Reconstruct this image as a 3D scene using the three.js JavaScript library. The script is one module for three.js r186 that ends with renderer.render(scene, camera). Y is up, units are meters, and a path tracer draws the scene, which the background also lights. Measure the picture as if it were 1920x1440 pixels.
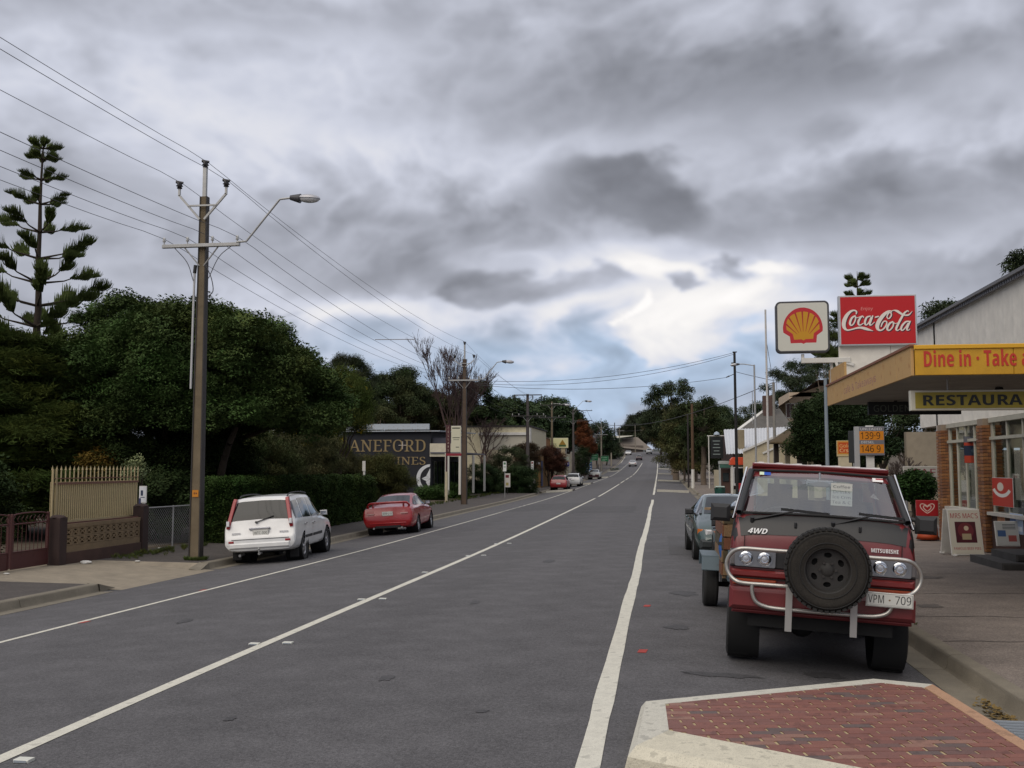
import * as THREE from 'three';
import { mergeGeometries, mergeVertices, toCreasedNormals } from 'three/addons/utils/BufferGeometryUtils.js';
import { FontLoader } from 'three/addons/loaders/FontLoader.js';
import { TextGeometry } from 'three/addons/geometries/TextGeometry.js';
import { Brush, Evaluator, SUBTRACTION } from 'three-bvh-csg';

// ---------------------------------------------------------------- camera, sky, sun, exposure
const scene = new THREE.Scene();
const FOCAL = 1900, EYE = new THREE.Vector3(0, 1.9, 0), YAW = 8.2676, PITCH = 4.6638, RAD = Math.PI / 180;
const camera = new THREE.PerspectiveCamera(2 * Math.atan(720 / FOCAL) / RAD, 4 / 3, 0.1, 4000);
camera.position.copy(EYE);
camera.rotation.set(PITCH * RAD, YAW * RAD, 0, 'YXZ');
camera.updateMatrixWorld(true);
const renderer = new THREE.WebGLRenderer();
renderer.toneMapping = THREE.LinearToneMapping;
renderer.toneMappingExposure = 1.14;
renderer.shadowMap.enabled = true;
const SUN = new THREE.Vector3(-0.34, 0.72, 0.60).normalize();
const sun = new THREE.DirectionalLight(0xfff3e2, 1.5);
sun.name = 'sun';
sun.position.copy(SUN).multiplyScalar(120);
sun.castShadow = true; sun.shadow.radius = 110; sun.shadow.mapSize.set(2048, 2048);
Object.assign(sun.shadow.camera, { left: -70, right: 70, top: 90, bottom: -90, near: 1, far: 400 });
scene.add(sun); scene.add(sun.target);

// gradient noise; per > 0 makes the lattice repeat after per cells
const PERM = new Uint8Array(512), GX = new Float32Array(256), GY = new Float32Array(256), GZ = new Float32Array(256);
{ let q = 99; const r = () => { q = (q + 0x6d2b79f5) | 0; let t = Math.imul(q ^ (q >>> 15), 1 | q); t = (t + Math.imul(t ^ (t >>> 7), 61 | t)) ^ t; return ((t ^ (t >>> 14)) >>> 0) / 4294967296; }; for (let i = 0; i < 256; i++) { PERM[i] = i; const z = r() * 2 - 1, a = r() * 6.2832, c = Math.sqrt(1 - z * z); GX[i] = Math.cos(a) * c; GY[i] = Math.sin(a) * c; GZ[i] = z; } for (let i = 255; i > 0; i--) { const j = Math.floor(r() * (i + 1)), t = PERM[i]; PERM[i] = PERM[j]; PERM[j] = t; } for (let i = 0; i < 256; i++) PERM[i + 256] = PERM[i]; }
function noise3(x, y, z, per = 0) {
  const fx = Math.floor(x), fy = Math.floor(y), fz = Math.floor(z); x -= fx; y -= fy; z -= fz; let X = fx, X1 = fx + 1, Y = fy, Y1 = fy + 1; if (per) { X = ((X % per) + per) % per; X1 = ((X1 % per) + per) % per; Y = ((Y % per) + per) % per; Y1 = ((Y1 % per) + per) % per; }
  X &= 255; X1 &= 255; Y &= 255; Y1 &= 255; const Z = fz & 255, Z1 = (fz + 1) & 255, u = x * x * x * (x * (x * 6 - 15) + 10), v = y * y * y * (y * (y * 6 - 15) + 10), w = z * z * z * (z * (z * 6 - 15) + 10);
  const A = PERM[X], B = PERM[X1], AA = PERM[A + Y], AB = PERM[A + Y1], BA = PERM[B + Y], BB = PERM[B + Y1], x1 = x - 1, y1 = y - 1, z1 = z - 1;
  let h = PERM[AA + Z]; const a0 = GX[h] * x + GY[h] * y + GZ[h] * z; h = PERM[BA + Z]; const a1 = GX[h] * x1 + GY[h] * y + GZ[h] * z; h = PERM[AB + Z]; const a2 = GX[h] * x + GY[h] * y1 + GZ[h] * z; h = PERM[BB + Z]; const a3 = GX[h] * x1 + GY[h] * y1 + GZ[h] * z;
  h = PERM[AA + Z1]; const b0 = GX[h] * x + GY[h] * y + GZ[h] * z1; h = PERM[BA + Z1]; const b1 = GX[h] * x1 + GY[h] * y + GZ[h] * z1; h = PERM[AB + Z1]; const b2 = GX[h] * x + GY[h] * y1 + GZ[h] * z1; h = PERM[BB + Z1]; const b3 = GX[h] * x1 + GY[h] * y1 + GZ[h] * z1;
  const p = a0 + u * (a1 - a0), q = a2 + u * (a3 - a2), r = b0 + u * (b1 - b0), s = b2 + u * (b3 - b2), m = p + v * (q - p), n = r + v * (s - r); return (m + w * (n - m)) * 1.5;
}
function fbm(x, y, z, oct = 4, gain = 0.5, per = 0) { let s = 0, a = 1, t = 0; for (let i = 0; i < oct; i++) { s += a * noise3(x, y, z + i * 7.3, per); t += a; x *= 2; y *= 2; per *= 2; a *= gain; } return s / t; }
function fbm3(x, y, z, oct = 4, gain = 0.5) { let s = 0, a = 1, t = 0; for (let i = 0; i < oct; i++) { s += a * noise3(x + i * 3.1, y + i * 1.7, z + i * 7.3); t += a; x *= 2.03; y *= 2.03; z *= 2.03; a *= gain; } return s / t; }
const clamp = (x, a = 0, b = 1) => Math.min(b, Math.max(a, x)), lerp = (a, b, t) => a + (b - a) * t;
const sstep = (a, b, x) => { const t = clamp((x - a) / (b - a)); return t * t * (3 - 2 * t); };
let seed = 12345;
const rnd = () => { seed = (seed + 0x6d2b79f5) | 0; let t = Math.imul(seed ^ (seed >>> 15), 1 | seed); t = (t + Math.imul(t ^ (t >>> 7), 61 | t)) ^ t; return ((t ^ (t >>> 14)) >>> 0) / 4294967296; };
const rr = (a, b) => a + (b - a) * rnd();
const reseed = (n) => { seed = n * 7919 + 17; };

// a pixel of the photograph gives a direction; the distance comes from what the thing stands on
const ray = (u, v) => new THREE.Vector3((u - 960) / FOCAL, (720 - v) / FOCAL, -1).applyQuaternion(camera.quaternion).normalize();
const atY = (u, v, y) => { const r = ray(u, v); return EYE.clone().addScaledVector(r, (y - EYE.y) / r.y); };
const atD = (u, v, d) => { const r = ray(u, v); return EYE.clone().addScaledVector(r, -d / r.z); };
const atX = (u, v, x) => { const r = ray(u, v); return EYE.clone().addScaledVector(r, x / r.x); };

{ // overcast sky: stratocumulus deck with a break low over the road's end
  const W = 2560, H = 1280, data = new Float32Array(W * H * 4);
  // cloud banks and gaps by direction: [azimuth right of the road, elevation, half-width, half-height (degrees), tone, edge]
  const dir = (u, v) => { const r = ray(u, v); return [Math.atan2(r.x, -r.z) / RAD, Math.asin(r.y) / RAD]; };
  const K = 1 / 33.2, SKYTONE = 0.665;
  const deg = ([u, v, a, b, t, soft = 0.8]) => { const [az, el] = dir(u, v); return [az, el, a * K, b * K, t, soft]; };
  const banks = [ // lighter breaks and darker cloud bases: pixel centre, half-axes, tone, softness
    [520, 150, 420, 170, 0.12, 0.9], [330, 8, 300, 34, -0.08, 0.8], [900, 40, 190, 60, -0.06, 0.8], [1180, 160, 520, 62, -0.085, 0.7], [1560, 120, 420, 95, -0.075, 0.8], [1830, 190, 190, 45, 0.07, 0.7], [1000, 268, 330, 40, 0.035, 0.8], [1660, 40, 220, 40, 0.05, 0.8],
    [1190, 365, 185, 58, -0.13, 0.45], [1620, 350, 360, 75, -0.095, 0.6], [1400, 300, 160, 30, 0.03, 0.7], [960, 350, 120, 42, 0.05, 0.7], [740, 435, 240, 70, -0.075, 0.7], [150, 430, 300, 110, -0.05, 0.9], [420, 330, 220, 60, -0.02, 0.9],
    [1000, 540, 125, 44, -0.16, 0.35], [820, 520, 130, 46, -0.07, 0.7], [1790, 505, 120, 48, -0.06, 0.6], [1560, 470, 200, 34, -0.03, 0.7], [575, 588, 46, 17, -0.15, 0.5],
    [1270, 552, 250, 88, 0.20, 0.9], [1230, 580, 340, 110, 0.07, 1.0], [1270, 494, 95, 20, 0.14, 0.75], [1175, 520, 90, 18, 0.13, 0.6], [1330, 590, 110, 34, 0.14, 0.7], [1468, 503, 50, 17, 0.22, 0.7], [1420, 555, 40, 26, 0.12, 0.6], [1285, 528, 42, 20, -0.25, 0.45], [1398, 498, 42, 36, -0.20, 0.5],
    [1160, 604, 20, 19, 0.20, 0.4], [830, 600, 260, 34, 0.12, 0.8], [560, 560, 230, 40, 0.10, 0.8], [620, 640, 210, 46, 0.10, 0.8], [1280, 650, 90, 22, 0.10, 0.5], [1500, 600, 60, 40, 0.06, 0.6],
  ].map(deg);
  const blues = [[1180, 700, 330, 70, 1], [1440, 610, 60, 60, 0.95], [560, 700, 260, 60, 0.5], [1060, 725, 330, 60, 0.9], [1500, 565, 60, 30, 0.4]].map(deg);
  const LW = 640, LH = 164, low = [0, 1, 2].map(() => new Float32Array((LW + 1) * (LH + 1)));     // the broad fields are smooth: computed coarse, read between
  for (let j = 0; j <= LH; j++) for (let i = 0; i <= LW; i++) {
    const el = -2 + 92 * j / LH, y = Math.sin(el * RAD), c = Math.cos(el * RAD), th = (i / LW - 0.5) * Math.PI * 2, k = 1 / (Math.max(y, 0) + 0.16), px = Math.cos(th) * c * k, pz = Math.sin(th) * c * k, o = j * (LW + 1) + i;
    const a = fbm(px * 1.1 + 3, pz * 1.1, 1.7, 4), b = fbm(px * 1.1 + 9, pz * 1.1 + 4, 8.1, 4);
    low[0][o] = a; low[1][o] = b; low[2][o] = fbm(px * 1.15 + a * 0.9, pz * 1.9 + b * 0.9, 4.4, 5, 0.52);
  }
  const read = (f, i, j) => { const a = Math.min(LW - 1, i | 0), b = Math.min(LH - 1, j | 0), s = i - a, t = j - b, o = b * (LW + 1) + a, n = LW + 1; return (f[o] * (1 - s) + f[o + 1] * s) * (1 - t) + (f[o + n] * (1 - s) + f[o + n + 1] * s) * t; };
  for (let j = 0; j < H; j++) {
    const el = ((j + 0.5) / H - 0.5) * 180, c = Math.cos(el * RAD), lj = (el + 2) / 92 * LH;
    for (let i = 0; i < W; i++) {
      const o = (j * W + i) * 4; data[o + 3] = 1;
      if (el < -1.5) { data[o] = 0.10; data[o + 1] = 0.10; data[o + 2] = 0.095; continue; }
      const th = ((i + 0.5) / W - 0.5) * Math.PI * 2, az = Math.atan2(Math.cos(th), -Math.sin(th)) / RAD, li = (i + 0.5) / W * LW;
      const w1 = read(low[0], li, lj), w2 = read(low[1], li, lj), big = read(low[2], li, lj), rx = Math.cos(th) * c, rz = Math.sin(th) * c;
      const cx = rx * 8 + w1 * 0.8, cz = rz * 8 + w2 * 0.8, cy = el * 0.2, fine = fbm3(cx, cz, cy, 5, 0.52), puff = 1 - 2.2 * Math.abs(fbm3(cx * 1.4 + 5, cz * 1.4, cy * 1.5, 5, 0.52));   // billowed edges
      let t = SKYTONE + big * 0.10 + fine * 0.085 + (puff - 0.5) * 0.10;                 // tone as the eye sees it (display value)
      t += 0.23 * sstep(22, 80, el);
      const ax = az + w1 * 3.5 + fine * 6 + (puff - 0.62) * 1.2 + 0.8, ey = el + w2 * 1.6 + fine * 2.8 + (puff - 0.62) * 0.7;
      let blue = 0;
      if (Math.abs(az + 8) < 75) {
        for (const b of banks) { const dx = (ax - b[0]) / b[2], dy = (ey - b[1]) / b[3], q = dx * dx + dy * dy; if (q < 4) { const e = Math.sqrt(q) + (fine * 0.55 + (0.5 - puff) * 0.22) * (1.1 - b[5] * 0.6); t += b[4] * (b[4] < 0 ? 1.05 : 0.92) * sstep(1 + b[5] * 0.75, 1 - b[5] * 0.8, e); } }
        for (const b of blues) { const dx = (ax - b[0]) / b[2], dy = (ey - b[1]) / b[3], q = dx * dx + dy * dy; if (q < 5) blue += b[4] * Math.exp(-q); }
      }
      blue = clamp(Math.max(blue, 0.45 * sstep(7.5, 2.5, el)) * sstep(0.88, 0.70, t));
      if (t > 0.8) t = 0.8 + 0.2 * (1 - Math.exp(-(t - 0.8) * 4.2));
      t = clamp(t, 0.36, 0.99);
      const lum = Math.pow(t, 2.2), warm = sstep(0.76, 0.93, t), r = lerp(0.935, 1.0, warm), b = lerp(1.13, 0.965, warm);
      data[o] = lum * lerp(r, 0.80, blue); data[o + 1] = lum * lerp(0.977, 1.0, blue); data[o + 2] = lum * lerp(b, 1.30, blue);
    }
  }
  const t = new THREE.DataTexture(data, W, H, THREE.RGBAFormat, THREE.FloatType);
  t.mapping = THREE.EquirectangularReflectionMapping; t.magFilter = THREE.LinearFilter; t.needsUpdate = true;
  scene.background = t; scene.environment = t;
}

// ---------------------------------------------------------------- helpers
const names = new Map();
const numbered = (n) => { const k = names.get(n) ?? 0; names.set(n, k + 1); return k ? n + '_' + String(k).padStart(3, '0') : n; };
function tag(o, label, category, group, kind) { if (label) o.userData.label = label; if (category) o.userData.category = category; if (group) o.userData.group = group; if (kind) o.userData.kind = kind; return o; }
function thing(name, label, category, pos = [0, 0, 0], turn = 0, group) {
  const g = new THREE.Group(); g.name = numbered(name); scene.add(g);
  if (pos.isVector3) g.position.copy(pos); else g.position.set(...pos);
  g.rotation.y = turn; return tag(g, label, category, group);
}
function dup(o, pos, turn, label) {
  const c = o.clone(); c.name = numbered(o.name.replace(/_\d{3}$/, '')); c.userData = { ...o.userData }; scene.add(c);
  if (pos.isVector3) c.position.copy(pos); else c.position.set(...pos);
  if (turn !== undefined) c.rotation.y = turn; if (label) c.userData.label = label; return c;
}
const V = (x, y, z) => new THREE.Vector3(x, y, z);
function metreUV(g) { // texture coordinates in metres, from the face's own direction
  const p = g.attributes.position, n = g.attributes.normal, uv = new Float32Array(p.count * 2);
  for (let i = 0; i < p.count; i++) {
    const ax = Math.abs(n.getX(i)), ay = Math.abs(n.getY(i)), az = Math.abs(n.getZ(i)), x = p.getX(i), y = p.getY(i), z = p.getZ(i);
    if (ay >= ax && ay >= az) { uv[i * 2] = x; uv[i * 2 + 1] = -z; } else if (ax >= az) { uv[i * 2] = -z; uv[i * 2 + 1] = y; } else { uv[i * 2] = x; uv[i * 2 + 1] = y; }
  }
  g.setAttribute('uv', new THREE.BufferAttribute(uv, 2)); return g;
}
const clean = (g) => { g = g.index ? g.toNonIndexed() : g; for (const k of Object.keys(g.attributes)) if (!['position', 'normal', 'uv'].includes(k)) g.deleteAttribute(k); if (!g.attributes.normal) g.computeVertexNormals(); return g; };
class Shape3 { // collects pieces of one part
  constructor() { this.g = []; }
  add(g, m) { g = clean(g); if (m) g.applyMatrix4(m); this.g.push(g); return this; }
  box(cx, cy, cz, sx, sy, sz, ry = 0, rx = 0, rz = 0) { const m = new THREE.Matrix4().makeRotationFromEuler(new THREE.Euler(rx, ry, rz, 'YXZ')).setPosition(cx, cy, cz); return this.add(new THREE.BoxGeometry(sx, sy, sz), m); }
  bev(cx, cy, cz, sx, sy, sz, b = 0.01, ry = 0, rx = 0, rz = 0) { return this.add(bevelBox(sx, sy, sz, b), new THREE.Matrix4().makeRotationFromEuler(new THREE.Euler(rx, ry, rz, 'YXZ')).setPosition(cx, cy, cz)); }
  bar(a, b, r0, r1 = r0, n = 8, cap = true) {
    a = a.isVector3 ? a : V(...a); b = b.isVector3 ? b : V(...b);
    const d = b.clone().sub(a), l = d.length(), m = new THREE.Matrix4().makeRotationFromQuaternion(new THREE.Quaternion().setFromUnitVectors(V(0, 1, 0), d.normalize())).setPosition(a.clone().lerp(b, 0.5));
    return this.add(new THREE.CylinderGeometry(r1, r0, l, n, 1, !cap), m);
  }
  beam(a, b, w, h) { // rectangular bar, h roughly upright
    a = a.isVector3 ? a : V(...a); b = b.isVector3 ? b : V(...b);
    const d = b.clone().sub(a), l = d.length(); d.normalize(); const up = Math.abs(d.y) > 0.95 ? V(0, 0, 1) : V(0, 1, 0), x = new THREE.Vector3().crossVectors(up, d).normalize(), y = new THREE.Vector3().crossVectors(d, x);
    return this.add(new THREE.BoxGeometry(w, h, l), new THREE.Matrix4().makeBasis(x, y, d).setPosition(a.clone().lerp(b, 0.5)));
  }
  tube(pts, r, seg = 24, n = 8, closed = false, straight = false) { pts = pts.map((p) => (p.isVector3 ? p : V(...p))); const c = straight ? polyCurve(pts) : new THREE.CatmullRomCurve3(pts, closed); return this.add(new THREE.TubeGeometry(c, seg, r, n, closed)); }
  lathe(pts, pos, axis = 'y', n = 24) { const g = new THREE.LatheGeometry(pts.map((p) => new THREE.Vector2(...p)), n), m = new THREE.Matrix4(); if (axis === 'x') m.makeRotationZ(-Math.PI / 2); if (axis === 'z') m.makeRotationX(Math.PI / 2); return this.add(g, m.setPosition(...pos)); }
  extrude(shape, depth, m, bevel = 0, curve = 8) { return this.add(new THREE.ExtrudeGeometry(shape, { depth, bevelEnabled: bevel > 0, bevelSize: bevel, bevelThickness: bevel, bevelSegments: 2, curveSegments: curve }), m); }
  poly(pts) { // flat polygon fan from 3-D points
    const a = []; for (let i = 1; i < pts.length - 1; i++) for (const p of [pts[0], pts[i], pts[i + 1]]) a.push(...(p.isVector3 ? p.toArray() : p));
    const g = new THREE.BufferGeometry().setAttribute('position', new THREE.Float32BufferAttribute(a, 3)); g.setAttribute('uv', new THREE.Float32BufferAttribute(new Float32Array(a.length / 3 * 2), 2)); g.computeVertexNormals(); return this.add(g);
  }
  prism(pts, y0, y1) { // upright prism over a plan outline [x, z]
    const s = new THREE.Shape(pts.map(([x, z]) => new THREE.Vector2(x, -z))); return this.extrude(s, y1 - y0, new THREE.Matrix4().makeRotationX(-Math.PI / 2).setPosition(0, y0, 0));
  }
  geo(uv = true) { const l = this.g.map((g) => { if (!g.attributes.uv) g.setAttribute('uv', new THREE.Float32BufferAttribute(new Float32Array(g.attributes.position.count * 2), 2)); return g; }); const g = l.length > 1 ? mergeGeometries(l) : l[0]; return uv ? metreUV(g) : g; }
  build(name, mat, parent, uv = true) { return mesh(name, this.geo(uv), mat, parent); }
}
const polyCurve = (pts) => { const c = new THREE.CurvePath(); for (let i = 0; i + 1 < pts.length; i++) c.add(new THREE.LineCurve3(pts[i], pts[i + 1])); return c; };
function mesh(name, geo, mat, parent = scene) { const m = new THREE.Mesh(geo, mat); m.name = parent === scene ? numbered(name) : name; m.castShadow = m.receiveShadow = true; parent.add(m); return m; }
const S = () => new Shape3();
function bevelBox(sx, sy, sz, b) {
  b = Math.min(b, sx / 2.2, sy / 2.2, sz / 2.2); const s = new THREE.Shape(), x = sx / 2 - b, y = sy / 2 - b;
  s.moveTo(-x, -y); s.lineTo(x, -y); s.lineTo(x, y); s.lineTo(-x, y); s.closePath();
  const g = new THREE.ExtrudeGeometry(s, { depth: sz - 2 * b, bevelEnabled: true, bevelSize: b, bevelThickness: b, bevelSegments: 1 }); g.translate(0, 0, -(sz - 2 * b) / 2); return g;
}
function roundRect(w, h, r, x0 = -w / 2, y0 = -h / 2) { const s = new THREE.Shape(); s.moveTo(x0 + r, y0); s.lineTo(x0 + w - r, y0); s.absarc(x0 + w - r, y0 + r, r, -Math.PI / 2, 0); s.lineTo(x0 + w, y0 + h - r); s.absarc(x0 + w - r, y0 + h - r, r, 0, Math.PI / 2); s.lineTo(x0 + r, y0 + h); s.absarc(x0 + r, y0 + h - r, r, Math.PI / 2, Math.PI); s.lineTo(x0, y0 + r); s.absarc(x0 + r, y0 + r, r, Math.PI, Math.PI * 1.5); return s; }
// ---------------------------------------------------------------- textures and materials
function dataTex(n, f, repeat, srgb = true) {
  const d = new Uint8Array(n * n * 4);
  for (let j = 0; j < n; j++) for (let i = 0; i < n; i++) { const c = f(i / n, j / n, i, j), o = (j * n + i) * 4; d[o] = clamp(c[0]) * 255; d[o + 1] = clamp(c[1]) * 255; d[o + 2] = clamp(c[2]) * 255; d[o + 3] = 255; }
  const t = new THREE.DataTexture(d, n, n); t.wrapS = t.wrapT = THREE.RepeatWrapping; t.magFilter = THREE.LinearFilter; if (srgb) t.colorSpace = THREE.SRGBColorSpace; t.repeat.set(1 / repeat, 1 / repeat); t.needsUpdate = true; return t;
}
const fields = new Map();
function tileFbm(u, v, f, z, oct = 4, gain = 0.5) { // tiling noise, computed once on a 256 grid
  const key = f + '|' + z + '|' + oct + '|' + gain; let F = fields.get(key);
  if (!F) { F = new Float32Array(65536); for (let j = 0; j < 256; j++) for (let i = 0; i < 256; i++) F[j * 256 + i] = fbm(i / 256 * f, j / 256 * f, z, oct, gain, f); fields.set(key, F); }
  const x = u * 256, y = v * 256, i = Math.floor(x), j = Math.floor(y), s = x - i, t = y - j, a = i & 255, b = (i + 1) & 255, c = (j & 255) << 8, d = ((j + 1) & 255) << 8; return (F[c + a] * (1 - s) + F[c + b] * s) * (1 - t) + (F[d + a] * (1 - s) + F[d + b] * s) * t;
}
reseed(1);
const grit = new Float32Array(1024 * 1024); for (let i = 0; i < grit.length; i++) grit[i] = rnd();
const gritAt = (i, j) => grit[((j & 1023) << 10) | (i & 1023)];
const texAsphalt = dataTex(1024, (u, v, i, j) => {
  const g = (gritAt(i, j) + gritAt(i >> 1, (j >> 1) + 300) + gritAt(i + 517, j + 91)) / 3 - 0.5, st = gritAt((i >> 1) + 700, j >> 1) > 0.965 ? 0.13 : 0, dk = gritAt((i >> 2) + 40, (j >> 2) + 800) > 0.99 ? -0.07 : 0;
  const c = 0.80 + g * 0.44 + st + dk + (gritAt((i >> 2) + 11, j >> 2) - 0.5) * 0.16 + (gritAt((i >> 3) + 71, (j >> 3) + 33) - 0.5) * 0.10 + tileFbm(u, v, 7, 3.3, 4) * 0.12 + tileFbm(u, v, 2, 9.3, 2) * 0.06; return [c * 1.01, c * 0.995, c * 1.0];
}, 3.1);
const texGritBump = dataTex(512, (u, v, i, j) => { const g = gritAt(i, j) * 0.5 + gritAt(i >> 1, j >> 1) * 0.5; return [g, g, g]; }, 1.6, false);
const texConcrete = dataTex(512, (u, v, i, j) => { const c = 0.84 + (gritAt(i, j) - 0.5) * 0.12 + tileFbm(u, v, 5, 1.1, 5, 0.6) * 0.13 + tileFbm(u, v, 14, 5.1, 3) * 0.05; return [c, c * 0.985, c * 0.95]; }, 2.3);
const texGrime = dataTex(512, (u, v, i, j) => { const s = tileFbm(u, v, 6, 8.8, 5, 0.62), c = 0.94 + s * 0.10 + (gritAt(i, j) - 0.5) * 0.05; return [c, c * 0.99, c * 0.97]; }, 1.9);
const texWorn = dataTex(512, (u, v, i, j) => { const s = tileFbm(u, v, 9, 2.8, 5, 0.65), w = 1 - 0.16 * sstep(0.14, 0.3, s), g = gritAt(i >> 1, j >> 1) > 0.95 ? 0.86 : 1, c = (0.93 + (gritAt(i, j) - 0.5) * 0.12 + s * 0.12) * w * g; return [c, c * 0.99, c * 0.95]; }, 1.3);
const texWood = dataTex(512, (u, v, i, j) => { const s = tileFbm(u * 1, v * 1, 5, 4.4, 4), g = Math.sin((u * 40 + s * 9) * Math.PI * 2) * 0.06, c = 0.8 + g + (gritAt(i, j >> 4) - 0.5) * 0.2; return [c, c * 0.97, c * 0.92]; }, 0.9);
const texRust = dataTex(512, (u, v, i, j) => { const s = tileFbm(u, v, 8, 6.1, 5, 0.6), r = 0.5 * sstep(0.1, 0.6, s), c = 0.92 + (gritAt(i, j) - 0.5) * 0.14; return [c * lerp(1, 0.75, r), c * lerp(1, 0.56, r), c * lerp(1, 0.42, r)]; }, 1.1);
const texSoil = dataTex(512, (u, v, i, j) => { const c = 0.78 + (gritAt(i, j) - 0.5) * 0.34 + tileFbm(u, v, 8, 3.9, 5) * 0.3; return [c, c * 0.97, c * 0.92]; }, 2.7);
const mats = new Map();
function M(col, rough = 0.75, o = {}) { // linear colour triple or css colour
  const key = JSON.stringify([col, rough, Object.entries(o).map(([k, v]) => [k, v?.uuid ?? v])]); if (mats.has(key)) return mats.get(key);
  const m = new THREE.MeshPhysicalMaterial({ roughness: rough, ...o }); if (Array.isArray(col)) m.color.setRGB(...col); else m.color.set(col); mats.set(key, m); return m;
}
const texDust = dataTex(256, (u, v, i, j) => { const c = 0.97 + tileFbm(u, v, 5, 8.1, 4, 0.6) * 0.08 + (gritAt(i, j) - 0.5) * 0.02; return [c, c, c * 0.99]; }, 1.7);
const paint = (col, o = {}) => M(col, 0.32, { clearcoat: 0.8, clearcoatRoughness: 0.07, map: texDust, ...o });
const C = {
  asphalt: M([0.146, 0.145, 0.147], 0.9, { map: texAsphalt, bumpMap: texGritBump, bumpScale: 0.004 }),
  patch: M([0.12, 0.12, 0.122], 0.9, { map: texAsphalt, bumpMap: texGritBump, bumpScale: 0.004 }),
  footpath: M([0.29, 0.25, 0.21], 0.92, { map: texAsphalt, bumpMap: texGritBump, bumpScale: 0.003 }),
  concrete: M([0.37, 0.325, 0.26], 0.9, { map: texConcrete, bumpMap: texGritBump, bumpScale: 0.002 }),
  kerb: M([0.27, 0.245, 0.20], 0.9, { map: texConcrete, bumpMap: texGritBump, bumpScale: 0.003 }),
  line: M([0.72, 0.71, 0.66], 0.7, { map: texWorn }),
  whiteKerb: M([0.62, 0.61, 0.57], 0.75, { map: texWorn }),
  soil: M([0.13, 0.105, 0.075], 0.95, { map: texSoil }),
  black: M([0.012, 0.012, 0.013], 0.5), rubber: M([0.018, 0.0175, 0.017], 0.85), trim: M([0.022, 0.022, 0.023], 0.6),
  darkSteel: M([0.035, 0.03, 0.028], 0.65, { map: texRust }), steel: M([0.42, 0.42, 0.42], 0.35, { metalness: 0.9 }), galv: M([0.45, 0.46, 0.47], 0.5, { metalness: 0.6, map: texGrime }), chrome: M([0.75, 0.75, 0.75], 0.12, { metalness: 1 }),
  alloy: M([0.45, 0.45, 0.46], 0.3, { metalness: 0.85 }), glassDark: M([0.006, 0.008, 0.008], 0.04, { specularIntensity: 1 }), glass: M([0.85, 0.9, 0.88], 0.02, { transmission: 1, thickness: 0, ior: 1.5 }),
  white: M([0.72, 0.72, 0.70], 0.6, { map: texGrime }), cream: M([0.56, 0.50, 0.36], 0.75, { map: texGrime }), wire: M([0.05, 0.05, 0.055], 0.6), under: M([0.01, 0.01, 0.01], 0.9),
};
function canvasTex(w, h, draw) { const c = document.createElement('canvas'); c.width = w; c.height = h; const x = c.getContext('2d'); draw(x, w, h); const t = new THREE.CanvasTexture(c); t.colorSpace = THREE.SRGBColorSpace; t.magFilter = THREE.LinearFilter; t.anisotropy = 8; return t; }
const printed = (w, h, draw, rough = 0.5, o = {}) => new THREE.MeshPhysicalMaterial({ map: canvasTex(w, h, draw), roughness: rough, ...o });
function panel(name, w, h, mat, parent, pos, ry = 0, rx = 0) { const m = mesh(name, new THREE.PlaneGeometry(w, h), mat, parent); m.position.set(...(pos.isVector3 ? pos.toArray() : pos)); m.rotation.set(rx, ry, 0, 'YXZ'); return m; }
function text(x, str, px, py, size, font, color, maxW, align = 'center') { x.font = size + 'px ' + font; x.fillStyle = color; x.textAlign = align; x.textBaseline = 'middle'; if (maxW) { const w = x.measureText(str).width; x.save(); x.translate(px, py); x.scale(maxW / w, 1); x.fillText(str, 0, 0); x.restore(); } else x.fillText(str, px, py); }
// ---------------------------------------------------------------- ground, road, kerbs, footpaths
const curve1 = (pts) => (x) => { if (x <= pts[0][0]) return pts[0][1]; for (let i = 1; i < pts.length; i++) if (x <= pts[i][0]) { const [a, b] = [pts[i - 1], pts[i]], p0 = pts[i - 2] ?? a, p3 = pts[i + 1] ?? b, t = (x - a[0]) / (b[0] - a[0]), h = b[0] - a[0]; const m1 = i > 1 ? (b[1] - p0[1]) / (b[0] - p0[0]) * h : 0, m2 = i + 1 < pts.length ? (p3[1] - a[1]) / (p3[0] - a[0]) * h : 0, t2 = t * t, t3 = t2 * t; return (2 * t3 - 3 * t2 + 1) * a[1] + (t3 - 2 * t2 + t) * m1 + (-2 * t3 + 3 * t2) * b[1] + (t3 - t2) * m2; } return pts.at(-1)[1]; };
const roadLong = curve1([[-60, 0], [0, 0], [8, 0], [28, -0.15], [50, -0.19], [80, -0.17], [130, 0.22], [181, 0.72], [230, 1.9], [272, 3.3], [300, 4.9], [330, 6.4], [380, 7.4], [450, 7.0], [700, 2]]);
const roadAcross = curve1([[-10.75, -0.40], [-8.2, -0.25], [-4.4, -0.07], [-0.5, 0], [0.6, -0.015], [2.8, -0.10]]);
const XL = -10.6, XR = 2.8;
const roadY = (x, d) => roadLong(d) + roadAcross(clamp(x, -10.75, 2.8));
const pathL = (x, d) => roadY(XL, d) + 0.14 + (XL - x) * 0.012, pathR = (x, d) => roadY(XR, d) + 0.155 + (x - XR) * 0.012;
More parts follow.
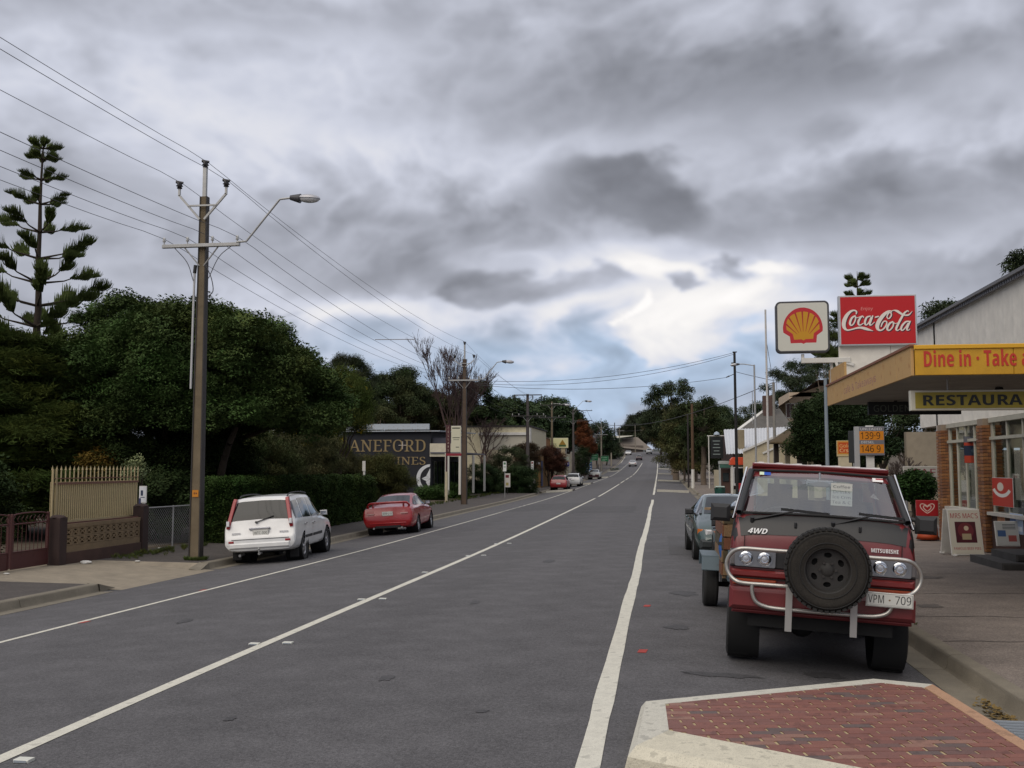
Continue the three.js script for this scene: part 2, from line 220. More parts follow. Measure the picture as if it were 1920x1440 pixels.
function sheet(name, xs, ds, yf, mat, parent, kind) {
  const p = [], ix = []; for (const d of ds) for (const x of xs) p.push(x, yf(x, d), -d);
  const w = xs.length; for (let j = 0; j + 1 < ds.length; j++) for (let i = 0; i + 1 < w; i++) { const a = j * w + i; ix.push(a, a + 1, a + w, a + 1, a + w + 1, a + w); }
  const g = new THREE.BufferGeometry().setAttribute('position', new THREE.Float32BufferAttribute(p, 3)); g.setIndex(ix); g.computeVertexNormals(); metreUV(g);
  const m = mesh(name, g, mat, parent); if (kind) m.userData.kind = kind; return m;
}
const range = (a, b, n) => Array.from({ length: n + 1 }, (_, i) => a + (b - a) * i / n);
const dRoad = [...range(-30, 60, 45), ...range(64, 200, 34), ...range(206, 470, 44)];
// asphalt with its own broad tonal patches (old repairs, wheel tracks) in vertex colours
{
  const road = sheet('road', range(XL, XR, 40), dRoad.flatMap((d, i) => i + 1 < dRoad.length ? [d, (d + dRoad[i + 1]) / 2] : [d]), roadY, C.asphalt.clone(), scene, 'structure');
  road.material.vertexColors = true; const p = road.geometry.attributes.position, c = new Float32Array(p.count * 3);
  for (let i = 0; i < p.count; i++) { const x = p.getX(i), d = -p.getZ(i), w = 1 + fbm(x * 0.35, d * 0.07, 3.1, 4) * 0.12 + fbm(x * 1.3, d * 0.15, 9.1, 3) * 0.06 - 0.05 * Math.exp(-(((Math.abs(x + 2.4) - 0.8) / 0.35) ** 2)) - 0.05 * Math.exp(-(((Math.abs(x + 6.2) - 0.8) / 0.35) ** 2)); c.set([w * 1.0, w, w * 1.005], i * 3); }
  road.geometry.setAttribute('color', new THREE.BufferAttribute(c, 3));
  tag(road, 'long grey asphalt main street running straight to the crest', 'road', null, 'structure');
  for (const [x0, x1, d0, d1] of [[-8.1, -4.5, 52, 62], [-4.2, -1.2, 47, 55], [0.2, 1.9, 24, 31]]) sheet('repair_patch', range(x0, x1, 6), range(d0, d1, 6), (x, d) => roadY(x, d) + 0.004, C.patch, road);
}
{ // terrain to the horizon; it dips under road and footpaths
  const xs = [-900, -600, -400, -250, -160, -110, -80, -60, -45, -34, -26, -20, -17, -15, -14.2, -13.2, -11, -8, -4, 0, 2, 4, 6.5, 8, 10, 13, 17, 22, 30, 40, 55, 80, 110, 160, 250, 400, 600, 900];
  const ds = [-300, -150, -60, -30, -10, 0, 10, 20, 30, 40, 50, 60, 75, 90, 110, 130, 155, 180, 205, 230, 255, 272, 290, 310, 330, 350, 380, 420, 460, 520, 600, 700, 850, 1000, 1300, 1700];
  const m = sheet('ground', xs, ds, (x, d) => { const base = x < XL ? pathL(x, d) : x > XR ? pathR(x, d) : roadY(x, d); const hide = x > -14 && x < 9 ? -0.22 : -0.02; return (x < XL || x > XR ? Math.min(base, roadY(x, d) + 0.4) : base) + hide + (Math.abs(x) > 30 ? fbm(x * 0.01, d * 0.01, 1.2, 3) * 6 * sstep(30, 200, Math.abs(x)) : 0); }, C.soil, scene, 'structure');
  tag(m, 'brown earth and litter under the trees and yards', 'ground', null, 'structure');
}
{ // far wooded ridge beyond the crest
  const s = S(), pts = []; for (let i = 0; i <= 60; i++) { const x = -700 + i * 24; pts.push([x, 24 + fbm(i * 0.21, 2, 3, 4) * 22 - Math.abs(x) * 0.004]); }
  const g = new THREE.PlaneGeometry(1, 1, 60, 6), p = g.attributes.position; for (let k = 0; k < p.count; k++) { const i = k % 61, j = Math.floor(k / 61), f = 1 - j / 6; p.setXYZ(k, pts[i][0], -20 + (pts[i][1] + 20) * Math.sin(f * Math.PI / 2), -1250 + (1 - f) * 260 + fbm(i * 0.6, j * 0.9, 5, 3) * 30); } g.computeVertexNormals();
  tag(mesh('hills', g, M([0.06, 0.075, 0.075], 1, { map: texSoil }), scene), 'distant blue grey wooded hills beyond the crest', 'hills', null, 'structure');
}
// footpaths
const dPathL = range(-25, 420, 180);
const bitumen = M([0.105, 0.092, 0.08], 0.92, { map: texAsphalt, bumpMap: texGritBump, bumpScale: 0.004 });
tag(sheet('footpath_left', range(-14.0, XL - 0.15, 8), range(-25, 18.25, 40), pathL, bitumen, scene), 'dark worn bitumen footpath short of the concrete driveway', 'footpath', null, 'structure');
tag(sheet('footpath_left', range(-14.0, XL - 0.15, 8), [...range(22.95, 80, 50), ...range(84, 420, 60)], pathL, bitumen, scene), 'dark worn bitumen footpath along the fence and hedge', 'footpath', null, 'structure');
tag(sheet('footpath_right', range(XR + 0.15, 9.2, 12), [...range(-25, 80, 60), ...range(84, 420, 50)], pathR, C.footpath, scene), 'brownish bitumen footpath in front of the restaurant', 'footpath', null, 'structure');
{ // concrete driveway crossing
  const f = (x, d) => x > XL - 0.1 ? roadY(x, d) + lerp(0.03, 0.002, clamp((x - XL + 0.1) / 0.4)) : pathL(x, d) - 0.12 * sstep(-13.2, -10.7, x);
  const ds = range(18.5, 22.7, 10), wing = (d) => (d - 20.6) / 2.1;
  const m = sheet('driveway', [...range(-16, XL - 0.1, 12), XL + 0.05, XL + 0.3], ds, f, C.concrete, scene); tag(m, 'pale concrete driveway crossing in front of the red gates', 'driveway', null, 'structure');
  for (const q of [-1, 1]) { // cheeks up to the footpath
    const d = q < 0 ? 18.5 : 22.7, s = S(), xs = range(-14, XL, 10); for (let i = 0; i < 10; i++) { const a = xs[i], b = xs[i + 1]; s.poly([[a, f(a, d), -d], [b, f(b, d), -d], [b, pathL(b, d) + 0.001, -d - q * 0.25], [a, pathL(a, d) + 0.001, -d - q * 0.25]]); } s.build('wing', C.concrete, m);
  }
}
// kerbs, poured in bays with open joints
function kerbRun(name, label, side, d0, d1, bay, mat) {
  const top = thing(name, label, 'kerb'); top.userData.kind = 'structure';
  for (let d = d0; d < d1 - 0.01; d += bay) {
    const e = Math.min(d + bay - 0.014, d1), x0 = side < 0 ? XL : XR, s = side, n = Math.max(1, Math.round((e - d) / 3)), p = [], ix = [];
    // section: gutter toe, face foot, face top (rounded), back top, back foot
    const sec = [[-0.30, -0.006], [-0.02, 0.006], [0.0, 0.03], [0.022, 0.128], [0.04, 0.148], [0.075, 0.156], [0.17, 0.16], [0.17, -0.1], [-0.3, -0.1]];
    for (let i = 0; i <= n; i++) { const dd = d + (e - d) * i / n, y = roadY(x0, dd); for (const [a, b] of sec) { const x = x0 + s * a; p.push(x, (a < -0.02 ? roadY(x, dd) + 0.006 + (b < -0.05 ? -0.1 : 0) : y + b), -dd); } }
    const w = sec.length; for (let i = 0; i < n; i++) for (let k = 0; k < w; k++) { const a = i * w + k, b = i * w + (k + 1) % w; ix.push(a, b, a + w, b, b + w, a + w); }
    const tri = THREE.ShapeUtils.triangulateShape(sec.map(([a, b]) => new THREE.Vector2(a, b)), []); for (const o of [0, n * w]) for (const [a, b, c] of tri) ix.push(o + a, o + b, o + c);
    let g = new THREE.BufferGeometry().setAttribute('position', new THREE.Float32BufferAttribute(p, 3)); g.setIndex(ix); g = toCreasedNormals(g, 0.7); metreUV(g); mesh('kerb_bay', g, mat, top);
  }
  return top;
}
kerbRun('kerb_right', 'grey concrete kerb and gutter beside the red van', 1, -6, 78, 2.4, C.kerb);
kerbRun('kerb_right', 'grey concrete kerb of the far side street beyond the phone boxes', 1, 80, 330, 12, C.kerb);
kerbRun('kerb_left', 'grey concrete kerb ending at the driveway in front of the red gates', -1, -6, 18.25, 2.425, C.kerb);
kerbRun('kerb_left', 'grey concrete kerb beside the parked white four wheel drive', -1, 22.95, 90, 2.4, C.kerb);
kerbRun('kerb_left', 'grey concrete kerb along the far shops and green road signs', -1, 92, 330, 12, C.kerb);
// painted lines
function strip(parent, name, pts, w, mat, lift = 0.004) { // pts [x, d]; width w(d)
  const p = [], ix = []; pts.forEach(([x, d, ww], i) => { const h = (ww ?? w) / 2; p.push(x - h, roadY(x - h, d) + lift, -d, x + h, roadY(x + h, d) + lift, -d); if (i) { const a = i * 2 - 2; ix.push(a, a + 1, a + 2, a + 1, a + 3, a + 2); } });
  const g = new THREE.BufferGeometry().setAttribute('position', new THREE.Float32BufferAttribute(p, 3)); g.setIndex(ix); g.computeVertexNormals(); metreUV(g); return mesh(name, g, mat, parent);
}
function paintedLine(label, segs, x, w, wob = 0) {
  const t = thing('painted_line', label, 'road marking'); t.userData.kind = 'structure';
  for (const [a, b] of segs) strip(t, 'stripe', range(a, b, Math.max(2, Math.round((b - a) / 0.6 < 200 ? (b - a) / 0.6 : (b - a) / 2))).map((d) => [x + (wob ? fbm(d * 0.09, 1, 4, 3) * wob : 0), d, w * (wob ? 1 + fbm(d * 0.5, 7, 2, 2) * 0.3 : 1 + fbm(d * 0.8, 3, 2, 2) * 0.25)]), w, C.line);
  return t;
}
paintedLine('thick uneven white edge line beside the parked red van', [[-6, 65.5], [76.5, 255]], -0.47, 0.155, 0.05);
const dashes = [[-6, 70], [74, 112]]; for (let d = 116; d < 176; d += 18) dashes.push([d, d + 13]); dashes.push([186, 226], [228, 262]);
paintedLine('white centre line down the middle of the road', dashes, -4.42, 0.13);
paintedLine('thin white edge line beside the parked white four wheel drive', [[-6, 262]], -8.1, 0.095);
paintedLine('short white edge line climbing to the crest past the poles', [[272, 305]], -10.2, 0.12);
{ // kerb build-outs with white painted noses
  const spots = [[1, 84], [1, 124], [1, 176], [1, 212], [-1, 92.5], [-1, 118], [-1, 158], [-1, 205]];
  spots.forEach(([s, d], i) => {
    const x0 = s > 0 ? -0.25 : -7.9, x1 = s > 0 ? 2.35 : -10.25, lenB = 3.2, where = s > 0 ? ['by the phone boxes', 'by the thin timber pole', 'under the big gum trees', 'below the crest under gum trees'][i] : ['behind the red hatchback', 'behind the white wagon', 'behind the old white sedan', 'by the green road signs'][i - 4];
    const t = thing('kerb_build_out', 'white nosed kerb build-out ' + where, 'traffic island', [0, 0, 0], 0, 'white nosed kerb build-outs'); const yb = Math.min(roadY(x0, d), roadY(x1, d)), h = 0.17, lo = Math.min(x0, x1), hi = Math.max(x0, x1);
    const sk = (x) => -d - (s > 0 ? 1 : -1) * (x - x0) * 0.12 * s;
    const nose = (a, b, y0, y1, mat, nm) => { const g = new THREE.BufferGeometry(); const P = [[lo, sk(lo) - a], [hi, sk(hi) - a], [hi, sk(hi) - b], [lo, sk(lo) - b]]; const s3 = S(); const Y = (x, y) => roadY(x, d) + y; const v = P.map(([x, z]) => V(x, Y(x, y1), z)), w = P.map(([x, z]) => V(x, Y(x, y0), z)); s3.poly([v[0], v[1], v[2], v[3]]); for (let k = 0; k < 4; k++) s3.poly([w[k], w[(k + 1) % 4], v[(k + 1) % 4], v[k]]); s3.build(nm, mat, t); };
    nose(0, 0.5, 0, h, C.whiteKerb, 'white_nose'); nose(0.5, lenB, 0, h - 0.02, C.footpath, 'paving');
    if (i === 3 || i === 7) { const sh = S(); reseed(50 + i); for (let k = 0; k < 260; k++) { const x = rr(lo + 0.3, hi - 0.3), z = sk(x) - rr(0.7, lenB - 0.2), y = roadY(x, d) + h + rr(0, 0.5), a = rr(0, 6.3), l = 0.14; sh.poly([[x, y, z], [x + Math.cos(a) * l, y + rr(-0.05, 0.12), z + Math.sin(a) * l], [x + Math.cos(a + 1) * l, y + rr(0, 0.14), z + Math.sin(a + 1) * l]]); } sh.build('ground_cover', M([0.035, 0.05, 0.022], 0.9), t).userData.kind = 'stuff'; }
  });
}
{ // raised brick island beside the kerb
  const t = thing('brick_island', 'raised traffic island paved in red bricks with a white painted concrete edge', 'traffic island', [0, 0, 0]); const top = 0.125;
  // outline of the paving (x, d), nose corner first; kerb ring outside it
  const inner = [[0.02, 7.82], [1.78, 8.82], [2.08, 8.68], [2.2, 7.2], [2.34, 5.6], [0.04, 7.05]];
  const outer = [[-0.16, 7.9], [1.74, 9.02], [2.2, 8.86], [2.33, 7.2], [2.5, 5.0], [-0.22, 6.55]];
  const ringMat = C.whiteKerb, parts = inner.length;
  for (let k = 0; k < parts; k++) {
    const n = (k + 1) % parts, I0 = inner[k], I1 = inner[n], O0 = outer[k], O1 = outer[n], s = S(), P = (q, y, e = 0) => V(q[0], y, -q[1]);
    const base = (q) => { const cx = 1.2, cd = 6.2, dx = q[0] - cx, dd = q[1] - cd, l = Math.hypot(dx, dd); return [q[0] + dx / l * 0.05, q[1] + dd / l * 0.05]; }, mid = (q, f) => [lerp(inner[k][0], 0, 0) * 0 + q[0], q[1]];
    const m0 = [lerp(I0[0], O0[0], 0.8), lerp(I0[1], O0[1], 0.8)], m1 = [lerp(I1[0], O1[0], 0.8), lerp(I1[1], O1[1], 0.8)], B0 = base(O0), B1 = base(O1);
    s.poly([P(I0, top + 0.012), P(I1, top + 0.012), P(m1, top + 0.01), P(m0, top + 0.01)]); s.poly([P(m0, top + 0.01), P(m1, top + 0.01), P(O1, top - 0.035), P(O0, top - 0.035)]);
    s.poly([P(O0, top - 0.035), P(O1, top - 0.035), P(B1, -0.1), P(B0, -0.1)]); s.poly([P(I1, top + 0.012), P(I0, top + 0.012), P(I0, 0), P(I1, 0)]);
    const peach = k === 2 || k === 3; s.build('edge_kerb', k === 4 ? M([0.70, 0.665, 0.57], 0.8, { map: texWorn, bumpMap: texGritBump, bumpScale: 0.003 }) : peach ? M([0.50, 0.30, 0.20], 0.8, { map: texWorn }) : ringMat, t);
  }
  const s = S(); s.prism(inner.map(([x, d]) => [x, -d]), 0, top + 0.0045); s.build('mortar_bed', M([0.56, 0.46, 0.28], 0.9, { map: texConcrete }), t);
  // bricks in running bond; rows run along the far edge's direction
  const ang = 0.17, ca = Math.cos(ang), sa = Math.sin(ang);
  const bricks = [[0.235, 0.095, 0.08], [0.21, 0.088, 0.076], [0.26, 0.108, 0.088], [0.225, 0.10, 0.088], [0.17, 0.095, 0.09], [0.14, 0.10, 0.10], [0.30, 0.16, 0.13]].map((c) => M(c, 0.7, { map: texWorn, bumpMap: texGritBump, bumpScale: 0.002 }));
  reseed(7); const bl = 0.215, bw = 0.082; let n = 0;
  const clip = (P) => { for (let i = 0; i < inner.length; i++) { const A = inner[i], B = inner[(i + 1) % inner.length], f = (p) => (B[0] - A[0]) * (p[1] - A[1]) - (B[1] - A[1]) * (p[0] - A[0]), out = []; for (let k = 0; k < P.length; k++) { const a = P[k], b = P[(k + 1) % P.length], fa = f(a), fb = f(b); if (fa <= 0) out.push(a); if (fa * fb < 0) { const t = fa / (fa - fb); out.push([lerp(a[0], b[0], t), lerp(a[1], b[1], t)]); } } P = out; if (P.length < 3) return P; } return P; };
  for (let r = 0; r < 58; r++) for (let c = -4; c < 16; c++) {
    const a = (c + (r % 2 ? 0.5 : 0) + (r % 3 ? 0.08 : -0.05)) * bl, b = r * bw, cx = -0.1 + a * ca - b * sa, cd = 4.7 + a * sa + b * ca, h = (bl - rr(0.014, 0.024)) / 2, w = bw / 2 - 0.001;
    const P = clip([[-h, -w], [h, -w], [h, w], [-h, w]].map(([x, y]) => [cx + x * ca - y * sa, cd + x * sa + y * ca])); if (P.length < 3) continue;
    let A = 0; for (let k = 0; k < P.length; k++) { const e = P[k], f = P[(k + 1) % P.length]; A += e[0] * f[1] - f[0] * e[1]; } if (Math.abs(A) < 0.003) continue;
    const s3 = S(), top3 = top + 0.0105 + rr(-0.0015, 0.0015); s3.poly(P.map(([x, d]) => [x, top3, -d])); for (let k = 0; k < P.length; k++) { const e = P[k], f = P[(k + 1) % P.length]; s3.poly([[e[0], top - 0.01, -e[1]], [f[0], top - 0.01, -f[1]], [f[0], top3, -f[1]], [e[0], top3, -e[1]]]); }
    const patchy = fbm(cx * 1.1, cd * 1.1, 6.2, 2) > 0.12; s3.build('brick', bricks[rnd() < (patchy ? 0.45 : 0.9) ? Math.floor(rnd() * 4) : 4 + Math.floor(rnd() * 3)], t); n++;
  }
  // steel drain bridge between island and kerb
  const b = thing('drain_cover', 'grey ribbed steel plate bridging gutter between island and kerb', 'drain cover', [0, 0, 0]); const q = S();
  q.poly([[2.29, 0.098, -7.82], [2.79, 0.066, -7.96], [2.95, 0.066, -5.2], [2.46, 0.1, -5.0]]); q.build('plate', M([0.30, 0.33, 0.36], 0.55, { metalness: 0.3, map: texGrime }), b);
  for (let k = 0; k < 34; k++) { const d = 7.75 - k * 0.08, x = 2.3 + (7.82 - d) * 0.061; S().beam([x + 0.02, 0.104, -d], [x + 0.47, 0.075, -d - 0.1], 0.018, 0.012).build('rib', M([0.32, 0.35, 0.38], 0.55, { metalness: 0.3 }), b); }
}
{ // raised pavement markers beside the centre line, and survey marks
  const geo = bevelBox(0.11, 0.022, 0.09, 0.009), mw = M([0.62, 0.62, 0.55], 0.5), refl = M([0.5, 0.55, 0.6], 0.2, { metalness: 0.5 });
  const first = thing('road_marker', 'small white raised road marker beside the centre line', 'road marker', [0, 0, 0], 0, 'raised markers along the centre line');
  mesh('body', clean(geo), mw, first); S().box(0, 0.002, 0.046, 0.09, 0.014, 0.004).build('reflector', refl, first);
  const spots = []; for (const [u, v, y] of [[45, 1428, -.06], [477, 1210, -.1], [540, 1210, -.1], [678, 1129.5, -.16], [718, 1129.5, -.16], [797, 1077.5, -.2], [878, 1045, -.22], [907, 1045, -.22], [931, 1021, -.23], [955, 1021, -.23]]) { const p = atY(u, v, y); spots.push([p.x, -p.z]); }
  spots.forEach(([x, d], i) => { const p = [x, roadY(x, d) + 0.009, -d]; if (i) dup(first, p, 0); else first.position.set(...p); });
  const red = M([0.42, 0.05, 0.04], 0.8, { map: texWorn }), pink = [[157, 1156, -.2], [380, 1102, -.28], [1212, 1130, 0], [1203, 1218, 0]];
  for (const [u, v, y] of pink) { const p = atY(u, v, y), m = strip(scene, 'spray_mark', [[p.x, -p.z - 0.1], [p.x + 0.02, -p.z + 0.1]], 0.09, red); tag(m, u < 800 ? 'faded red spray mark by the thin white edge line' : 'faded red spray mark by the thick white edge line', 'paint mark', u < 800 ? 'red marks by the thin edge line' : 'red marks by the thick edge line', 'thing'); }
}
{ // tapered kerb ends at the driveway, and marks on the surfaces
  for (const [d, e, n] of [[18.25, 18.75, 'short of the driveway'], [22.95, 22.45, 'past the driveway beside the power pole']]) { const t = thing('kerb_end', 'sloped concrete kerb end ' + n, 'kerb', [0, 0, 0]); t.userData.kind = 'structure'; const s = S(), y = roadY(XL, d), Q = (x, yy, dd) => V(x, yy, -dd), x0 = XL - 0.24, x1 = XL + 0.006, q = d < e ? -0.03 : 0.03; s.poly([Q(x0, y + 0.158, d + q), Q(x1, y + 0.15, d + q), Q(x1 + 0.03, y + 0.02, e), Q(x0, y + 0.06, e)]); s.poly([Q(x1, y + 0.15, d + q), Q(x1 + 0.03, y - 0.05, d + q), Q(x1 + 0.03, y + 0.02, e)]); s.poly([Q(x0, y + 0.158, d + q), Q(x0, y + 0.06, e), Q(x0, y - 0.1, e), Q(x0, y - 0.1, d + q)]); s.poly([Q(x0, y + 0.06, e), Q(x1 + 0.03, y + 0.02, e), Q(x1 + 0.03, y - 0.1, e), Q(x0, y - 0.1, e)]); s.build('nib', C.kerb, t); }
  reseed(61); const oil = M([0.088, 0.087, 0.088], 0.75, { map: texAsphalt }), blob = (cx, cd, rx, rd, f, mat, name, label, grp) => { const s = S(), pts = range(0, 1, 26).slice(0, -1).map((t) => { const a = t * 6.2832, k = 1 + fbm(Math.cos(a) * 1.6 + cx, Math.sin(a) * 1.6 + cd, 3, 3) * 0.9; const x = cx + Math.cos(a) * rx * k, d = cd + Math.sin(a) * rd * k; return V(x, f(x, d), -d); }); const c = V(cx, f(cx, cd), -cd); for (let i = 0; i < pts.length; i++) s.poly([c, pts[i], pts[(i + 1) % pts.length]]); tag(s.build(name, mat, scene), label, 'stain', grp, 'thing'); };  // darker asphalt tone shared by the blotches and the oil drips
  const rf = (x, d) => roadY(x, d) + 0.0045, pf = (x, d) => pathR(x, d) + 0.0045;
  for (const [x, d, a, b] of [[0.55, 9.75, 0.34, 0.10], [1.5, 10.1, 0.18, 0.14], [0.2, 12.6, 0.14, 0.2], [0.35, 16.2, 0.2, 0.3]]) blob(x, d, a, b, rf, oil, 'dark_blotch', 'dark blotch on the asphalt beside the red van', 'dark blotches by the red van');  // flat irregular patches of darker asphalt tone around the van
  for (const [x, d, a, b] of [[-2.5, 9.2, 0.07, 0.12], [-2.7, 14.8, 0.06, 0.2], [-6.4, 13.2, 0.08, 0.2], [-2.4, 22, 0.12, 0.4], [-1.4, 8.0, 0.05, 0.05], [-3.3, 7.6, 0.04, 0.07]]) blob(x, d, a, b, rf, oil, 'oil_drip', 'small dark oil drip in the traffic lane', 'oil drips in the lanes');
  const tarry = M([0.16, 0.14, 0.12], 0.85, { map: texAsphalt }); for (const [x, d, a, b] of [[4.2, 11.4, 0.12, 0.1], [5.0, 13.2, 0.3, 0.16], [3.6, 14.6, 0.16, 0.2], [5.6, 16.4, 0.2, 0.14], [4.4, 18.6, 0.35, 0.3]]) blob(x, d, a, b, pf, tarry, 'footpath_stain', 'dark stain on the footpath before the restaurant', 'footpath stains');
  for (const [d, sl] of [[11.6, 0.02], [13.6, -0.03], [16.1, 0.02], [19.2, 0.0]]) { const pts = range(2.98, 6.9, 40).map((x) => [x, d + (x - 3) * sl + fbm(x * 2.2, d, 5, 3) * 0.12, rr(0.010, 0.024)]), s = S(); for (let i = 0; i + 1 < pts.length; i++) { const [x, a, w] = pts[i], [x2, b, w2] = pts[i + 1]; s.poly([[x, pf(x, a), -a + w], [x2, pf(x2, b), -b + w2], [x2, pf(x2, b), -b - w2], [x, pf(x, a), -a - w]]); } tag(s.build('footpath_seam', tarry, scene), 'dark tarred seam running across the footpath', 'seam', 'footpath seams', 'thing'); }
}
// ---------------------------------------------------------------- vehicles
const KEYS = ['yb', 'ys', 'yt', 'wb', 'wm', 'ws', 'wt'];
function shell(rows) { // rows [z, yb, ys, yt, wb, wm, ws, wt] from rear (+z) to front (-z)
  const at = (z) => { let i = 0; while (i < rows.length - 2 && z < rows[i + 1][0]) i++; const a = rows[i], b = rows[i + 1], t = clamp((z - a[0]) / (b[0] - a[0])); return Object.fromEntries(KEYS.map((k, j) => [k, lerp(a[j + 1], b[j + 1], t)])); };
  const section = (z) => {
    const { yb, ys, yt, wb, wm, ws, wt } = at(z), ym = yb + (ys - yb) * 0.5, r = Math.min(0.07, (yt - ys) * 0.4);
    let p = [[0, yb], [wb * 0.86, yb], [wb, yb + 0.07], [wm, ym], [wm * 0.6 + ws * 0.4, lerp(ym, ys, 0.7)], [ws, ys], [wt + 0.02, yt - r], [wt - 0.07, yt], [0, yt + 0.02]];
    const q = [p[0]]; for (let i = 1; i < p.length - 1; i++) { const a = p[i - 1], b = p[i], c = p[i + 1], f = 0.22; q.push([lerp(b[0], a[0], f), lerp(b[1], a[1], f)], [lerp(b[0], c[0], f), lerp(b[1], c[1], f)]); } q.push(p.at(-1)); return q;
  };
  const sideX = (z, y) => { const q = section(z); let x = 0; for (let i = 2; i + 1 < q.length; i++) { const a = q[i], b = q[i + 1]; if ((a[1] <= y && y <= b[1])) x = lerp(a[0], b[0], b[1] === a[1] ? 0 : (y - a[1]) / (b[1] - a[1])); } return x; };
  const topY = (z, x) => { const q = section(z); x = Math.abs(x); for (let i = q.length - 2; i > 4; i--) { const a = q[i], b = q[i + 1]; if (x <= a[0] && x >= b[0]) return lerp(a[1], b[1], (a[0] - x) / Math.max(1e-6, a[0] - b[0])); } return q[q.length - 3][1]; };
  const zs = []; for (let i = 0; i + 1 < rows.length; i++) { const n = Math.max(1, Math.ceil((rows[i][0] - rows[i + 1][0]) / 0.22)); for (let k = 0; k < n; k++) zs.push(lerp(rows[i][0], rows[i + 1][0], k / n)); } zs.push(rows.at(-1)[0]);
  const p = [], ix = [], half = section(zs[0]).length, w = half * 2 - 2;
  for (const z of zs) { const q = section(z); for (let i = 0; i < half; i++) p.push(q[i][0], q[i][1], z); for (let i = half - 2; i > 0; i--) p.push(-q[i][0], q[i][1], z); }
  for (let j = 0; j + 1 < zs.length; j++) for (let i = 0; i < w; i++) { const a = j * w + i, b = j * w + (i + 1) % w; ix.push(a, a + w, b, b, a + w, b + w); }
  const cap = (j, flip) => { const c = p.length / 3; let sy = 0; for (let i = 0; i < w; i++) sy += p[(j * w + i) * 3 + 1]; p.push(0, sy / w, zs[j]); for (let i = 0; i < w; i++) { const a = j * w + i, b = j * w + (i + 1) % w; flip ? ix.push(c, b, a) : ix.push(c, a, b); } };
  cap(0, false); cap(zs.length - 1, true);
  const g = new THREE.BufferGeometry().setAttribute('position', new THREE.Float32BufferAttribute(p, 3)); g.setIndex(ix);
  return { geo: g, at, sideX, topY };
}
const evaluator = new Evaluator(); evaluator.attributes = ['position', 'normal']; evaluator.useGroups = false;
function cutArches(g, axles, r, halfW, y) {
  g = g.toNonIndexed(); g.computeVertexNormals(); let b = new Brush(g); b.updateMatrixWorld();
  for (const z of axles) for (const s of [-1, 1]) { const c = new THREE.CylinderGeometry(r, r, 0.5, 24).toNonIndexed(); c.rotateZ(Math.PI / 2); c.deleteAttribute('uv'); const q = new Brush(c); q.position.set(s * (halfW + 0.02), y, z); q.updateMatrixWorld(); b = evaluator.evaluate(b, q, SUBTRACTION); b.updateMatrixWorld(); }
  let o = b.geometry; o = new THREE.BufferGeometry().setAttribute('position', o.index ? o.toNonIndexed().attributes.position : o.attributes.position); o = mergeVertices(o, 1e-4); o = toCreasedNormals(o, 0.62); return metreUV(o);
}
function patch(nu, nv, f) { const p = [], ix = []; for (let j = 0; j <= nv; j++) for (let i = 0; i <= nu; i++) p.push(...f(i / nu, j / nv)); const w = nu + 1; for (let j = 0; j < nv; j++) for (let i = 0; i < nu; i++) { const a = j * w + i; ix.push(a, a + 1, a + w, a + 1, a + w + 1, a + w); } const g = new THREE.BufferGeometry().setAttribute('position', new THREE.Float32BufferAttribute(p, 3)); g.setIndex(ix); g.computeVertexNormals(); return metreUV(g); }
function tyreGeo(r, w, rim) { const h = w / 2; return [[rim, -h * 0.82], [rim + 0.02, -h * 0.98], [r * 0.86, -h * 1.04], [r - 0.03, -h * 0.98], [r - 0.006, -h * 0.84], [r, -h * 0.6], [r - 0.006, -h * 0.36], [r, -h * 0.3], [r, h * 0.3], [r - 0.006, h * 0.36], [r, h * 0.6], [r - 0.006, h * 0.84], [r - 0.03, h * 0.98], [r * 0.86, h * 1.04], [rim + 0.02, h * 0.98], [rim, h * 0.82]]; }
function addWheel(parent, x, y, z, side, r, w, rim, mat, spokes = 5, nm = 'wheel') {
  const g = new THREE.Group(); g.name = nm; g.position.set(x, y, z); parent.add(g);
  S().lathe(tyreGeo(r, w, rim), [0, 0, 0], 'x', 36).build('tyre', C.rubber, g);
  const s = S(), o = side * w * 0.34; s.lathe([[rim, -w * 0.4], [rim, w * 0.4], [rim - 0.03, w * 0.42], [rim - 0.035, w * 0.3], [rim - 0.04, -w * 0.4]].map(([a, b]) => [a, b * side]), [0, 0, 0], 'x', 30);
  for (let k = 0; k < spokes; k++) { const a = k / spokes * Math.PI * 2; s.beam([o * 0.9, 0, 0], [o * 0.95, Math.cos(a) * (rim - 0.015), Math.sin(a) * (rim - 0.015)], 0.03, spokes > 6 ? 0.03 : 0.062); }
  s.lathe([[0, 0.02], [0.05, 0.02], [0.065, -0.03]].map(([a, b]) => [a, b * side]), [o, 0, 0], 'x', 14); s.build('rim', mat, g);
  S().lathe([[0, 0], [rim * 0.98, 0]], [o - side * 0.09, 0, 0], 'x', 24).build('brake_disc', C.trim, g);
  return g;
}
const shells = new Map();
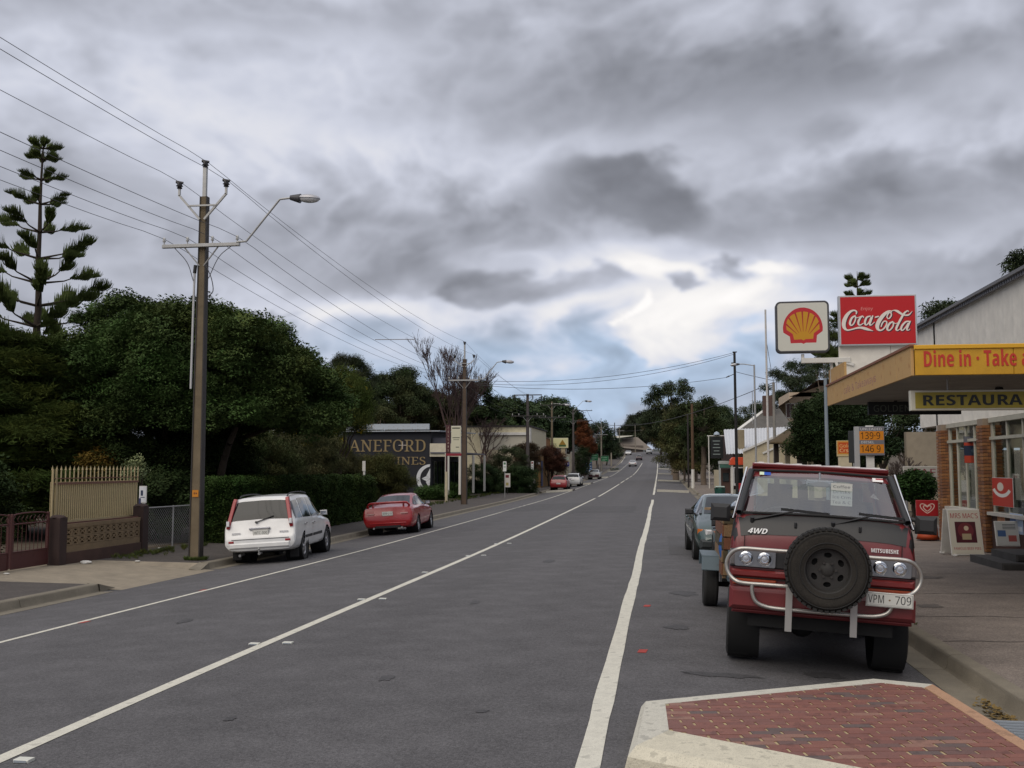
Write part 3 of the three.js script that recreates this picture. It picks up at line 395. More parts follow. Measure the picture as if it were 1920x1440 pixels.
function makeCar(k) { // k: everything that sets one car apart
  const car = thing(k.name, k.label, k.category ?? 'car', k.pos, k.turn ?? 0, k.group); car.rotation.order = 'YXZ'; car.rotation.z = k.roll ?? 0; car.rotation.x = k.pitch ?? 0;
  const key = k.type.id; if (!shells.has(key)) { const s = shell(k.type.rows); shells.set(key, { ...s, cut: cutArches(s.geo, k.type.axles, k.type.wheel * 1.13, k.type.half - 0.2, k.type.wheel + 0.01) }); }
  const T = k.type, s = shells.get(key), body = paint(k.paint, k.dull ? { clearcoat: 0.4 } : {}), n = 8;
  mesh('body', s.cut, body, car);
  S().box(0, T.wheel * 0.95, (T.axles[0] + T.axles[1]) / 2, T.half * 1.3, 0.12, Math.abs(T.axles[0] - T.axles[1]) + 0.9).build('chassis', C.under, car);
  for (const z of T.axles) for (const q of [-1, 1]) { const l = S(); l.add(new THREE.CylinderGeometry(T.wheel * 1.125, T.wheel * 1.125, 0.42, 20, 1, true), new THREE.Matrix4().makeRotationZ(Math.PI / 2).setPosition(q * (T.half - 0.22), T.wheel + 0.01, z)); l.add(new THREE.CircleGeometry(T.wheel * 1.12, 20), new THREE.Matrix4().makeRotationY(Math.PI / 2).setPosition(q * (T.half - 0.42), T.wheel, z)); l.build('wheel_arch', C.under, car); addWheel(car, q * (T.half - 0.13), T.wheel, z, q, T.wheel, T.tyre ?? 0.2, T.rim ?? T.wheel * 0.64, k.rimMat ?? C.alloy, k.spokes ?? 5); }
  // glass: side windows between pillars, screens over the sloping ends
  for (const [z0, z1, lo = 0.05, hi = 0.1] of T.side) for (const q of [-1, 1]) {
    const f = (a, b) => { const z = lerp(z0, z1, a), c = s.at(z), y0 = c.ys + lo, y1 = Math.max(y0 + 0.02, c.yt - hi), y = lerp(y0, y1, b); return [q * (s.sideX(z, y) + 0.006), y, z]; };
    mesh('side_window', patch(n, 4, f), k.glass ?? C.glassDark, car);
  }
  for (const [nm, z0, z1, x0, x1] of T.screens) mesh(nm, patch(10, 6, (a, b) => { const z = lerp(z0, z1, b), x = lerp(-1, 1, a) * lerp(x0, x1, b); const y = s.topY(z, x), e = 0.01, dz = (s.topY(z - e, x * 0.9) - s.topY(z + e, x * 0.9)) / (2 * e), l = Math.hypot(1, dz); return [x, y + 0.008 / l, z + 0.008 * dz / l]; }), k.screenGlass ?? k.glass ?? C.glassDark, car);
  for (const [z0, z1] of T.doors ?? []) for (const q of [-1, 1]) {
    const d = mesh('door', patch(6, 8, (a, b) => { const z = lerp(z0, z1, a), c = s.at(z), y = lerp(c.yb + 0.1, c.ys - 0.02, b); return [q * (s.sideX(z, y) + 0.005), y, z]; }), body, car);
    const hz = lerp(z0, z1, 0.12), hy = s.at(hz).ys - 0.11; S().bev(q * (s.sideX(hz, hy) + 0.025), hy, hz, 0.03, 0.035, 0.17, 0.008).build('handle', k.handleMat ?? body, d);
    if (k.sideTrim) mesh('trim_strip', patch(4, 1, (a, b) => { const z = lerp(z0, z1, lerp(0.03, 0.97, a)), y = lerp(k.sideTrim[0], k.sideTrim[1], b); return [q * (s.sideX(z, y) + 0.014), y, z]; }), C.trim, d);
  }
  if (T.mirror) for (const q of [-1, 1]) { const [mz, my] = T.mirror, x = q * (s.sideX(mz, my) + 0.13); const m = S().bev(x, my + 0.05, mz, 0.19, 0.13, 0.09, 0.03); m.bar([x - q * 0.16, my, mz], [x, my + 0.02, mz], 0.022); m.build('mirror', k.mirrorMat ?? body, car); panel('mirror_glass', 0.15, 0.1, C.chrome, car, [x, my + 0.05, mz + 0.047]); }
  k.extra?.(car, s, T, body); return car;
}
const plate = (car, str, x, y, z, ry = 0, w = 0.37, h = 0.13, rx = 0) => { const m = printed(256, 90, (c) => { c.fillStyle = '#d9d9d2'; c.fillRect(0, 0, 256, 90); c.strokeStyle = '#555'; c.lineWidth = 3; c.strokeRect(2, 2, 252, 86); text(c, str, 128, 46, 62, 'bold sans-serif', '#15151a', 220); }, 0.5); S().bev(x, y, z, w + 0.02, h + 0.02, 0.016, 0.004, ry, rx).build('number_plate', C.white, car); const q = panel('plate_face', w, h, m, car, [x + Math.sin(ry) * 0.0095, y, z + Math.cos(ry) * 0.0095], ry, rx); return q; };
const SUV = { id: 'suv', half: 0.885, wheel: 0.35, tyre: 0.215, rim: 0.215, axles: [-1.42, 1.2], mirror: [-0.72, 1.06],
  rows: [[2.24, 0.44, 0.60, 0.64, 0.74, 0.80, 0.78, 0.74], [2.22, 0.38, 0.68, 0.72, 0.80, 0.86, 0.84, 0.79], [2.17, 0.36, 0.74, 0.78, 0.82, 0.88, 0.86, 0.80], [2.14, 0.35, 0.96, 1.04, 0.83, 0.885, 0.86, 0.80], [2.06, 0.34, 1.04, 1.24, 0.84, 0.885, 0.86, 0.76], [1.88, 0.32, 1.05, 1.60, 0.84, 0.885, 0.86, 0.67], [1.80, 0.32, 1.05, 1.65, 0.84, 0.885, 0.86, 0.66], [0.8, 0.3, 1.03, 1.685, 0.85, 0.885, 0.86, 0.67], [-0.1, 0.3, 1.01, 1.66, 0.85, 0.885, 0.86, 0.66], [-0.42, 0.3, 1.0, 1.58, 0.85, 0.885, 0.86, 0.65], [-1.22, 0.3, 0.97, 1.08, 0.84, 0.885, 0.85, 0.70], [-1.9, 0.32, 0.90, 0.97, 0.82, 0.87, 0.80, 0.66], [-2.12, 0.34, 0.76, 0.84, 0.78, 0.84, 0.76, 0.62], [-2.24, 0.38, 0.56, 0.62, 0.66, 0.74, 0.68, 0.55]],
  side: [[1.95, 1.30, 0.05, 0.12], [1.22, 0.42, 0.05, 0.1], [0.34, -0.55, 0.05, 0.1], [-0.58, -1.0, 0.05, 0.09]], doors: [[1.2, 0.4], [0.37, -0.75]], screens: [['rear_window', 2.112, 1.90, 0.74, 0.60], ['windscreen', -1.18, -0.46, 0.68, 0.60]] };
const SEDAN = { id: 'sedan', half: 0.92, wheel: 0.325, tyre: 0.225, rim: 0.215, axles: [-1.5, 1.3], mirror: [-0.62, 0.98],
  rows: [[2.44, 0.40, 0.58, 0.62, 0.66, 0.76, 0.72, 0.66], [2.41, 0.33, 0.70, 0.74, 0.78, 0.86, 0.82, 0.74], [2.36, 0.30, 0.93, 0.98, 0.82, 0.89, 0.83, 0.75], [2.20, 0.26, 0.97, 1.03, 0.85, 0.91, 0.86, 0.74], [1.78, 0.24, 0.97, 1.06, 0.87, 0.92, 0.87, 0.74], [1.66, 0.24, 0.97, 1.08, 0.87, 0.92, 0.87, 0.72], [0.86, 0.23, 0.96, 1.36, 0.87, 0.92, 0.87, 0.61], [0.55, 0.23, 0.955, 1.41, 0.87, 0.92, 0.87, 0.60], [0.1, 0.23, 0.95, 1.43, 0.87, 0.92, 0.87, 0.61], [-0.32, 0.23, 0.93, 1.39, 0.87, 0.92, 0.86, 0.60], [-1.28, 0.23, 0.91, 1.0, 0.86, 0.92, 0.85, 0.70], [-1.9, 0.23, 0.84, 0.90, 0.84, 0.90, 0.81, 0.66], [-2.25, 0.25, 0.70, 0.76, 0.78, 0.85, 0.75, 0.6], [-2.42, 0.30, 0.52, 0.56, 0.64, 0.74, 0.66, 0.52]],
  side: [[1.5, 1.02, 0.05, 0.08], [0.96, 0.2, 0.05, 0.09], [0.12, -0.72, 0.05, 0.09], [-0.75, -1.08, 0.04, 0.06]], doors: [[1.0, 0.17], [0.13, -0.95]], screens: [['rear_window', 1.62, 0.88, 0.66, 0.55], ['windscreen', -1.22, -0.36, 0.66, 0.54]] };
const HATCH = { id: 'hatch', half: 0.85, wheel: 0.31, tyre: 0.19, rim: 0.19, axles: [-1.38, 1.2], mirror: [-0.6, 0.98],
  rows: [[2.12, 0.40, 0.58, 0.62, 0.62, 0.72, 0.70, 0.62], [2.09, 0.32, 0.72, 0.76, 0.74, 0.82, 0.79, 0.72], [2.02, 0.28, 0.94, 1.0, 0.78, 0.85, 0.80, 0.72], [1.62, 0.25, 0.97, 1.36, 0.80, 0.85, 0.81, 0.60], [1.4, 0.24, 0.97, 1.42, 0.80, 0.85, 0.81, 0.58], [0.4, 0.23, 0.95, 1.46, 0.80, 0.85, 0.81, 0.59], [-0.25, 0.23, 0.93, 1.42, 0.80, 0.85, 0.81, 0.58], [-1.2, 0.23, 0.91, 1.0, 0.80, 0.85, 0.80, 0.66], [-1.7, 0.24, 0.82, 0.88, 0.78, 0.83, 0.76, 0.62], [-2.0, 0.26, 0.66, 0.74, 0.72, 0.79, 0.70, 0.56], [-2.12, 0.3, 0.5, 0.56, 0.60, 0.70, 0.62, 0.5]],
  side: [[1.62, 1.08, 0.05, 0.1], [1.0, 0.24, 0.05, 0.09], [0.16, -0.7, 0.05, 0.09]], doors: [[1.0, 0.2], [0.16, -0.85]], screens: [['rear_window', 1.98, 1.63, 0.66, 0.56], ['windscreen', -1.15, -0.3, 0.62, 0.53]] };
const red = M([0.30, 0.007, 0.011], 0.4, { clearcoat: 0.5, clearcoatRoughness: 0.1 }), lampClear = M([0.62, 0.62, 0.62], 0.12, { clearcoat: 1 }), amber = M([0.6, 0.16, 0.02], 0.2, { clearcoat: 1 });
const onRoad = (x, d) => [x, roadY(x, d), -d], rollAt = (x) => Math.atan((roadY(x + 0.8, 30) - roadY(x - 0.8, 30)) / 1.6);
function tailLamps(car, s, z, y0, y1, x0, x1, name = 'tail_light') { for (const q of [-1, 1]) { const m = mesh(name, patch(4, 3, (a, b) => { const y = lerp(y0, y1, b), zz = lerp(z[0], z[1], b); return [q * lerp(x0, x1, a), y, zz - (a * a) * 0.03]; }), red, car); m.userData.label = 'red tail lamp'; } }
makeCar({ name: 'parked_car', label: 'white four wheel drive wagon parked facing away beside the tall power pole', type: SUV, paint: [0.80, 0.80, 0.80], pos: onRoad(-9.92, 26.1), turn: 0.11, roll: rollAt(-9.7), sideTrim: [0.56, 0.63], handleMat: C.chrome, mirrorMat: paint([0.74, 0.74, 0.74]), spokes: 6,
  extra(car, s, T, body) {
    for (const q of [-1, 1]) {
      const prof = [[2.17, 0.95], [2.185, 1.02], [2.15, 1.12], [1.975, 1.60], [1.93, 1.66], [1.86, 1.66], [1.99, 1.2], [2.03, 0.97]]; const l = S().extrude(new THREE.Shape(prof.map((p) => new THREE.Vector2(...p))), 0.062, new THREE.Matrix4().makeRotationY(-Math.PI / 2).premultiply(new THREE.Matrix4().makeRotationZ(q * 0.2)).setPosition(0, 0, 0).premultiply(new THREE.Matrix4().makeTranslation(q * 0.975 + 0.031, 0.0, 0)), 0.012);
      const t = l.build('tail_light', red, car); S().bev(q * 0.775, 1.05, 2.205, 0.075, 0.13, 0.04, 0.01, 0, -0.2).build('reverse_lamp', lampClear, t);
      S().bev(q * 0.70, 0.60, 2.245, 0.13, 0.05, 0.02, 0.008).build('reflector', red, car);
      S().tube([[q * 0.60, 1.66, 1.72], [q * 0.60, 1.705, 1.55], [q * 0.60, 1.725, 0.4], [q * 0.60, 1.68, -0.2]], 0.018, 20, 6).build('roof_rail', C.trim, car);
      S().bev(q * 0.72, 0.24, 1.72, 0.22, 0.22, 0.02, 0.005).build('mud_flap', C.rubber, car);
    }
    S().bev(0, 0.5, 2.24, 1.5, 0.14, 0.07, 0.03).build('bumper_pad', body, car);
    S().bev(0, 0.905, 2.185, 0.52, 0.05, 0.05, 0.015).build('tailgate_handle', M([0.5, 0.5, 0.52], 0.3, { metalness: 0.6 }), car);
    S().box(0.02, 0.655, 2.243, 1.42, 0.012, 0.012).build('tailgate_seam', C.trim, car);
    S().bar([-0.08, 1.05, 2.155], [-0.08, 1.06, 2.19], 0.03).beam([-0.08, 1.06, 2.17], [0.34, 1.19, 2.11], 0.022, 0.022).build('wiper', C.black, car);
    plate(car, 'WTC-300', 0.03, 0.80, 2.205);
    S().bar([0, 0.30, 2.1], [0, 0.30, 2.32], 0.03).bar([0, 0.3, 2.32], [0, 0.40, 2.32], 0.016).add(new THREE.SphereGeometry(0.03, 12, 8), new THREE.Matrix4().makeTranslation(0, 0.42, 2.32)).build('tow_ball', C.galv, car);
    S().bar([-0.5, 0.28, 1.9], [-0.5, 0.27, 2.24], 0.032, 0.032, 12).build('exhaust', C.steel, car);
    const e = printed(512, 64, (c) => { c.fillStyle = '#c8c8c8'; c.fillRect(0, 0, 512, 64); text(c, 'X-TRAIL', 90, 34, 44, 'sans-serif', '#8b8b8b', 150); text(c, '4×4 X-T', 420, 34, 44, 'bold sans-serif', '#5c5c60', 150); }); panel('badge', 0.22, 0.05, printed(128, 32, (c) => { c.fillStyle = '#dcdcdc'; c.fillRect(0, 0, 128, 32); text(c, 'X-TRAIL', 64, 17, 26, 'sans-serif', '#9a9a9a', 116); }), car, [-0.58, 0.80, 2.192]); panel('badge', 0.22, 0.045, printed(128, 32, (c) => { c.fillStyle = '#dcdcdc'; c.fillRect(0, 0, 128, 32); text(c, '4.2 2.5', 64, 17, 26, 'bold sans-serif', '#66666a', 116); }), car, [0.6, 0.80, 2.192]);
  } });
makeCar({ name: 'parked_car', label: 'shiny red sedan with boot spoiler parked by the hedge', type: SEDAN, paint: [0.36, 0.012, 0.016], pos: onRoad(-9.62, 37.4), turn: 0.06, roll: rollAt(-9.7), mirrorMat: C.trim, spokes: 5,
  extra(car, s, T, body) {
    tailLamps(car, s, [2.43, 2.39], 0.74, 0.89, 0.50, 0.83);
    for (const q of [-1, 1]) { S().bev(q * 0.60, 0.785, 2.437, 0.26, 0.035, 0.012, 0.004).build('reverse_lamp', M([0.6, 0.35, 0.33], 0.2, { clearcoat: 1 }), car); S().bev(q * 0.55, 1.07, 2.2, 0.06, 0.12, 0.1, 0.02).build('spoiler_leg', body, car); }
    S().add(new THREE.TubeGeometry(new THREE.CatmullRomCurve3([V(-0.76, 1.02, 2.16), V(-0.68, 1.13, 2.26), V(-0.3, 1.16, 2.33), V(0.3, 1.16, 2.33), V(0.68, 1.13, 2.26), V(0.76, 1.02, 2.16)]), 30, 0.04, 8)).build('spoiler', body, car);
    plate(car, 'WRP-218', 0, 0.78, 2.435); S().bev(0, 0.44, 2.435, 1.3, 0.05, 0.05, 0.02).build('bumper_lip', body, car);
    for (const q of [-1, 1]) S().bar([q * 0.5, 0.28, 2.2], [q * 0.5, 0.28, 2.46], 0.035, 0.035, 12).build('exhaust', C.steel, car); S().box(0, 0.32, 2.40, 0.9, 0.08, 0.1).build('diffuser', C.black, car);
  } });
makeCar({ name: 'parked_car', label: 'small red hatchback parked behind a white nosed build-out', type: HATCH, paint: [0.30, 0.014, 0.016], pos: onRoad(-9.75, 100.5), extra(car, s) { tailLamps(car, s, [2.105, 2.03], 0.72, 0.92, 0.52, 0.78); plate(car, 'VBK-512', 0, 0.66, 2.125); } });
makeCar({ name: 'parked_car', label: 'white station wagon parked just beyond the small red hatchback', type: HATCH, paint: [0.66, 0.67, 0.67], pos: onRoad(-9.35, 112), extra(car, s) { tailLamps(car, s, [2.105, 2.03], 0.66, 0.92, 0.60, 0.79); plate(car, 'WAF-330', 0, 0.7, 2.12); } });
makeCar({ name: 'parked_car', label: 'old white over maroon sedan parked by the information signs', type: SEDAN, paint: [0.55, 0.55, 0.52], pos: onRoad(-9.6, 152), extra(car, s) { mesh('maroon_panel', patch(6, 2, (a, b) => [lerp(-0.78, 0.78, a), lerp(0.36, 0.72, b), 2.446]), M([0.06, 0.02, 0.022], 0.4), car); tailLamps(car, s, [2.45, 2.44], 0.62, 0.72, 0.4, 0.76); plate(car, 'UKD-041', 0, 0.66, 2.455); } });
makeCar({ name: 'moving_car', label: 'white sedan driving away up the hill in the lane', type: SEDAN, paint: [0.66, 0.66, 0.66], pos: onRoad(-6.2, 238), pitch: 0.03, extra(car, s) { tailLamps(car, s, [2.45, 2.43], 0.70, 0.84, 0.5, 0.8); S().box(0, 0.42, 2.44, 1.5, 0.22, 0.04).build('dark_bumper', C.trim, car); } });
makeCar({ name: 'moving_car', label: 'dark maroon car driving away ahead of the white sedan', type: HATCH, paint: [0.03, 0.014, 0.02], pos: onRoad(-5.6, 282), pitch: 0.04, extra(car, s) { tailLamps(car, s, [2.11, 2.04], 0.72, 0.9, 0.5, 0.76); } });
makeCar({ name: 'moving_car', label: 'white utility coming over the crest towards the town', type: SUV, paint: [0.62, 0.64, 0.64], pos: onRoad(-3.2, 318), turn: Math.PI, extra(car) { for (const q of [-1, 1]) S().bev(q * 0.6, 0.78, -2.2, 0.3, 0.16, 0.06, 0.02).build('headlight', lampClear, car); S().bev(0, 0.52, -2.24, 1.5, 0.16, 0.1, 0.03).build('bull_bar', C.trim, car); } });
makeCar({ name: 'parked_car', label: 'white car with bright headlamps parked at the crest', type: SEDAN, paint: [0.6, 0.6, 0.6], pos: [-9.6, roadY(-9.6, 318), -318], turn: Math.PI, extra(car) { for (const q of [-1, 1]) S().bev(q * 0.6, 0.66, -2.3, 0.34, 0.15, 0.14, 0.03).build('headlight', M([0.9, 0.9, 0.88], 0.1), car); } });
// the two parked behind the trailer
makeCar({ name: 'parked_car', label: 'green sedan parked facing the camera behind the blue car', type: SEDAN, paint: [0.035, 0.065, 0.062], pos: onRoad(1.56, 24.6), turn: Math.PI + 0.03, roll: 0.03, mirrorMat: C.trim,
  extra(car) { for (const q of [-1, 1]) { S().bev(q * 0.56, 0.66, -2.24, 0.30, 0.13, 0.16, 0.03, q * 0.25).build('headlight', lampClear, car); S().bev(q * 0.765, 0.66, -2.13, 0.12, 0.13, 0.2, 0.03, q * 0.5).build('indicator', amber, car); } S().bev(0, 0.42, -2.34, 1.62, 0.2, 0.22, 0.05).build('bumper', M([0.03, 0.035, 0.036], 0.5), car); S().bev(0, 0.66, -2.29, 0.7, 0.09, 0.06, 0.02).build('grille', C.black, car); S().box(0.72, 1.01, -0.98, 0.05, 0.02, 0.3).build('wiper', C.black, car); } });
makeCar({ name: 'parked_car', label: 'dark blue car parked close behind the loaded trailer', type: SEDAN, paint: [0.03, 0.04, 0.06], pos: onRoad(1.92, 19.4), turn: Math.PI, roll: 0.03, mirrorMat: C.trim,
  extra(car) { for (const q of [-1, 1]) { S().bev(q * 0.58, 0.66, -2.26, 0.34, 0.14, 0.14, 0.03).build('headlight', lampClear, car); } S().bev(0, 0.42, -2.34, 1.6, 0.2, 0.2, 0.05).build('bumper', C.trim, car); S().tube([[-0.5, 1.45, 0.3], [0, 1.5, 0.3], [0.5, 1.45, 0.3]], 0.02, 10, 6).build('roof_rack', C.black, car); } });
// ---------------------------------------------------------------- red van with spare wheel on its bull bar
{
  const van = thing('parked_van', 'red and black four wheel drive van with a spare wheel on its bull bar', 'van', [1.62, roadY(1.62, 11.2) + 0.018, -12.08], Math.PI - 0.09); van.rotation.order = 'YXZ'; van.rotation.z = 0.056;
  const rows = [[2.18, 0.58, 1.25, 1.82, 0.70, 0.78, 0.76, 0.68], [2.1, 0.54, 1.32, 1.93, 0.78, 0.84, 0.82, 0.72], [0.4, 0.52, 1.34, 1.96, 0.80, 0.845, 0.83, 0.71], [-1.25, 0.52, 1.34, 1.955, 0.80, 0.845, 0.83, 0.70], [-1.42, 0.52, 1.34, 1.935, 0.80, 0.845, 0.83, 0.69], [-1.50, 0.52, 1.34, 1.885, 0.80, 0.845, 0.825, 0.685], [-2.06, 0.54, 1.38, 1.475, 0.80, 0.845, 0.81, 0.77], [-2.13, 0.55, 1.34, 1.40, 0.80, 0.845, 0.80, 0.76], [-2.19, 0.56, 1.22, 1.29, 0.79, 0.835, 0.79, 0.745], [-2.205, 0.60, 1.05, 1.12, 0.74, 0.79, 0.76, 0.70]];
  const s = shell(rows), redP = M([0.17, 0.016, 0.019], 0.42, { clearcoat: 0.45, clearcoatRoughness: 0.2, map: texGrime }), blackP = M([0.018, 0.018, 0.019], 0.42, { map: texGrime });
  let g = s.geo.toNonIndexed(); g.computeVertexNormals(); let b = new Brush(g); b.updateMatrixWorld();
  const sub = (geo, pos, rot) => { geo = geo.index ? geo.toNonIndexed() : geo; geo.deleteAttribute('uv'); const q = new Brush(geo); if (pos) q.position.set(...pos); if (rot) q.rotation.set(...rot); q.updateMatrixWorld(); b = evaluator.evaluate(b, q, SUBTRACTION); b.updateMatrixWorld(); };
  for (const z of [-1.4, 0.85]) for (const q of [-1, 1]) { const c = new THREE.CylinderGeometry(0.42, 0.42, 0.42, 24); c.rotateZ(Math.PI / 2); sub(c, [q * 0.76, 0.42, z]); }
  { const sh = new THREE.Shape([[-1.9, 0.85], [2.0, 0.85], [2.0, 1.86], [-1.42, 1.86], [-1.96, 1.44]].map((p) => new THREE.Vector2(...p))); const e = new THREE.ExtrudeGeometry(sh, { depth: 1.26, bevelEnabled: false }); e.rotateY(-Math.PI / 2); e.translate(0.63, 0, 0); sub(e); }   // cabin
  { const sh = new THREE.Shape([[-0.735, 0], [0.735, 0], [0.64, 0.585], [-0.64, 0.585]].map((p) => new THREE.Vector2(...p))); const e = new THREE.ExtrudeGeometry(sh, { depth: 0.5, bevelEnabled: false }); e.translate(0, 0, -0.25); const m = new THREE.Matrix4().makeRotationX(Math.atan2(0.545, 0.41) - 0.0).setPosition(0, 1.495, -2.035); const mm = new THREE.Matrix4().makeRotationX(Math.atan2(0.54, 0.385)).setPosition(0, 1.50, -2.03); e.applyMatrix4(mm); sub(e); }   // windscreen opening
  for (const [z0, z1] of [[-1.72, -0.75], [-0.62, 0.6], [0.72, 1.95]]) sub(new THREE.BoxGeometry(2.2, 0.42, z1 - z0), [0, 1.62, (z0 + z1) / 2]);
  sub(new THREE.BoxGeometry(1.2, 0.42, 0.6), [0, 1.6, 2.2]);
  let o = new THREE.BufferGeometry().setAttribute('position', b.geometry.index ? b.geometry.toNonIndexed().attributes.position : b.geometry.attributes.position); o = toCreasedNormals(mergeVertices(o, 1e-4), 0.62); metreUV(o);
  mesh('body', o, redP, van);
  // black upper face: band under the windscreen, pillars and sides at window height
  const topP = (z0, z1, x0, x1, off = 0.006) => patch(12, 4, (a, c) => { const z = lerp(z0, z1, c), x = lerp(-1, 1, a) * lerp(x0, x1, c), e = 0.01, y = s.topY(z, x), dz = (s.topY(z - e, x * 0.9) - s.topY(z + e, x * 0.9)) / (2 * e), l = Math.hypot(1, dz); return [x, y + off / l, z + off * dz / l]; });
  mesh('front_panel', topP(-2.19, -2.068, 0.74, 0.775), blackP, van);
  for (const q of [-1, 1]) { mesh('shoulder_panel', patch(4, 6, (a, c) => { const z = lerp(-2.185, -2.0, c), k = s.at(z), y = lerp(Math.min(1.26, k.ys - 0.02), Math.max(k.ys, k.yt - 0.03), a); return [q * (s.sideX(z, y) + 0.006), y, z]; }), blackP, van);
    S().tube([[q * 0.765, 1.485, -2.09], [q * 0.715, 1.70, -1.79], [q * 0.668, 1.89, -1.515]], 0.032, 12, 6).build('pillar_trim', blackP, van);
    S().tube([[q * 0.825, 1.42, -2.03], [q * 0.76, 1.70, -1.72], [q * 0.715, 1.92, -1.47]], 0.012, 12, 6).build('drip_rail', C.chrome, van);
    mesh('black_waist', patch(10, 3, (a, c) => { const z = lerp(-2.0, 2.0, a), y = lerp(1.2, 1.4, c); return [q * (s.sideX(z, y) + 0.006), y, z]; }), blackP, van);
    for (const [z0, z1] of [[-1.72, -0.75], [-0.62, 0.6], [0.72, 1.95]]) mesh('side_window', patch(2, 2, (a, c) => { const y = lerp(1.41, 1.83, c), z = lerp(z0, z1, a); return [q * (s.sideX(z, y) - 0.012), y, z]; }), C.glass, van); }
  S().box(0, 1.6, 2.13, 1.2, 0.42, 0.006).build('rear_window', C.glass, van);
  const glassV = M([0.80, 0.86, 0.86], 0.03, { transmission: 1, thickness: 0, ior: 2.4 });
  const ws = mesh('windscreen', topP(-2.055, -1.505, 0.735, 0.645, 0.002), glassV, van);
  S().tube([[-0.75, 1.487, -2.066], [0, 1.503, -2.07], [0.75, 1.487, -2.066]], 0.014, 10, 6).build('seal', C.rubber, ws); S().tube([[-0.655, 1.898, -1.5], [0, 1.912, -1.5], [0.655, 1.898, -1.5]], 0.014, 10, 6).build('seal', C.rubber, ws);
  S().bev(0, 1.94, -1.42, 1.32, 0.04, 0.10, 0.018, 0, 0.5).build('roof_lip', redP, van); S().bev(0, 1.967, -1.36, 1.28, 0.022, 0.06, 0.008).build('roof_edge', M([0.68, 0.66, 0.64], 0.4), van); for (let k = -3; k <= 3; k++) S().box(k * 0.19, 1.982, 0.3, 0.05, 0.012, 3.2).build('roof_rib', M([0.6, 0.58, 0.57], 0.5), van); S().box(0, 1.972, 0.3, 1.3, 0.01, 3.3).build('roof_skin', M([0.62, 0.60, 0.58], 0.5, { map: texGrime }), van);
  // interior
  { const lin = M([0.16, 0.165, 0.18], 0.9); S().box(0, 1.852, 0.25, 1.24, 0.012, 3.3).box(0, 1.86, -1.46, 1.3, 0.06, 0.05, 0, 0.6).build('headlining', lin, van); for (const q of [-1, 1]) S().box(q * 0.622, 1.13, 0.05, 0.012, 0.55, 3.8).build('inner_panel', lin, van); S().box(0, 0.86, 0.05, 1.24, 0.02, 3.8).build('cabin_floor', C.trim, van); }
  for (const q of [-1, 1]) { S().box(q * 0.705, 1.13, -2.2135, 0.006, 0.30, 0.012).build('panel_gap', C.under, van); mesh('door_gap', patch(1, 10, (a, c) => { const y = lerp(0.62, 1.36, c), z = lerp(-1.02, -1.012, a); return [q * (s.sideX(z, y) + 0.003), y, z]; }), C.under, van); } S().box(0, 0.962, -2.212, 1.6, 0.006, 0.02).box(0, 0.885, -2.22, 1.6, 0.008, 0.03).build('panel_gap', C.under, van);
  const cloth = M([0.05, 0.055, 0.07], 0.9, { map: texSoil });
  for (const q of [-1, 1]) { const seat = new THREE.Group(); seat.name = 'seat'; van.add(seat); S().bev(q * 0.36, 1.0, -1.05, 0.5, 0.16, 0.5, 0.05).build('cushion', cloth, seat); S().bev(q * 0.36, 1.32, -0.8, 0.48, 0.6, 0.14, 0.05, 0, 0.15).build('backrest', cloth, seat); S().bev(q * 0.36, 1.68, -0.74, 0.26, 0.16, 0.1, 0.04).build('headrest', cloth, seat); }
  for (const z of [0.2, 1.2]) S().bev(0, 1.2, z, 1.2, 0.7, 0.16, 0.05).build('rear_seat', cloth, van);
  S().bev(0, 1.34, -1.78, 1.2, 0.16, 0.3, 0.04).build('dashboard', M([0.05, 0.055, 0.06], 0.8), van);
  S().add(new THREE.TorusGeometry(0.19, 0.016, 8, 24), new THREE.Matrix4().makeRotationX(-0.9).setPosition(0.36, 1.42, -1.5)).build('steering_wheel', C.black, van);
  S().bev(0, 1.80, -1.60, 0.26, 0.07, 0.03, 0.012, 0, -0.2).bar([0, 1.83, -1.6], [0, 1.9, -1.52], 0.01).build('rear_view_mirror', M([0.2, 0.21, 0.23], 0.4), van);
  const wsAt = (x, f, off) => { const z = lerp(-2.055, -1.505, f); return [x, lerp(1.478, 1.885, f) + 0.02 + off * 0.6, z - off * 0.8]; };
  const tilt = -Math.atan2(0.55, 0.407);
  const note = (w, h, x, f, lines) => { const m = printed(160, 200, (c) => { c.fillStyle = '#b9b9b2'; c.fillRect(0, 0, 160, 200); lines.forEach((l, i) => text(c, l, 80, 32 + i * 46, 34, 'sans-serif', '#44464c', Math.min(140, l.length * 22))); }, 0.8); const p = panel('paper_notice', w, h, m, van, wsAt(x, f, -0.035), Math.PI, 0); p.rotation.set(-tilt * 0 - Math.PI / 2 + Math.atan2(0.407, 0.55) * 0 + 0.9, Math.PI, 0, 'YXZ'); p.rotation.x = 0.93 - Math.PI / 2 + 0.62 - 0.6 + 0.5; return p; };
  note(0.2, 0.22, -0.20, 0.56, ['Coffee', 'Drinks', 'Ice Crm', 'Tea & C']);
  const sticker = (w, h, x, f, draw) => { const p = panel('sticker', w, h, printed(64, 48, draw), van, wsAt(x, f, -0.012), Math.PI, 0); p.rotation.set(-0.93, Math.PI, 0, 'YXZ'); };
  sticker(0.11, 0.05, 0.53, 0.93, (c) => { c.fillStyle = '#1d4fb0'; c.fillRect(0, 0, 64, 48); c.fillStyle = '#cfe0c0'; c.fillRect(0, 0, 26, 48); }); sticker(0.10, 0.06, -0.55, 0.92, (c) => { c.fillStyle = '#e8e4e0'; c.fillRect(0, 0, 64, 48); c.fillStyle = '#a03038'; c.fillRect(20, 4, 44, 18); });
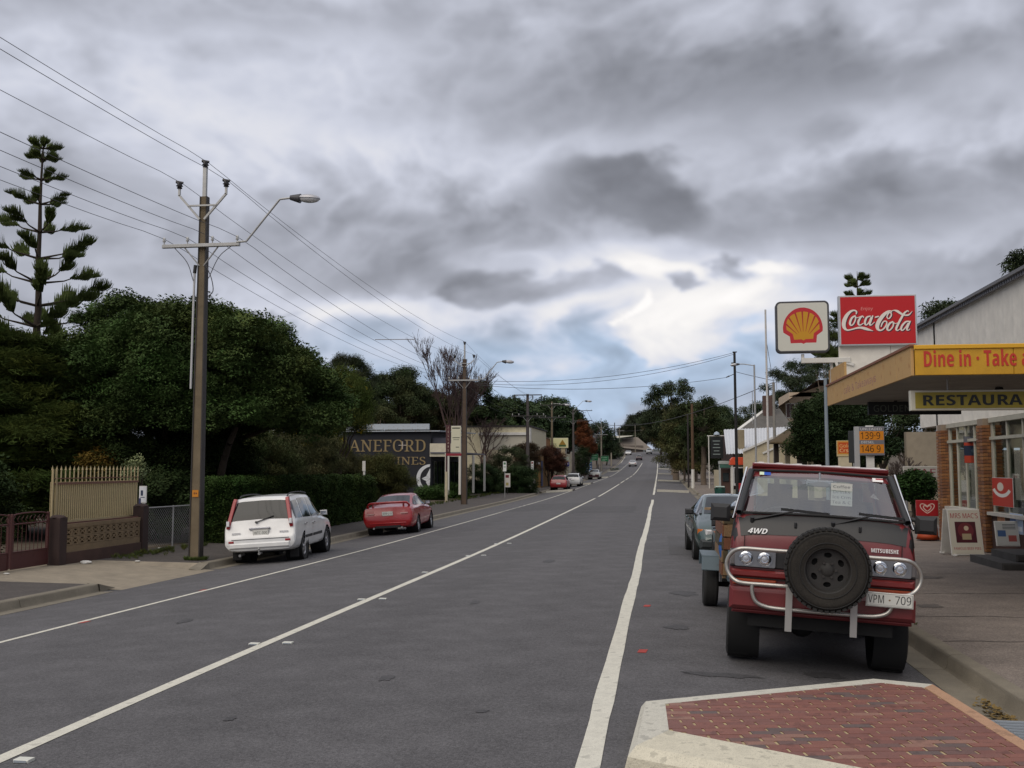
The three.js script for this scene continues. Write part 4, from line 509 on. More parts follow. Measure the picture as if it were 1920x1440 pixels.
  // face: grille band, lamps, bumper
  const zf = -2.21; S().bev(0, 1.065, zf, 1.66, 0.17, 0.03, 0.02).build('lamp_band', M([0.03, 0.03, 0.032], 0.5), van);
  S().box(0, 1.065, zf - 0.02, 0.66, 0.13, 0.012).build('grille', C.black, van); for (let k = 0; k < 12; k++) S().box(-0.3 + k * 0.055, 1.065, zf - 0.028, 0.012, 0.12, 0.01).build('grille_bar', C.trim, van);
  for (const q of [-1, 1]) {
    const lamp = new THREE.Group(); lamp.name = 'headlight'; van.add(lamp); const cx = q * 0.60; S().extrude(roundRect(0.37, 0.15, 0.015), 0.012, new THREE.Matrix4().makeTranslation(cx, 1.068, zf - 0.03), 0.004).build('bezel', M([0.3, 0.31, 0.33], 0.3, { metalness: 0.7 }), lamp);
    for (const e of [-1, 1]) { const x = cx + e * 0.085; S().lathe([[0.008, 0.0], [0.03, -0.012], [0.058, -0.005], [0.066, 0.012], [0.074, 0.012], [0.074, 0]], [x, 1.068, zf - 0.042], 'z', 24).build('reflector', C.chrome, lamp); S().add(new THREE.SphereGeometry(0.03, 14, 10), new THREE.Matrix4().makeScale(1, 1, 0.5).setPosition(x, 1.068, zf - 0.045)).build('bulb', M([0.55, 0.56, 0.58], 0.1, { clearcoat: 1 }), lamp); S().lathe([[0, -0.012], [0.03, -0.009], [0.06, 0.0], [0.07, 0.008]], [x, 1.068, zf - 0.058], 'z', 24).build('lens', M([0.95, 0.97, 1], 0.03, { transmission: 1, thickness: 0, ior: 1.5 }), lamp); }
    S().bev(q * 0.80, 1.068, zf + 0.02, 0.07, 0.15, 0.08, 0.015).build('corner_lamp', M([0.16, 0.15, 0.15], 0.3), van);
    S().bev(q * 0.60, 0.845, zf - 0.012, 0.40, 0.06, 0.03, 0.01).build('indicator', M([0.30, 0.055, 0.02], 0.3, { clearcoat: 0.6 }), van);
  }
  S().bev(0, 0.925, zf - 0.005, 1.64, 0.075, 0.05, 0.02).build('valance', M([0.22, 0.02, 0.02], 0.4, { clearcoat: 0.4, map: texGrime }), van);
  S().bev(0, 0.70, zf - 0.03, 1.65, 0.20, 0.15, 0.035).build('bumper', redP, van); S().bev(0, 0.585, zf + 0.02, 1.6, 0.05, 0.14, 0.02).build('bumper_lip', M([0.14, 0.014, 0.016], 0.5), van);
  S().box(0.0, 0.845, zf - 0.016, 0.64, 0.05, 0.012).build('intake', C.black, van);
  S().box(0, 0.50, -1.2, 1.3, 0.14, 1.9).build('chassis', C.under, van); S().box(0, 0.42, 0.8, 0.9, 0.12, 1.9).build('fuel_tank', C.under, van); S().bar([-0.6, 0.38, -1.4], [0.6, 0.38, -1.4], 0.05).add(new THREE.SphereGeometry(0.13, 14, 10), new THREE.Matrix4().makeTranslation(0.12, 0.38, -1.4)).build('axle', C.under, van); S().bev(0, 0.42, -1.75, 0.9, 0.02, 0.5, 0.006, 0, 0.25).build('bash_plate', M([0.03, 0.03, 0.03], 0.7), van);
  for (const z of [-1.4, 0.85]) for (const q of [-1, 1]) { S().add(new THREE.CylinderGeometry(0.417, 0.417, 0.3, 20, 1, true), new THREE.Matrix4().makeRotationZ(Math.PI / 2).setPosition(q * 0.68, 0.42, z)).build('wheel_arch', C.under, van); const w = addWheel(van, q * 0.735, 0.37, z, q, 0.37, 0.225, 0.2, M([0.12, 0.12, 0.12], 0.5, { metalness: 0.5 }), 8); }
  for (let q of [-1, 1]) for (let z of [-1.4]) for (let k = 0; k < 40; k++) { if (k % 2) continue; const a = k / 40 * Math.PI * 2; S().box(q * 0.735, 0.37 + Math.cos(a) * 0.369, z + Math.sin(a) * 0.369, 0.2, 0.012, 0.03, 0, -a * 0 + (-a + Math.PI / 2) * 0 + a, 0).build('tread_block', C.rubber, van); }
  // wipers, washers, badges, mirrors
  for (const [x0, x1] of [[0.62, -0.02], [-0.12, -0.68]]) { const w = S(); const y0 = 1.43, mid = lerp(x0, x1, 0.62); w.bar([x0 + 0.02, y0 - 0.005, -2.12], [mid, 1.535, -2.06], 0.012, 0.008, 6); w.beam([lerp(x0, x1, 0.38), 1.54, -2.056], [x1 - 0.05, 1.518, -2.068], 0.02, 0.025); w.bar([x0 + 0.02, y0 - 0.03, -2.12], [x0 + 0.02, y0 + 0.02, -2.14], 0.022, 0.018, 8); w.build('wiper', C.black, van); }
  for (const x of [0.24, -0.34]) S().bev(x, 1.40, -2.155, 0.025, 0.055, 0.03, 0.008).build('washer_jet', C.black, van);
  const font = await new FontLoader().loadAsync('fonts/droid/droid_sans_bold.typeface.json');
  globalThis.__font = font;
  const letters = (str, size, depth, mat, parent, nm, pos, ry, sx = 1, rx = 0, skew = 0) => { const tg = new TextGeometry(str, { font, size, depth, curveSegments: 4, bevelEnabled: false }); tg.computeBoundingBox(); const bb = tg.boundingBox; tg.translate(-(bb.max.x + bb.min.x) / 2, -(bb.max.y + bb.min.y) / 2, 0); if (skew) tg.applyMatrix4(new THREE.Matrix4().makeShear(0, 0, skew, 0, 0, 0)); tg.scale(sx, 1, 1); const m = mesh(nm, clean(tg), mat, parent); m.position.set(...pos); m.rotation.set(rx, ry, 0, 'YXZ'); return m; };
  globalThis.__letters = letters;
  const badge = M([0.75, 0.75, 0.74], 0.35);
  letters('4WD', 0.052, 0.006, badge, van, 'badge_lettering', [0.585, 1.325, -2.196], Math.PI, 1.15, -0.35, 0.3);
  letters('MITSUBISHI', 0.036, 0.006, badge, van, 'badge_lettering', [-0.555, 1.222, -2.214], Math.PI, 0.84, -0.1);
  for (const q of [-1, 1]) { S().bev(q * 0.945, 1.47, -1.95, 0.19, 0.17, 0.10, 0.035).bar([q * 0.8, 1.44, -1.92], [q * 0.9, 1.44, -1.95], 0.025).bar([q * 0.8, 1.52, -1.9], [q * 0.9, 1.5, -1.95], 0.02).build('mirror', C.trim, van); }
  // bull bar
  const bar = new THREE.Group(); bar.name = 'bull_bar'; van.add(bar); const zb = -2.36, br = 0.019, bright = M([0.55, 0.54, 0.52], 0.36, { metalness: 0.8, map: texGrime });
  for (const q of [-1, 1]) { const arc = (cx, cy, r, a0, a1, n) => range(a0, a1, n).map((a) => V(cx + q * Math.cos(a) * r, cy + Math.sin(a) * r, zb + (Math.cos(a) > 0.3 ? (Math.cos(a) - 0.3) * 0.06 : 0))); S().tube([V(q * 0.18, 1.165, zb), V(q * 0.5, 1.165, zb), ...arc(q * 0.70, 1.005, 0.16, Math.PI / 2, -Math.PI / 2, 10), V(q * 0.5, 0.845, zb), V(q * 0.18, 0.845, zb)], br, 70, 10).build('lamp_loop', bright, bar);
    S().box(q * 0.285, 0.64, zb - 0.024, 0.06, 0.40, 0.012).beam([q * 0.285, 0.62, zb], [q * 0.285, 0.62, -2.1], 0.05, 0.05).build('bracket', M([0.42, 0.41, 0.39], 0.45, { metalness: 0.6 }), bar); }
  S().tube([[0.62, 0.84, zb], [0.615, 0.76, zb], [0.58, 0.685, zb], [0.49, 0.645, zb], [0.2, 0.635, zb], [-0.2, 0.635, zb], [-0.49, 0.645, zb], [-0.58, 0.685, zb], [-0.615, 0.76, zb], [-0.62, 0.84, zb]], br, 60, 10).build('lower_hoop', bright, bar);
  S().tube([[-0.3, 0.845, zb], [0.3, 0.845, zb]], br, 4, 10).tube([[-0.3, 1.165, zb], [0.3, 1.165, zb]], br, 4, 10).build('cross_tube', bright, bar);
  // spare wheel
  const sp = new THREE.Group(); sp.name = 'spare_wheel'; sp.position.set(-0.035, 1.04, -2.50); van.add(sp); const R = 0.372, ww = 0.225;
  S().lathe([[0.2, -ww * 0.42], [0.215, -ww * 0.5], [0.3, -ww * 0.55], [R - 0.045, -ww * 0.5], [R - 0.02, -ww * 0.42], [R - 0.012, -ww * 0.3], [R - 0.012, ww * 0.3], [R - 0.02, ww * 0.42], [R - 0.045, ww * 0.5], [0.3, ww * 0.55], [0.215, ww * 0.5], [0.2, ww * 0.42]], [0, 0, 0], 'z', 56).build('tyre', M([0.035, 0.032, 0.028], 0.9, { map: texSoil }), sp);
  { const tr = S(); for (let k = 0; k < 44; k++) { const a = k / 44 * Math.PI * 2, c = Math.cos(a), e = Math.sin(a); for (const [zz, w, of] of [[-0.085, 0.05, 0], [-0.028, 0.04, 0.5], [0.03, 0.04, 0], [0.085, 0.05, 0.5]]) { const aa = a + of * Math.PI * 2 / 44; tr.box(Math.cos(aa) * (R - 0.006), Math.sin(aa) * (R - 0.006), zz, 0.022, 0.036, w, 0, 0, aa); } } tr.build('tread', C.rubber, sp).userData.kind = 'stuff'; }
  S().tube(range(0, 1, 40).map((t) => V(Math.cos(t * 6.2832) * 0.335, Math.sin(t * 6.2832) * 0.335, -ww * 0.545)), 0.004, 60, 5).tube(range(0, 1, 40).map((t) => V(Math.cos(t * 6.2832) * 0.245, Math.sin(t * 6.2832) * 0.245, -ww * 0.53)), 0.005, 60, 5).build('sidewall_rib', C.rubber, sp);
  const rimM = M([0.028, 0.026, 0.024], 0.65, { map: texRust }); const rs = S(); rs.lathe([[0.206, -ww * 0.45], [0.196, -ww * 0.46], [0.188, -ww * 0.3], [0.18, -ww * 0.1], [0.165, -ww * 0.05], [0.16, ww * 0.2]], [0, 0, 0], 'z', 40);
  { const dsc = new THREE.Shape(); dsc.absarc(0, 0, 0.182, 0, Math.PI * 2); for (let k = 0; k < 6; k++) { const a = (k + 0.5) / 6 * Math.PI * 2, h = new THREE.Path(); h.absellipse(Math.cos(a) * 0.132, Math.sin(a) * 0.132, 0.026, 0.036, 0, Math.PI * 2, false, a); dsc.holes.push(h); } rs.extrude(dsc, 0.012, new THREE.Matrix4().makeTranslation(0, 0, -ww * 0.12), 0.003, 14); }
  rs.lathe([[0.001, -0.025], [0.04, -0.025], [0.05, -0.01], [0.1, 0.0], [0.11, 0.02]], [0, 0, -ww * 0.1], 'z', 24); rs.build('rim', rimM, sp);
  S().lathe([[0.001, 0], [0.2, 0]], [0, 0, ww * 0.1], 'z', 30).build('rim_back', C.under, sp); for (let k = 0; k < 6; k++) { const a = k / 6 * Math.PI * 2; S().bar([Math.cos(a) * 0.07, Math.sin(a) * 0.07, -ww * 0.1], [Math.cos(a) * 0.07, Math.sin(a) * 0.07, -ww * 0.26], 0.011, 0.011, 6).build('wheel_nut', C.darkSteel, sp); }
  S().box(-0.055, 0.985, -2.38, 0.3, 0.06, 0.12).box(-0.055, 0.985, -2.32, 0.06, 0.42, 0.05).build('spare_carrier', C.black, bar);
  // plate
  const pm = printed(512, 160, (c) => { c.fillStyle = '#c9c9c2'; c.fillRect(0, 0, 512, 160); c.strokeStyle = '#8a8a86'; c.lineWidth = 6; c.strokeRect(4, 4, 504, 152); c.save(); c.translate(256, 74); c.scale(0.94, 1.42); text(c, 'VPM', -158, 0, 98, 'bold sans-serif', '#17171c', 200); text(c, '709', 160, 0, 98, 'bold sans-serif', '#17171c', 200); c.restore(); c.fillStyle = '#6d5530'; c.beginPath(); c.arc(256, 80, 11, 0, 7); c.fill(); c.fillStyle = '#9a9a96'; c.fillRect(40, 138, 432, 6); }, 0.5);
  S().bev(-0.585, 0.80, -2.405, 0.405, 0.128, 0.012, 0.004, 0, 0, 0).build('number_plate', C.white, van); panel('plate_face', 0.39, 0.116, pm, van, [-0.585, 0.80, -2.413], Math.PI);
}
{ // box trailer with timber, hitched behind the van
  const tr = thing('box_trailer', 'grey steel box trailer loaded with timber hitched behind the red van', 'trailer', [1.48, roadY(1.48, 15) - 0.005, -14.9]); tr.rotation.z = -0.045; const st = M([0.13, 0.18, 0.21], 0.5, { metalness: 0.2, map: texRust });
  S().box(0, 0.50, 0, 1.26, 0.05, 2.2).build('bed', st, tr); for (const q of [-1, 1]) { S().bev(q * 0.62, 0.70, 0, 0.03, 0.36, 2.2, 0.008).build('side_panel', st, tr); S().bev(q * 0.80, 0.735, 0, 0.30, 0.025, 0.92, 0.008).bev(q * 0.80, 0.64, 0.47, 0.30, 0.20, 0.025, 0.008, 0, -0.25).bev(q * 0.80, 0.64, -0.47, 0.30, 0.20, 0.025, 0.008, 0, 0.25).build('mudguard', st, tr); addWheel(tr, q * 0.80, 0.315, 0, q, 0.315, 0.2, 0.18, M([0.3, 0.3, 0.28], 0.5, { metalness: 0.5 }), 8); }
  for (const q of [-1, 1]) S().bev(0, 0.70, q * 1.1, 1.26, 0.36, 0.03, 0.008).build('end_panel', st, tr);
  S().bar([-0.5, 0.45, 1.1], [0, 0.45, 1.75], 0.03).bar([0.5, 0.45, 1.1], [0, 0.45, 1.75], 0.03).build('drawbar', C.darkSteel, tr); S().bar([-0.78, 0.315, 0], [0.78, 0.315, 0], 0.035).build('axle', C.under, tr);
  const crate = thing('timber_crate', 'weathered timber crate standing in the box trailer', 'crate', [1.30, roadY(1.48, 15) + 0.50, -14.75]); crate.rotation.z = -0.045; reseed(31);
  const w1 = M([0.24, 0.10, 0.055], 0.85, { map: texWood }), w2 = M([0.30, 0.20, 0.11], 0.85, { map: texWood }), w3 = M([0.10, 0.085, 0.05], 0.85, { map: texWood });
  for (let k = 0; k < 5; k++) for (const q of [-1, 1]) { S().bev(q * 0.5, 0.12 + k * 0.17, 0, 0.022, 0.15, 1.7, 0.004).build('plank', [w1, w2, w3][(k + (q > 0)) % 3], crate); S().bev(0, 0.12 + k * 0.17, q * 0.85, 0.98, 0.15, 0.022, 0.004).build('plank', [w2, w3, w1][k % 3], crate); }
  for (const q of [-1, 1]) for (const z of [-0.8, 0.8]) S().bev(q * 0.47, 0.46, z, 0.05, 0.92, 0.05, 0.006).build('corner_post', w2, crate);
  const pl = thing('timber_plank', 'loose pale plank lying across the timber crate', 'plank', [1.15, roadY(1.48, 15) + 1.44, -14.3], 0.5); S().bev(0, 0, 0, 1.2, 0.03, 0.14, 0.005).build('board', M([0.42, 0.30, 0.18], 0.8, { map: texWood }), pl);
  const blue = thing('blue_tarpaulin', 'bright blue rolled tarpaulin hanging over the trailer side', 'tarpaulin', [0.86, roadY(0.86, 14.2) + 0.86, -14.05]); S().tube([[0.03, 0.26, -0.05], [-0.03, 0.15, 0], [-0.05, 0.02, 0.02], [-0.03, -0.10, 0.03]], 0.04, 14, 8).build('roll', M([0.02, 0.09, 0.30], 0.6), blue); S().bar([-0.05, 0.06, 0.02], [-0.045, 0.10, 0.02], 0.047, 0.047, 10).build('strap', C.trim, blue);
}
// ---------------------------------------------------------------- power poles, lamps, wires
const letters = globalThis.__letters, conc = M([0.23, 0.185, 0.125], 0.9, { map: texConcrete, bumpMap: texGritBump, bumpScale: 0.004 }), concPale = M([0.36, 0.33, 0.28], 0.9, { map: texConcrete }), insul = M([0.02, 0.018, 0.018], 0.25);
function taper(s, w0, d0, w1, d1, y0, y1, cx = 0, cz = 0) { const c = (w, d, y) => [[-w / 2, y, d / 2], [w / 2, y, d / 2], [w / 2, y, -d / 2], [-w / 2, y, -d / 2]].map(([a, b, e]) => V(a + cx, b, e + cz)), A = c(w0, d0, y0), B = c(w1, d1, y1); for (let i = 0; i < 4; i++) s.poly([A[i], A[(i + 1) % 4], B[(i + 1) % 4], B[i]]); return s.poly(B); }
function stobie(pos, h, label, o = {}) {
  const t = thing('power_pole', label, 'power pole', pos, 0, o.group ?? 'power poles along the street'), w0 = o.w ?? 0.30, w1 = w0 * 0.58;
  const m = o.mat ?? conc; taper(S(), w0, 0.19, w1, 0.13, -0.3, h).build('concrete_core', m, t);
  for (const q of [-1, 1]) { const s = S(); s.poly([V(q * w0 / 2, -0.3, 0.115), V(q * w1 / 2, h, 0.08), V(q * (w1 / 2 + 0.028), h, 0.08), V(q * (w0 / 2 + 0.03), -0.3, 0.115)]); s.poly([V(q * (w0 / 2 + 0.03), -0.3, 0.115), V(q * (w1 / 2 + 0.028), h, 0.08), V(q * (w1 / 2 + 0.028), h, -0.08), V(q * (w0 / 2 + 0.03), -0.3, -0.115)]); s.poly([V(q * (w0 / 2 + 0.03), -0.3, -0.115), V(q * (w1 / 2 + 0.028), h, -0.08), V(q * w1 / 2, h, -0.08), V(q * w0 / 2, -0.3, -0.115)]); s.build('steel_flange', C.darkSteel, t); }
  for (const [y, x0, x1, ins, kind] of o.arms ?? []) { const a = new THREE.Group(); a.name = 'cross_arm'; t.add(a); S().bev((x0 + x1) / 2, y, 0.14, x1 - x0, 0.09, 0.09, 0.01).build('beam', o.armMat ?? C.galv, a); for (const q of [-1, 1]) S().bar([q * 0.45, y - 0.03, 0.12], [q * 0.06, y - 0.5, 0.08], 0.018, 0.018, 6).build('brace', C.galv, a); for (const x of ins) kind === 'hang' ? S().lathe([[0.001, 0], [0.03, -0.02], [0.06, -0.12], [0.04, -0.16], [0.07, -0.24], [0.03, -0.3], [0.02, -0.46], [0.001, -0.5]], [x, y - 0.05, 0.14], 'y', 10).build('insulator', insul, a) : S().lathe([[0.015, 0], [0.015, 0.07], [0.045, 0.075], [0.03, 0.12], [0.04, 0.16], [0.001, 0.19]], [x, y + 0.045, 0.14], 'y', 10).build('insulator', o.insMat ?? M([0.5, 0.5, 0.48], 0.3), a); }
  if (o.vee) { const [y, tipY, dx] = o.vee, s = S(); for (const q of [-1, 1]) s.beam([q * 0.06, y, 0.12], [q * dx, tipY - 0.3, 0.12], 0.05, 0.05).beam([q * dx, tipY - 0.32, 0.12], [q * dx, tipY - 0.12, 0.12], 0.05, 0.05); s.beam([-dx * 0.62, lerp(y, tipY - 0.3, 0.55), 0.14], [dx * 0.62, lerp(y, tipY - 0.3, 0.55), 0.14], 0.04, 0.04); s.beam([0, h - 0.2, 0], [0, o.topY - 0.1, 0], 0.09, 0.09); s.build('top_bracket', C.galv, t); for (const [x, yy, z] of [[0, o.topY, 0], [-dx, tipY, 0.12], [dx, tipY, 0.12]]) S().lathe([[0.02, -0.14], [0.07, -0.12], [0.05, -0.08], [0.09, -0.06], [0.055, -0.02], [0.085, 0.01], [0.05, 0.05], [0.001, 0.07]], [x, yy, z], 'y', 12).bar([x - 0.09, yy + 0.05, z], [x + 0.09, yy + 0.02, z], 0.04, 0.03, 8).build('insulator', insul, t); }
  return t;
}
function streetLamp(pos, pts, head, label, sc = 1) { // arm along pts, lantern at the end
  const t = thing('street_lamp', label, 'street lamp', pos, 0, 'street lamps on the power poles');
  S().tube(pts, 0.026, 30, 8, false, true).build('arm', C.galv, t); const e = V(...pts.at(-1)), h = new THREE.Group(); h.name = 'lantern'; h.position.copy(e); h.rotation.z = head; t.add(h); h.scale.setScalar(sc);
  S().add(new THREE.CylinderGeometry(0.06, 0.12, 0.26, 12), new THREE.Matrix4().makeRotationZ(Math.PI / 2 - 0.05).setPosition(0.1, 0.0, 0)).build('housing', M([0.05, 0.05, 0.055], 0.5), h);
  const c = new THREE.SphereGeometry(1, 20, 10, 0, Math.PI * 2, 0, Math.PI / 2), cm = new THREE.Matrix4().makeScale(0.30, 0.11, 0.15).setPosition(0.44, 0.0, 0); S().add(c, cm).build('canopy', M([0.42, 0.42, 0.44], 0.4, { metalness: 0.4 }), h);
  const b = new THREE.SphereGeometry(1, 20, 10, 0, Math.PI * 2, Math.PI / 2, Math.PI / 2); S().add(b, new THREE.Matrix4().makeScale(0.27, 0.10, 0.13).setPosition(0.45, -0.005, 0)).build('bowl', M([0.62, 0.63, 0.64], 0.15, { clearcoat: 1 }), h);
  return t;
}
const PX = -11.27, P1 = [PX, pathL(PX, 23.7), -23.7], P2 = [-12.1, pathL(-12, 62.5), -62.5];
const arms1 = [[7.78, -1.02, 1.02, [-0.98, -0.36, 0.30, 0.95]]];
const pole1 = stobie(P1, 9.05, 'tall concrete and steel power pole standing beside the driveway', { arms: arms1, vee: [8.45, 9.38, 0.62], topY: 9.93, w: 0.235 });
S().bar([-0.21, 4.2, 0.06], [-0.19, 7.1, 0.06], 0.03, 0.03, 8).build('conduit', M([0.5, 0.5, 0.5], 0.5), pole1); S().bar([-0.19, 7.1, 0.06], [-0.17, 7.3, 0.06], 0.045, 0.045, 8).build('conduit_head', C.black, pole1);
panel('warning_plate', 0.16, 0.17, printed(64, 64, (c) => { c.fillStyle = '#c07a18'; c.fillRect(0, 0, 64, 64); c.fillStyle = '#6b3c12'; c.fillRect(14, 22, 14, 18); c.fillRect(34, 24, 16, 14); }, 0.6), pole1, [0.0, 1.62, 0.108], 0, -0.002);
S().tube([[0.12, 7.3, 0.1], [0.3, 6.9, 0.12], [0.33, 6.6, 0.12], [0.2, 6.5, 0.1]], 0.012, 14, 5).tube([[-0.7, 7.74, 0.14], [-0.35, 7.35, 0.14], [-0.2, 6.9, 0.1]], 0.01, 12, 5).tube([[0.8, 7.74, 0.14], [0.5, 7.5, 0.14], [0.2, 6.95, 0.1]], 0.01, 12, 5).build('lead', C.wire, pole1);
streetLamp(P1, [[0.95, 7.83, 0.17], [1.2, 7.84, 0.17], [2.05, 8.87, 0.17], [2.35, 8.89, 0.17]], -0.08, 'long armed street lamp on the tall pole beside the driveway');
const pole2 = stobie(P2, 9.1, 'concrete power pole standing in front of the dark winery wall', { arms: [[7.75, -1.0, 1.02, [-0.96, -0.36, 0.36, 0.96]]], vee: [8.6, 9.3, 0.62], topY: 10.15, mat: M([0.14, 0.10, 0.075], 0.9, { map: texConcrete }), w: 0.32 });
streetLamp(P2, [[0.9, 7.8, 0.2], [1.3, 7.82, 0.2], [2.1, 8.85, 0.2], [2.45, 8.9, 0.2]], -0.08, 'long armed street lamp on the pole by the winery');
const farPole = (u, d, x, h, label, o) => { const p = [x, pathL(x, d) - 0.05, -d]; return stobie(p, h, label, o); };
farPole(992, 93, -12.05, 9.0, 'dark pole with two long cross arms beyond the winery', { mat: M([0.06, 0.05, 0.05], 0.8), arms: [[8.9, -1.3, 1.35, [-1.2, 0.5, 1.3], 'hang'], [6.95, -1.55, 1.6, [-1.4, -0.8, 0.9, 1.5]]], armMat: C.darkSteel, w: 0.3 });
farPole(1042, 113, -11.9, 9.4, 'pole with lamp and cross arms before the agency sign', { arms: [[9.0, -1.3, 2.1, [-1.25, 0, 0.9, 1.4, 2.0]], [7.6, -1.5, 1.6, [-1.4, -0.7, 0.8, 1.5]]], armMat: C.darkSteel, w: 0.26 });
farPole(1081, 142, -11.95, 9.9, 'dark pole with one sided cross arms by the orange tree', { mat: M([0.07, 0.06, 0.06], 0.8), arms: [[9.7, 0, 2.7, [1.9, 2.6]], [8.3, 0, 2.7, []]], armMat: C.darkSteel, w: 0.3 });
farPole(1131, 205, -11.6, 9.0, 'pale concrete pole beside the green direction signs', { mat: concPale, arms: [[7.4, -1.3, 1.3, []]], vee: [8.3, 9.6, 0.8], topY: 10.6, w: 0.36 });
farPole(1149, 245, -11.5, 8.0, 'pale concrete pole just past the green direction signs', { mat: concPale, arms: [[6.4, -1.2, 1.2, []]], w: 0.34 });
farPole(1155, 318, -13.8, 10.0, 'dark timber pole standing near the crest', { mat: M([0.05, 0.045, 0.05], 0.8), w: 0.34, arms: [[8.2, -1.2, 1.2, []]] });
farPole(1163, 335, -13.0, 8.6, 'thin pole standing at the crest', { mat: concPale, w: 0.26, arms: [[7.4, -0.8, 1.6, []]] });
farPole(1192, 350, -8.2, 9.6, 'pale pole standing in front of the far low roof', { mat: concPale, w: 0.26 });
streetLamp([-11.9, pathL(-12, 113), -113], [[0.2, 9.1, 0.2], [0.7, 9.1, 0.2], [1.2, 9.0, 0.2]], -0.1, 'street lamp on the pole before the agency sign', 1.2);
streetLamp([-11.95, pathL(-12, 142), -142], [[0.1, 9.7, 0.2], [1.4, 11.0, 0.2], [1.7, 11.0, 0.2]], -0.08, 'street lamp on the dark pole by the orange tree', 1.3);
{ // timber and steel poles on the other side of the street
  const t = thing('timber_pole', 'slim black pole carrying wires across the road by phone boxes', 'power pole', [4.7, pathR(4.7, 64), -64]); S().bar([0, -0.3, 0], [-0.02, 9.15, 0], 0.1, 0.075, 12).build('shaft', M([0.014, 0.013, 0.014], 0.7, { map: texWood }), t); S().bev(-0.14, 8.35, 0.05, 0.16, 0.24, 0.16, 0.02).build('fuse_box', C.black, t); S().bev(0, 9.13, 0, 0.26, 0.06, 0.12, 0.01).build('cap', C.black, t); S().bar([-0.08, 7.75, 0], [-0.42, 7.6, 0], 0.02).bar([-0.35, 7.64, 0], [-0.55, 7.55, 0], 0.045, 0.03).build('insulator', insul, t);
  const R = (name, label, x, d, h, r, mat, extra) => { const q = thing(name, label, 'pole', [x, pathR(x, d), -d]); S().bar([0, -0.3, 0], [0, h, 0], r, r * 0.75, 10).build('shaft', mat, q); extra?.(q); return q; };
  R('timber_pole', 'brown timber pole with white painted foot at the first build-out', 2.95, 93, 7.6, 0.15, M([0.16, 0.10, 0.06], 0.9, { map: texWood }), (q) => S().bar([0, 0, 0], [0, 1.7, 0], 0.158, 0.152, 10).build('white_band', C.white, q));
  R('timber_pole', 'thin dark timber pole beside the white footed pole', 2.75, 100, 7.0, 0.10, M([0.03, 0.025, 0.025], 0.9)); R('timber_pole', 'grey weathered timber pole under the gum trees', 2.9, 122, 6.4, 0.14, M([0.24, 0.20, 0.17], 0.9, { map: texWood }));
  const fl = R('flag_pole', 'tall thin white flagpole with peeling paint', 4.75, 46, 9.0, 0.055, M([0.62, 0.6, 0.57], 0.7, { map: texRust }));
  R('light_pole', 'plain grey steel light pole beside the white flagpole', 6.35, 58, 6.7, 0.10, M([0.33, 0.32, 0.30], 0.6, { map: texConcrete }));
  R('steel_post', 'blue grey steel post in front of the dark forecourt tree', 6.0, 38, 5.2, 0.075, M([0.20, 0.24, 0.27], 0.5));
  const sl = streetLamp([5.0, 0, -60], [[0.5, 7.75, 0], [-0.1, 7.85, 0], [-0.35, 7.85, 0]], Math.PI + 0.1, 'small street lamp behind the white flagpole', 0.7); S().bar([0.5, 0.0, 0], [0.5, 7.8, 0], 0.06, 0.05, 8).build('post', C.galv, sl);
}
let wireNo = 0;
function wire(pts, label, sag = 0.35, r = 0.007, group) { // hangs between successive points
  const s = S(), all = []; for (let i = 0; i + 1 < pts.length; i++) { const a = V(...pts[i]), b = V(...pts[i + 1]); for (let k = i ? 1 : 0; k <= 14; k++) { const t = k / 14, p = a.clone().lerp(b, t); p.y -= sag * 4 * t * (1 - t) * Math.min(1, a.distanceTo(b) / 38); all.push(p); } }
  s.tube(all, r, all.length * 2, 5); const m = s.build('overhead_wire', C.wire, scene); return tag(m, label, 'wire', group);
}
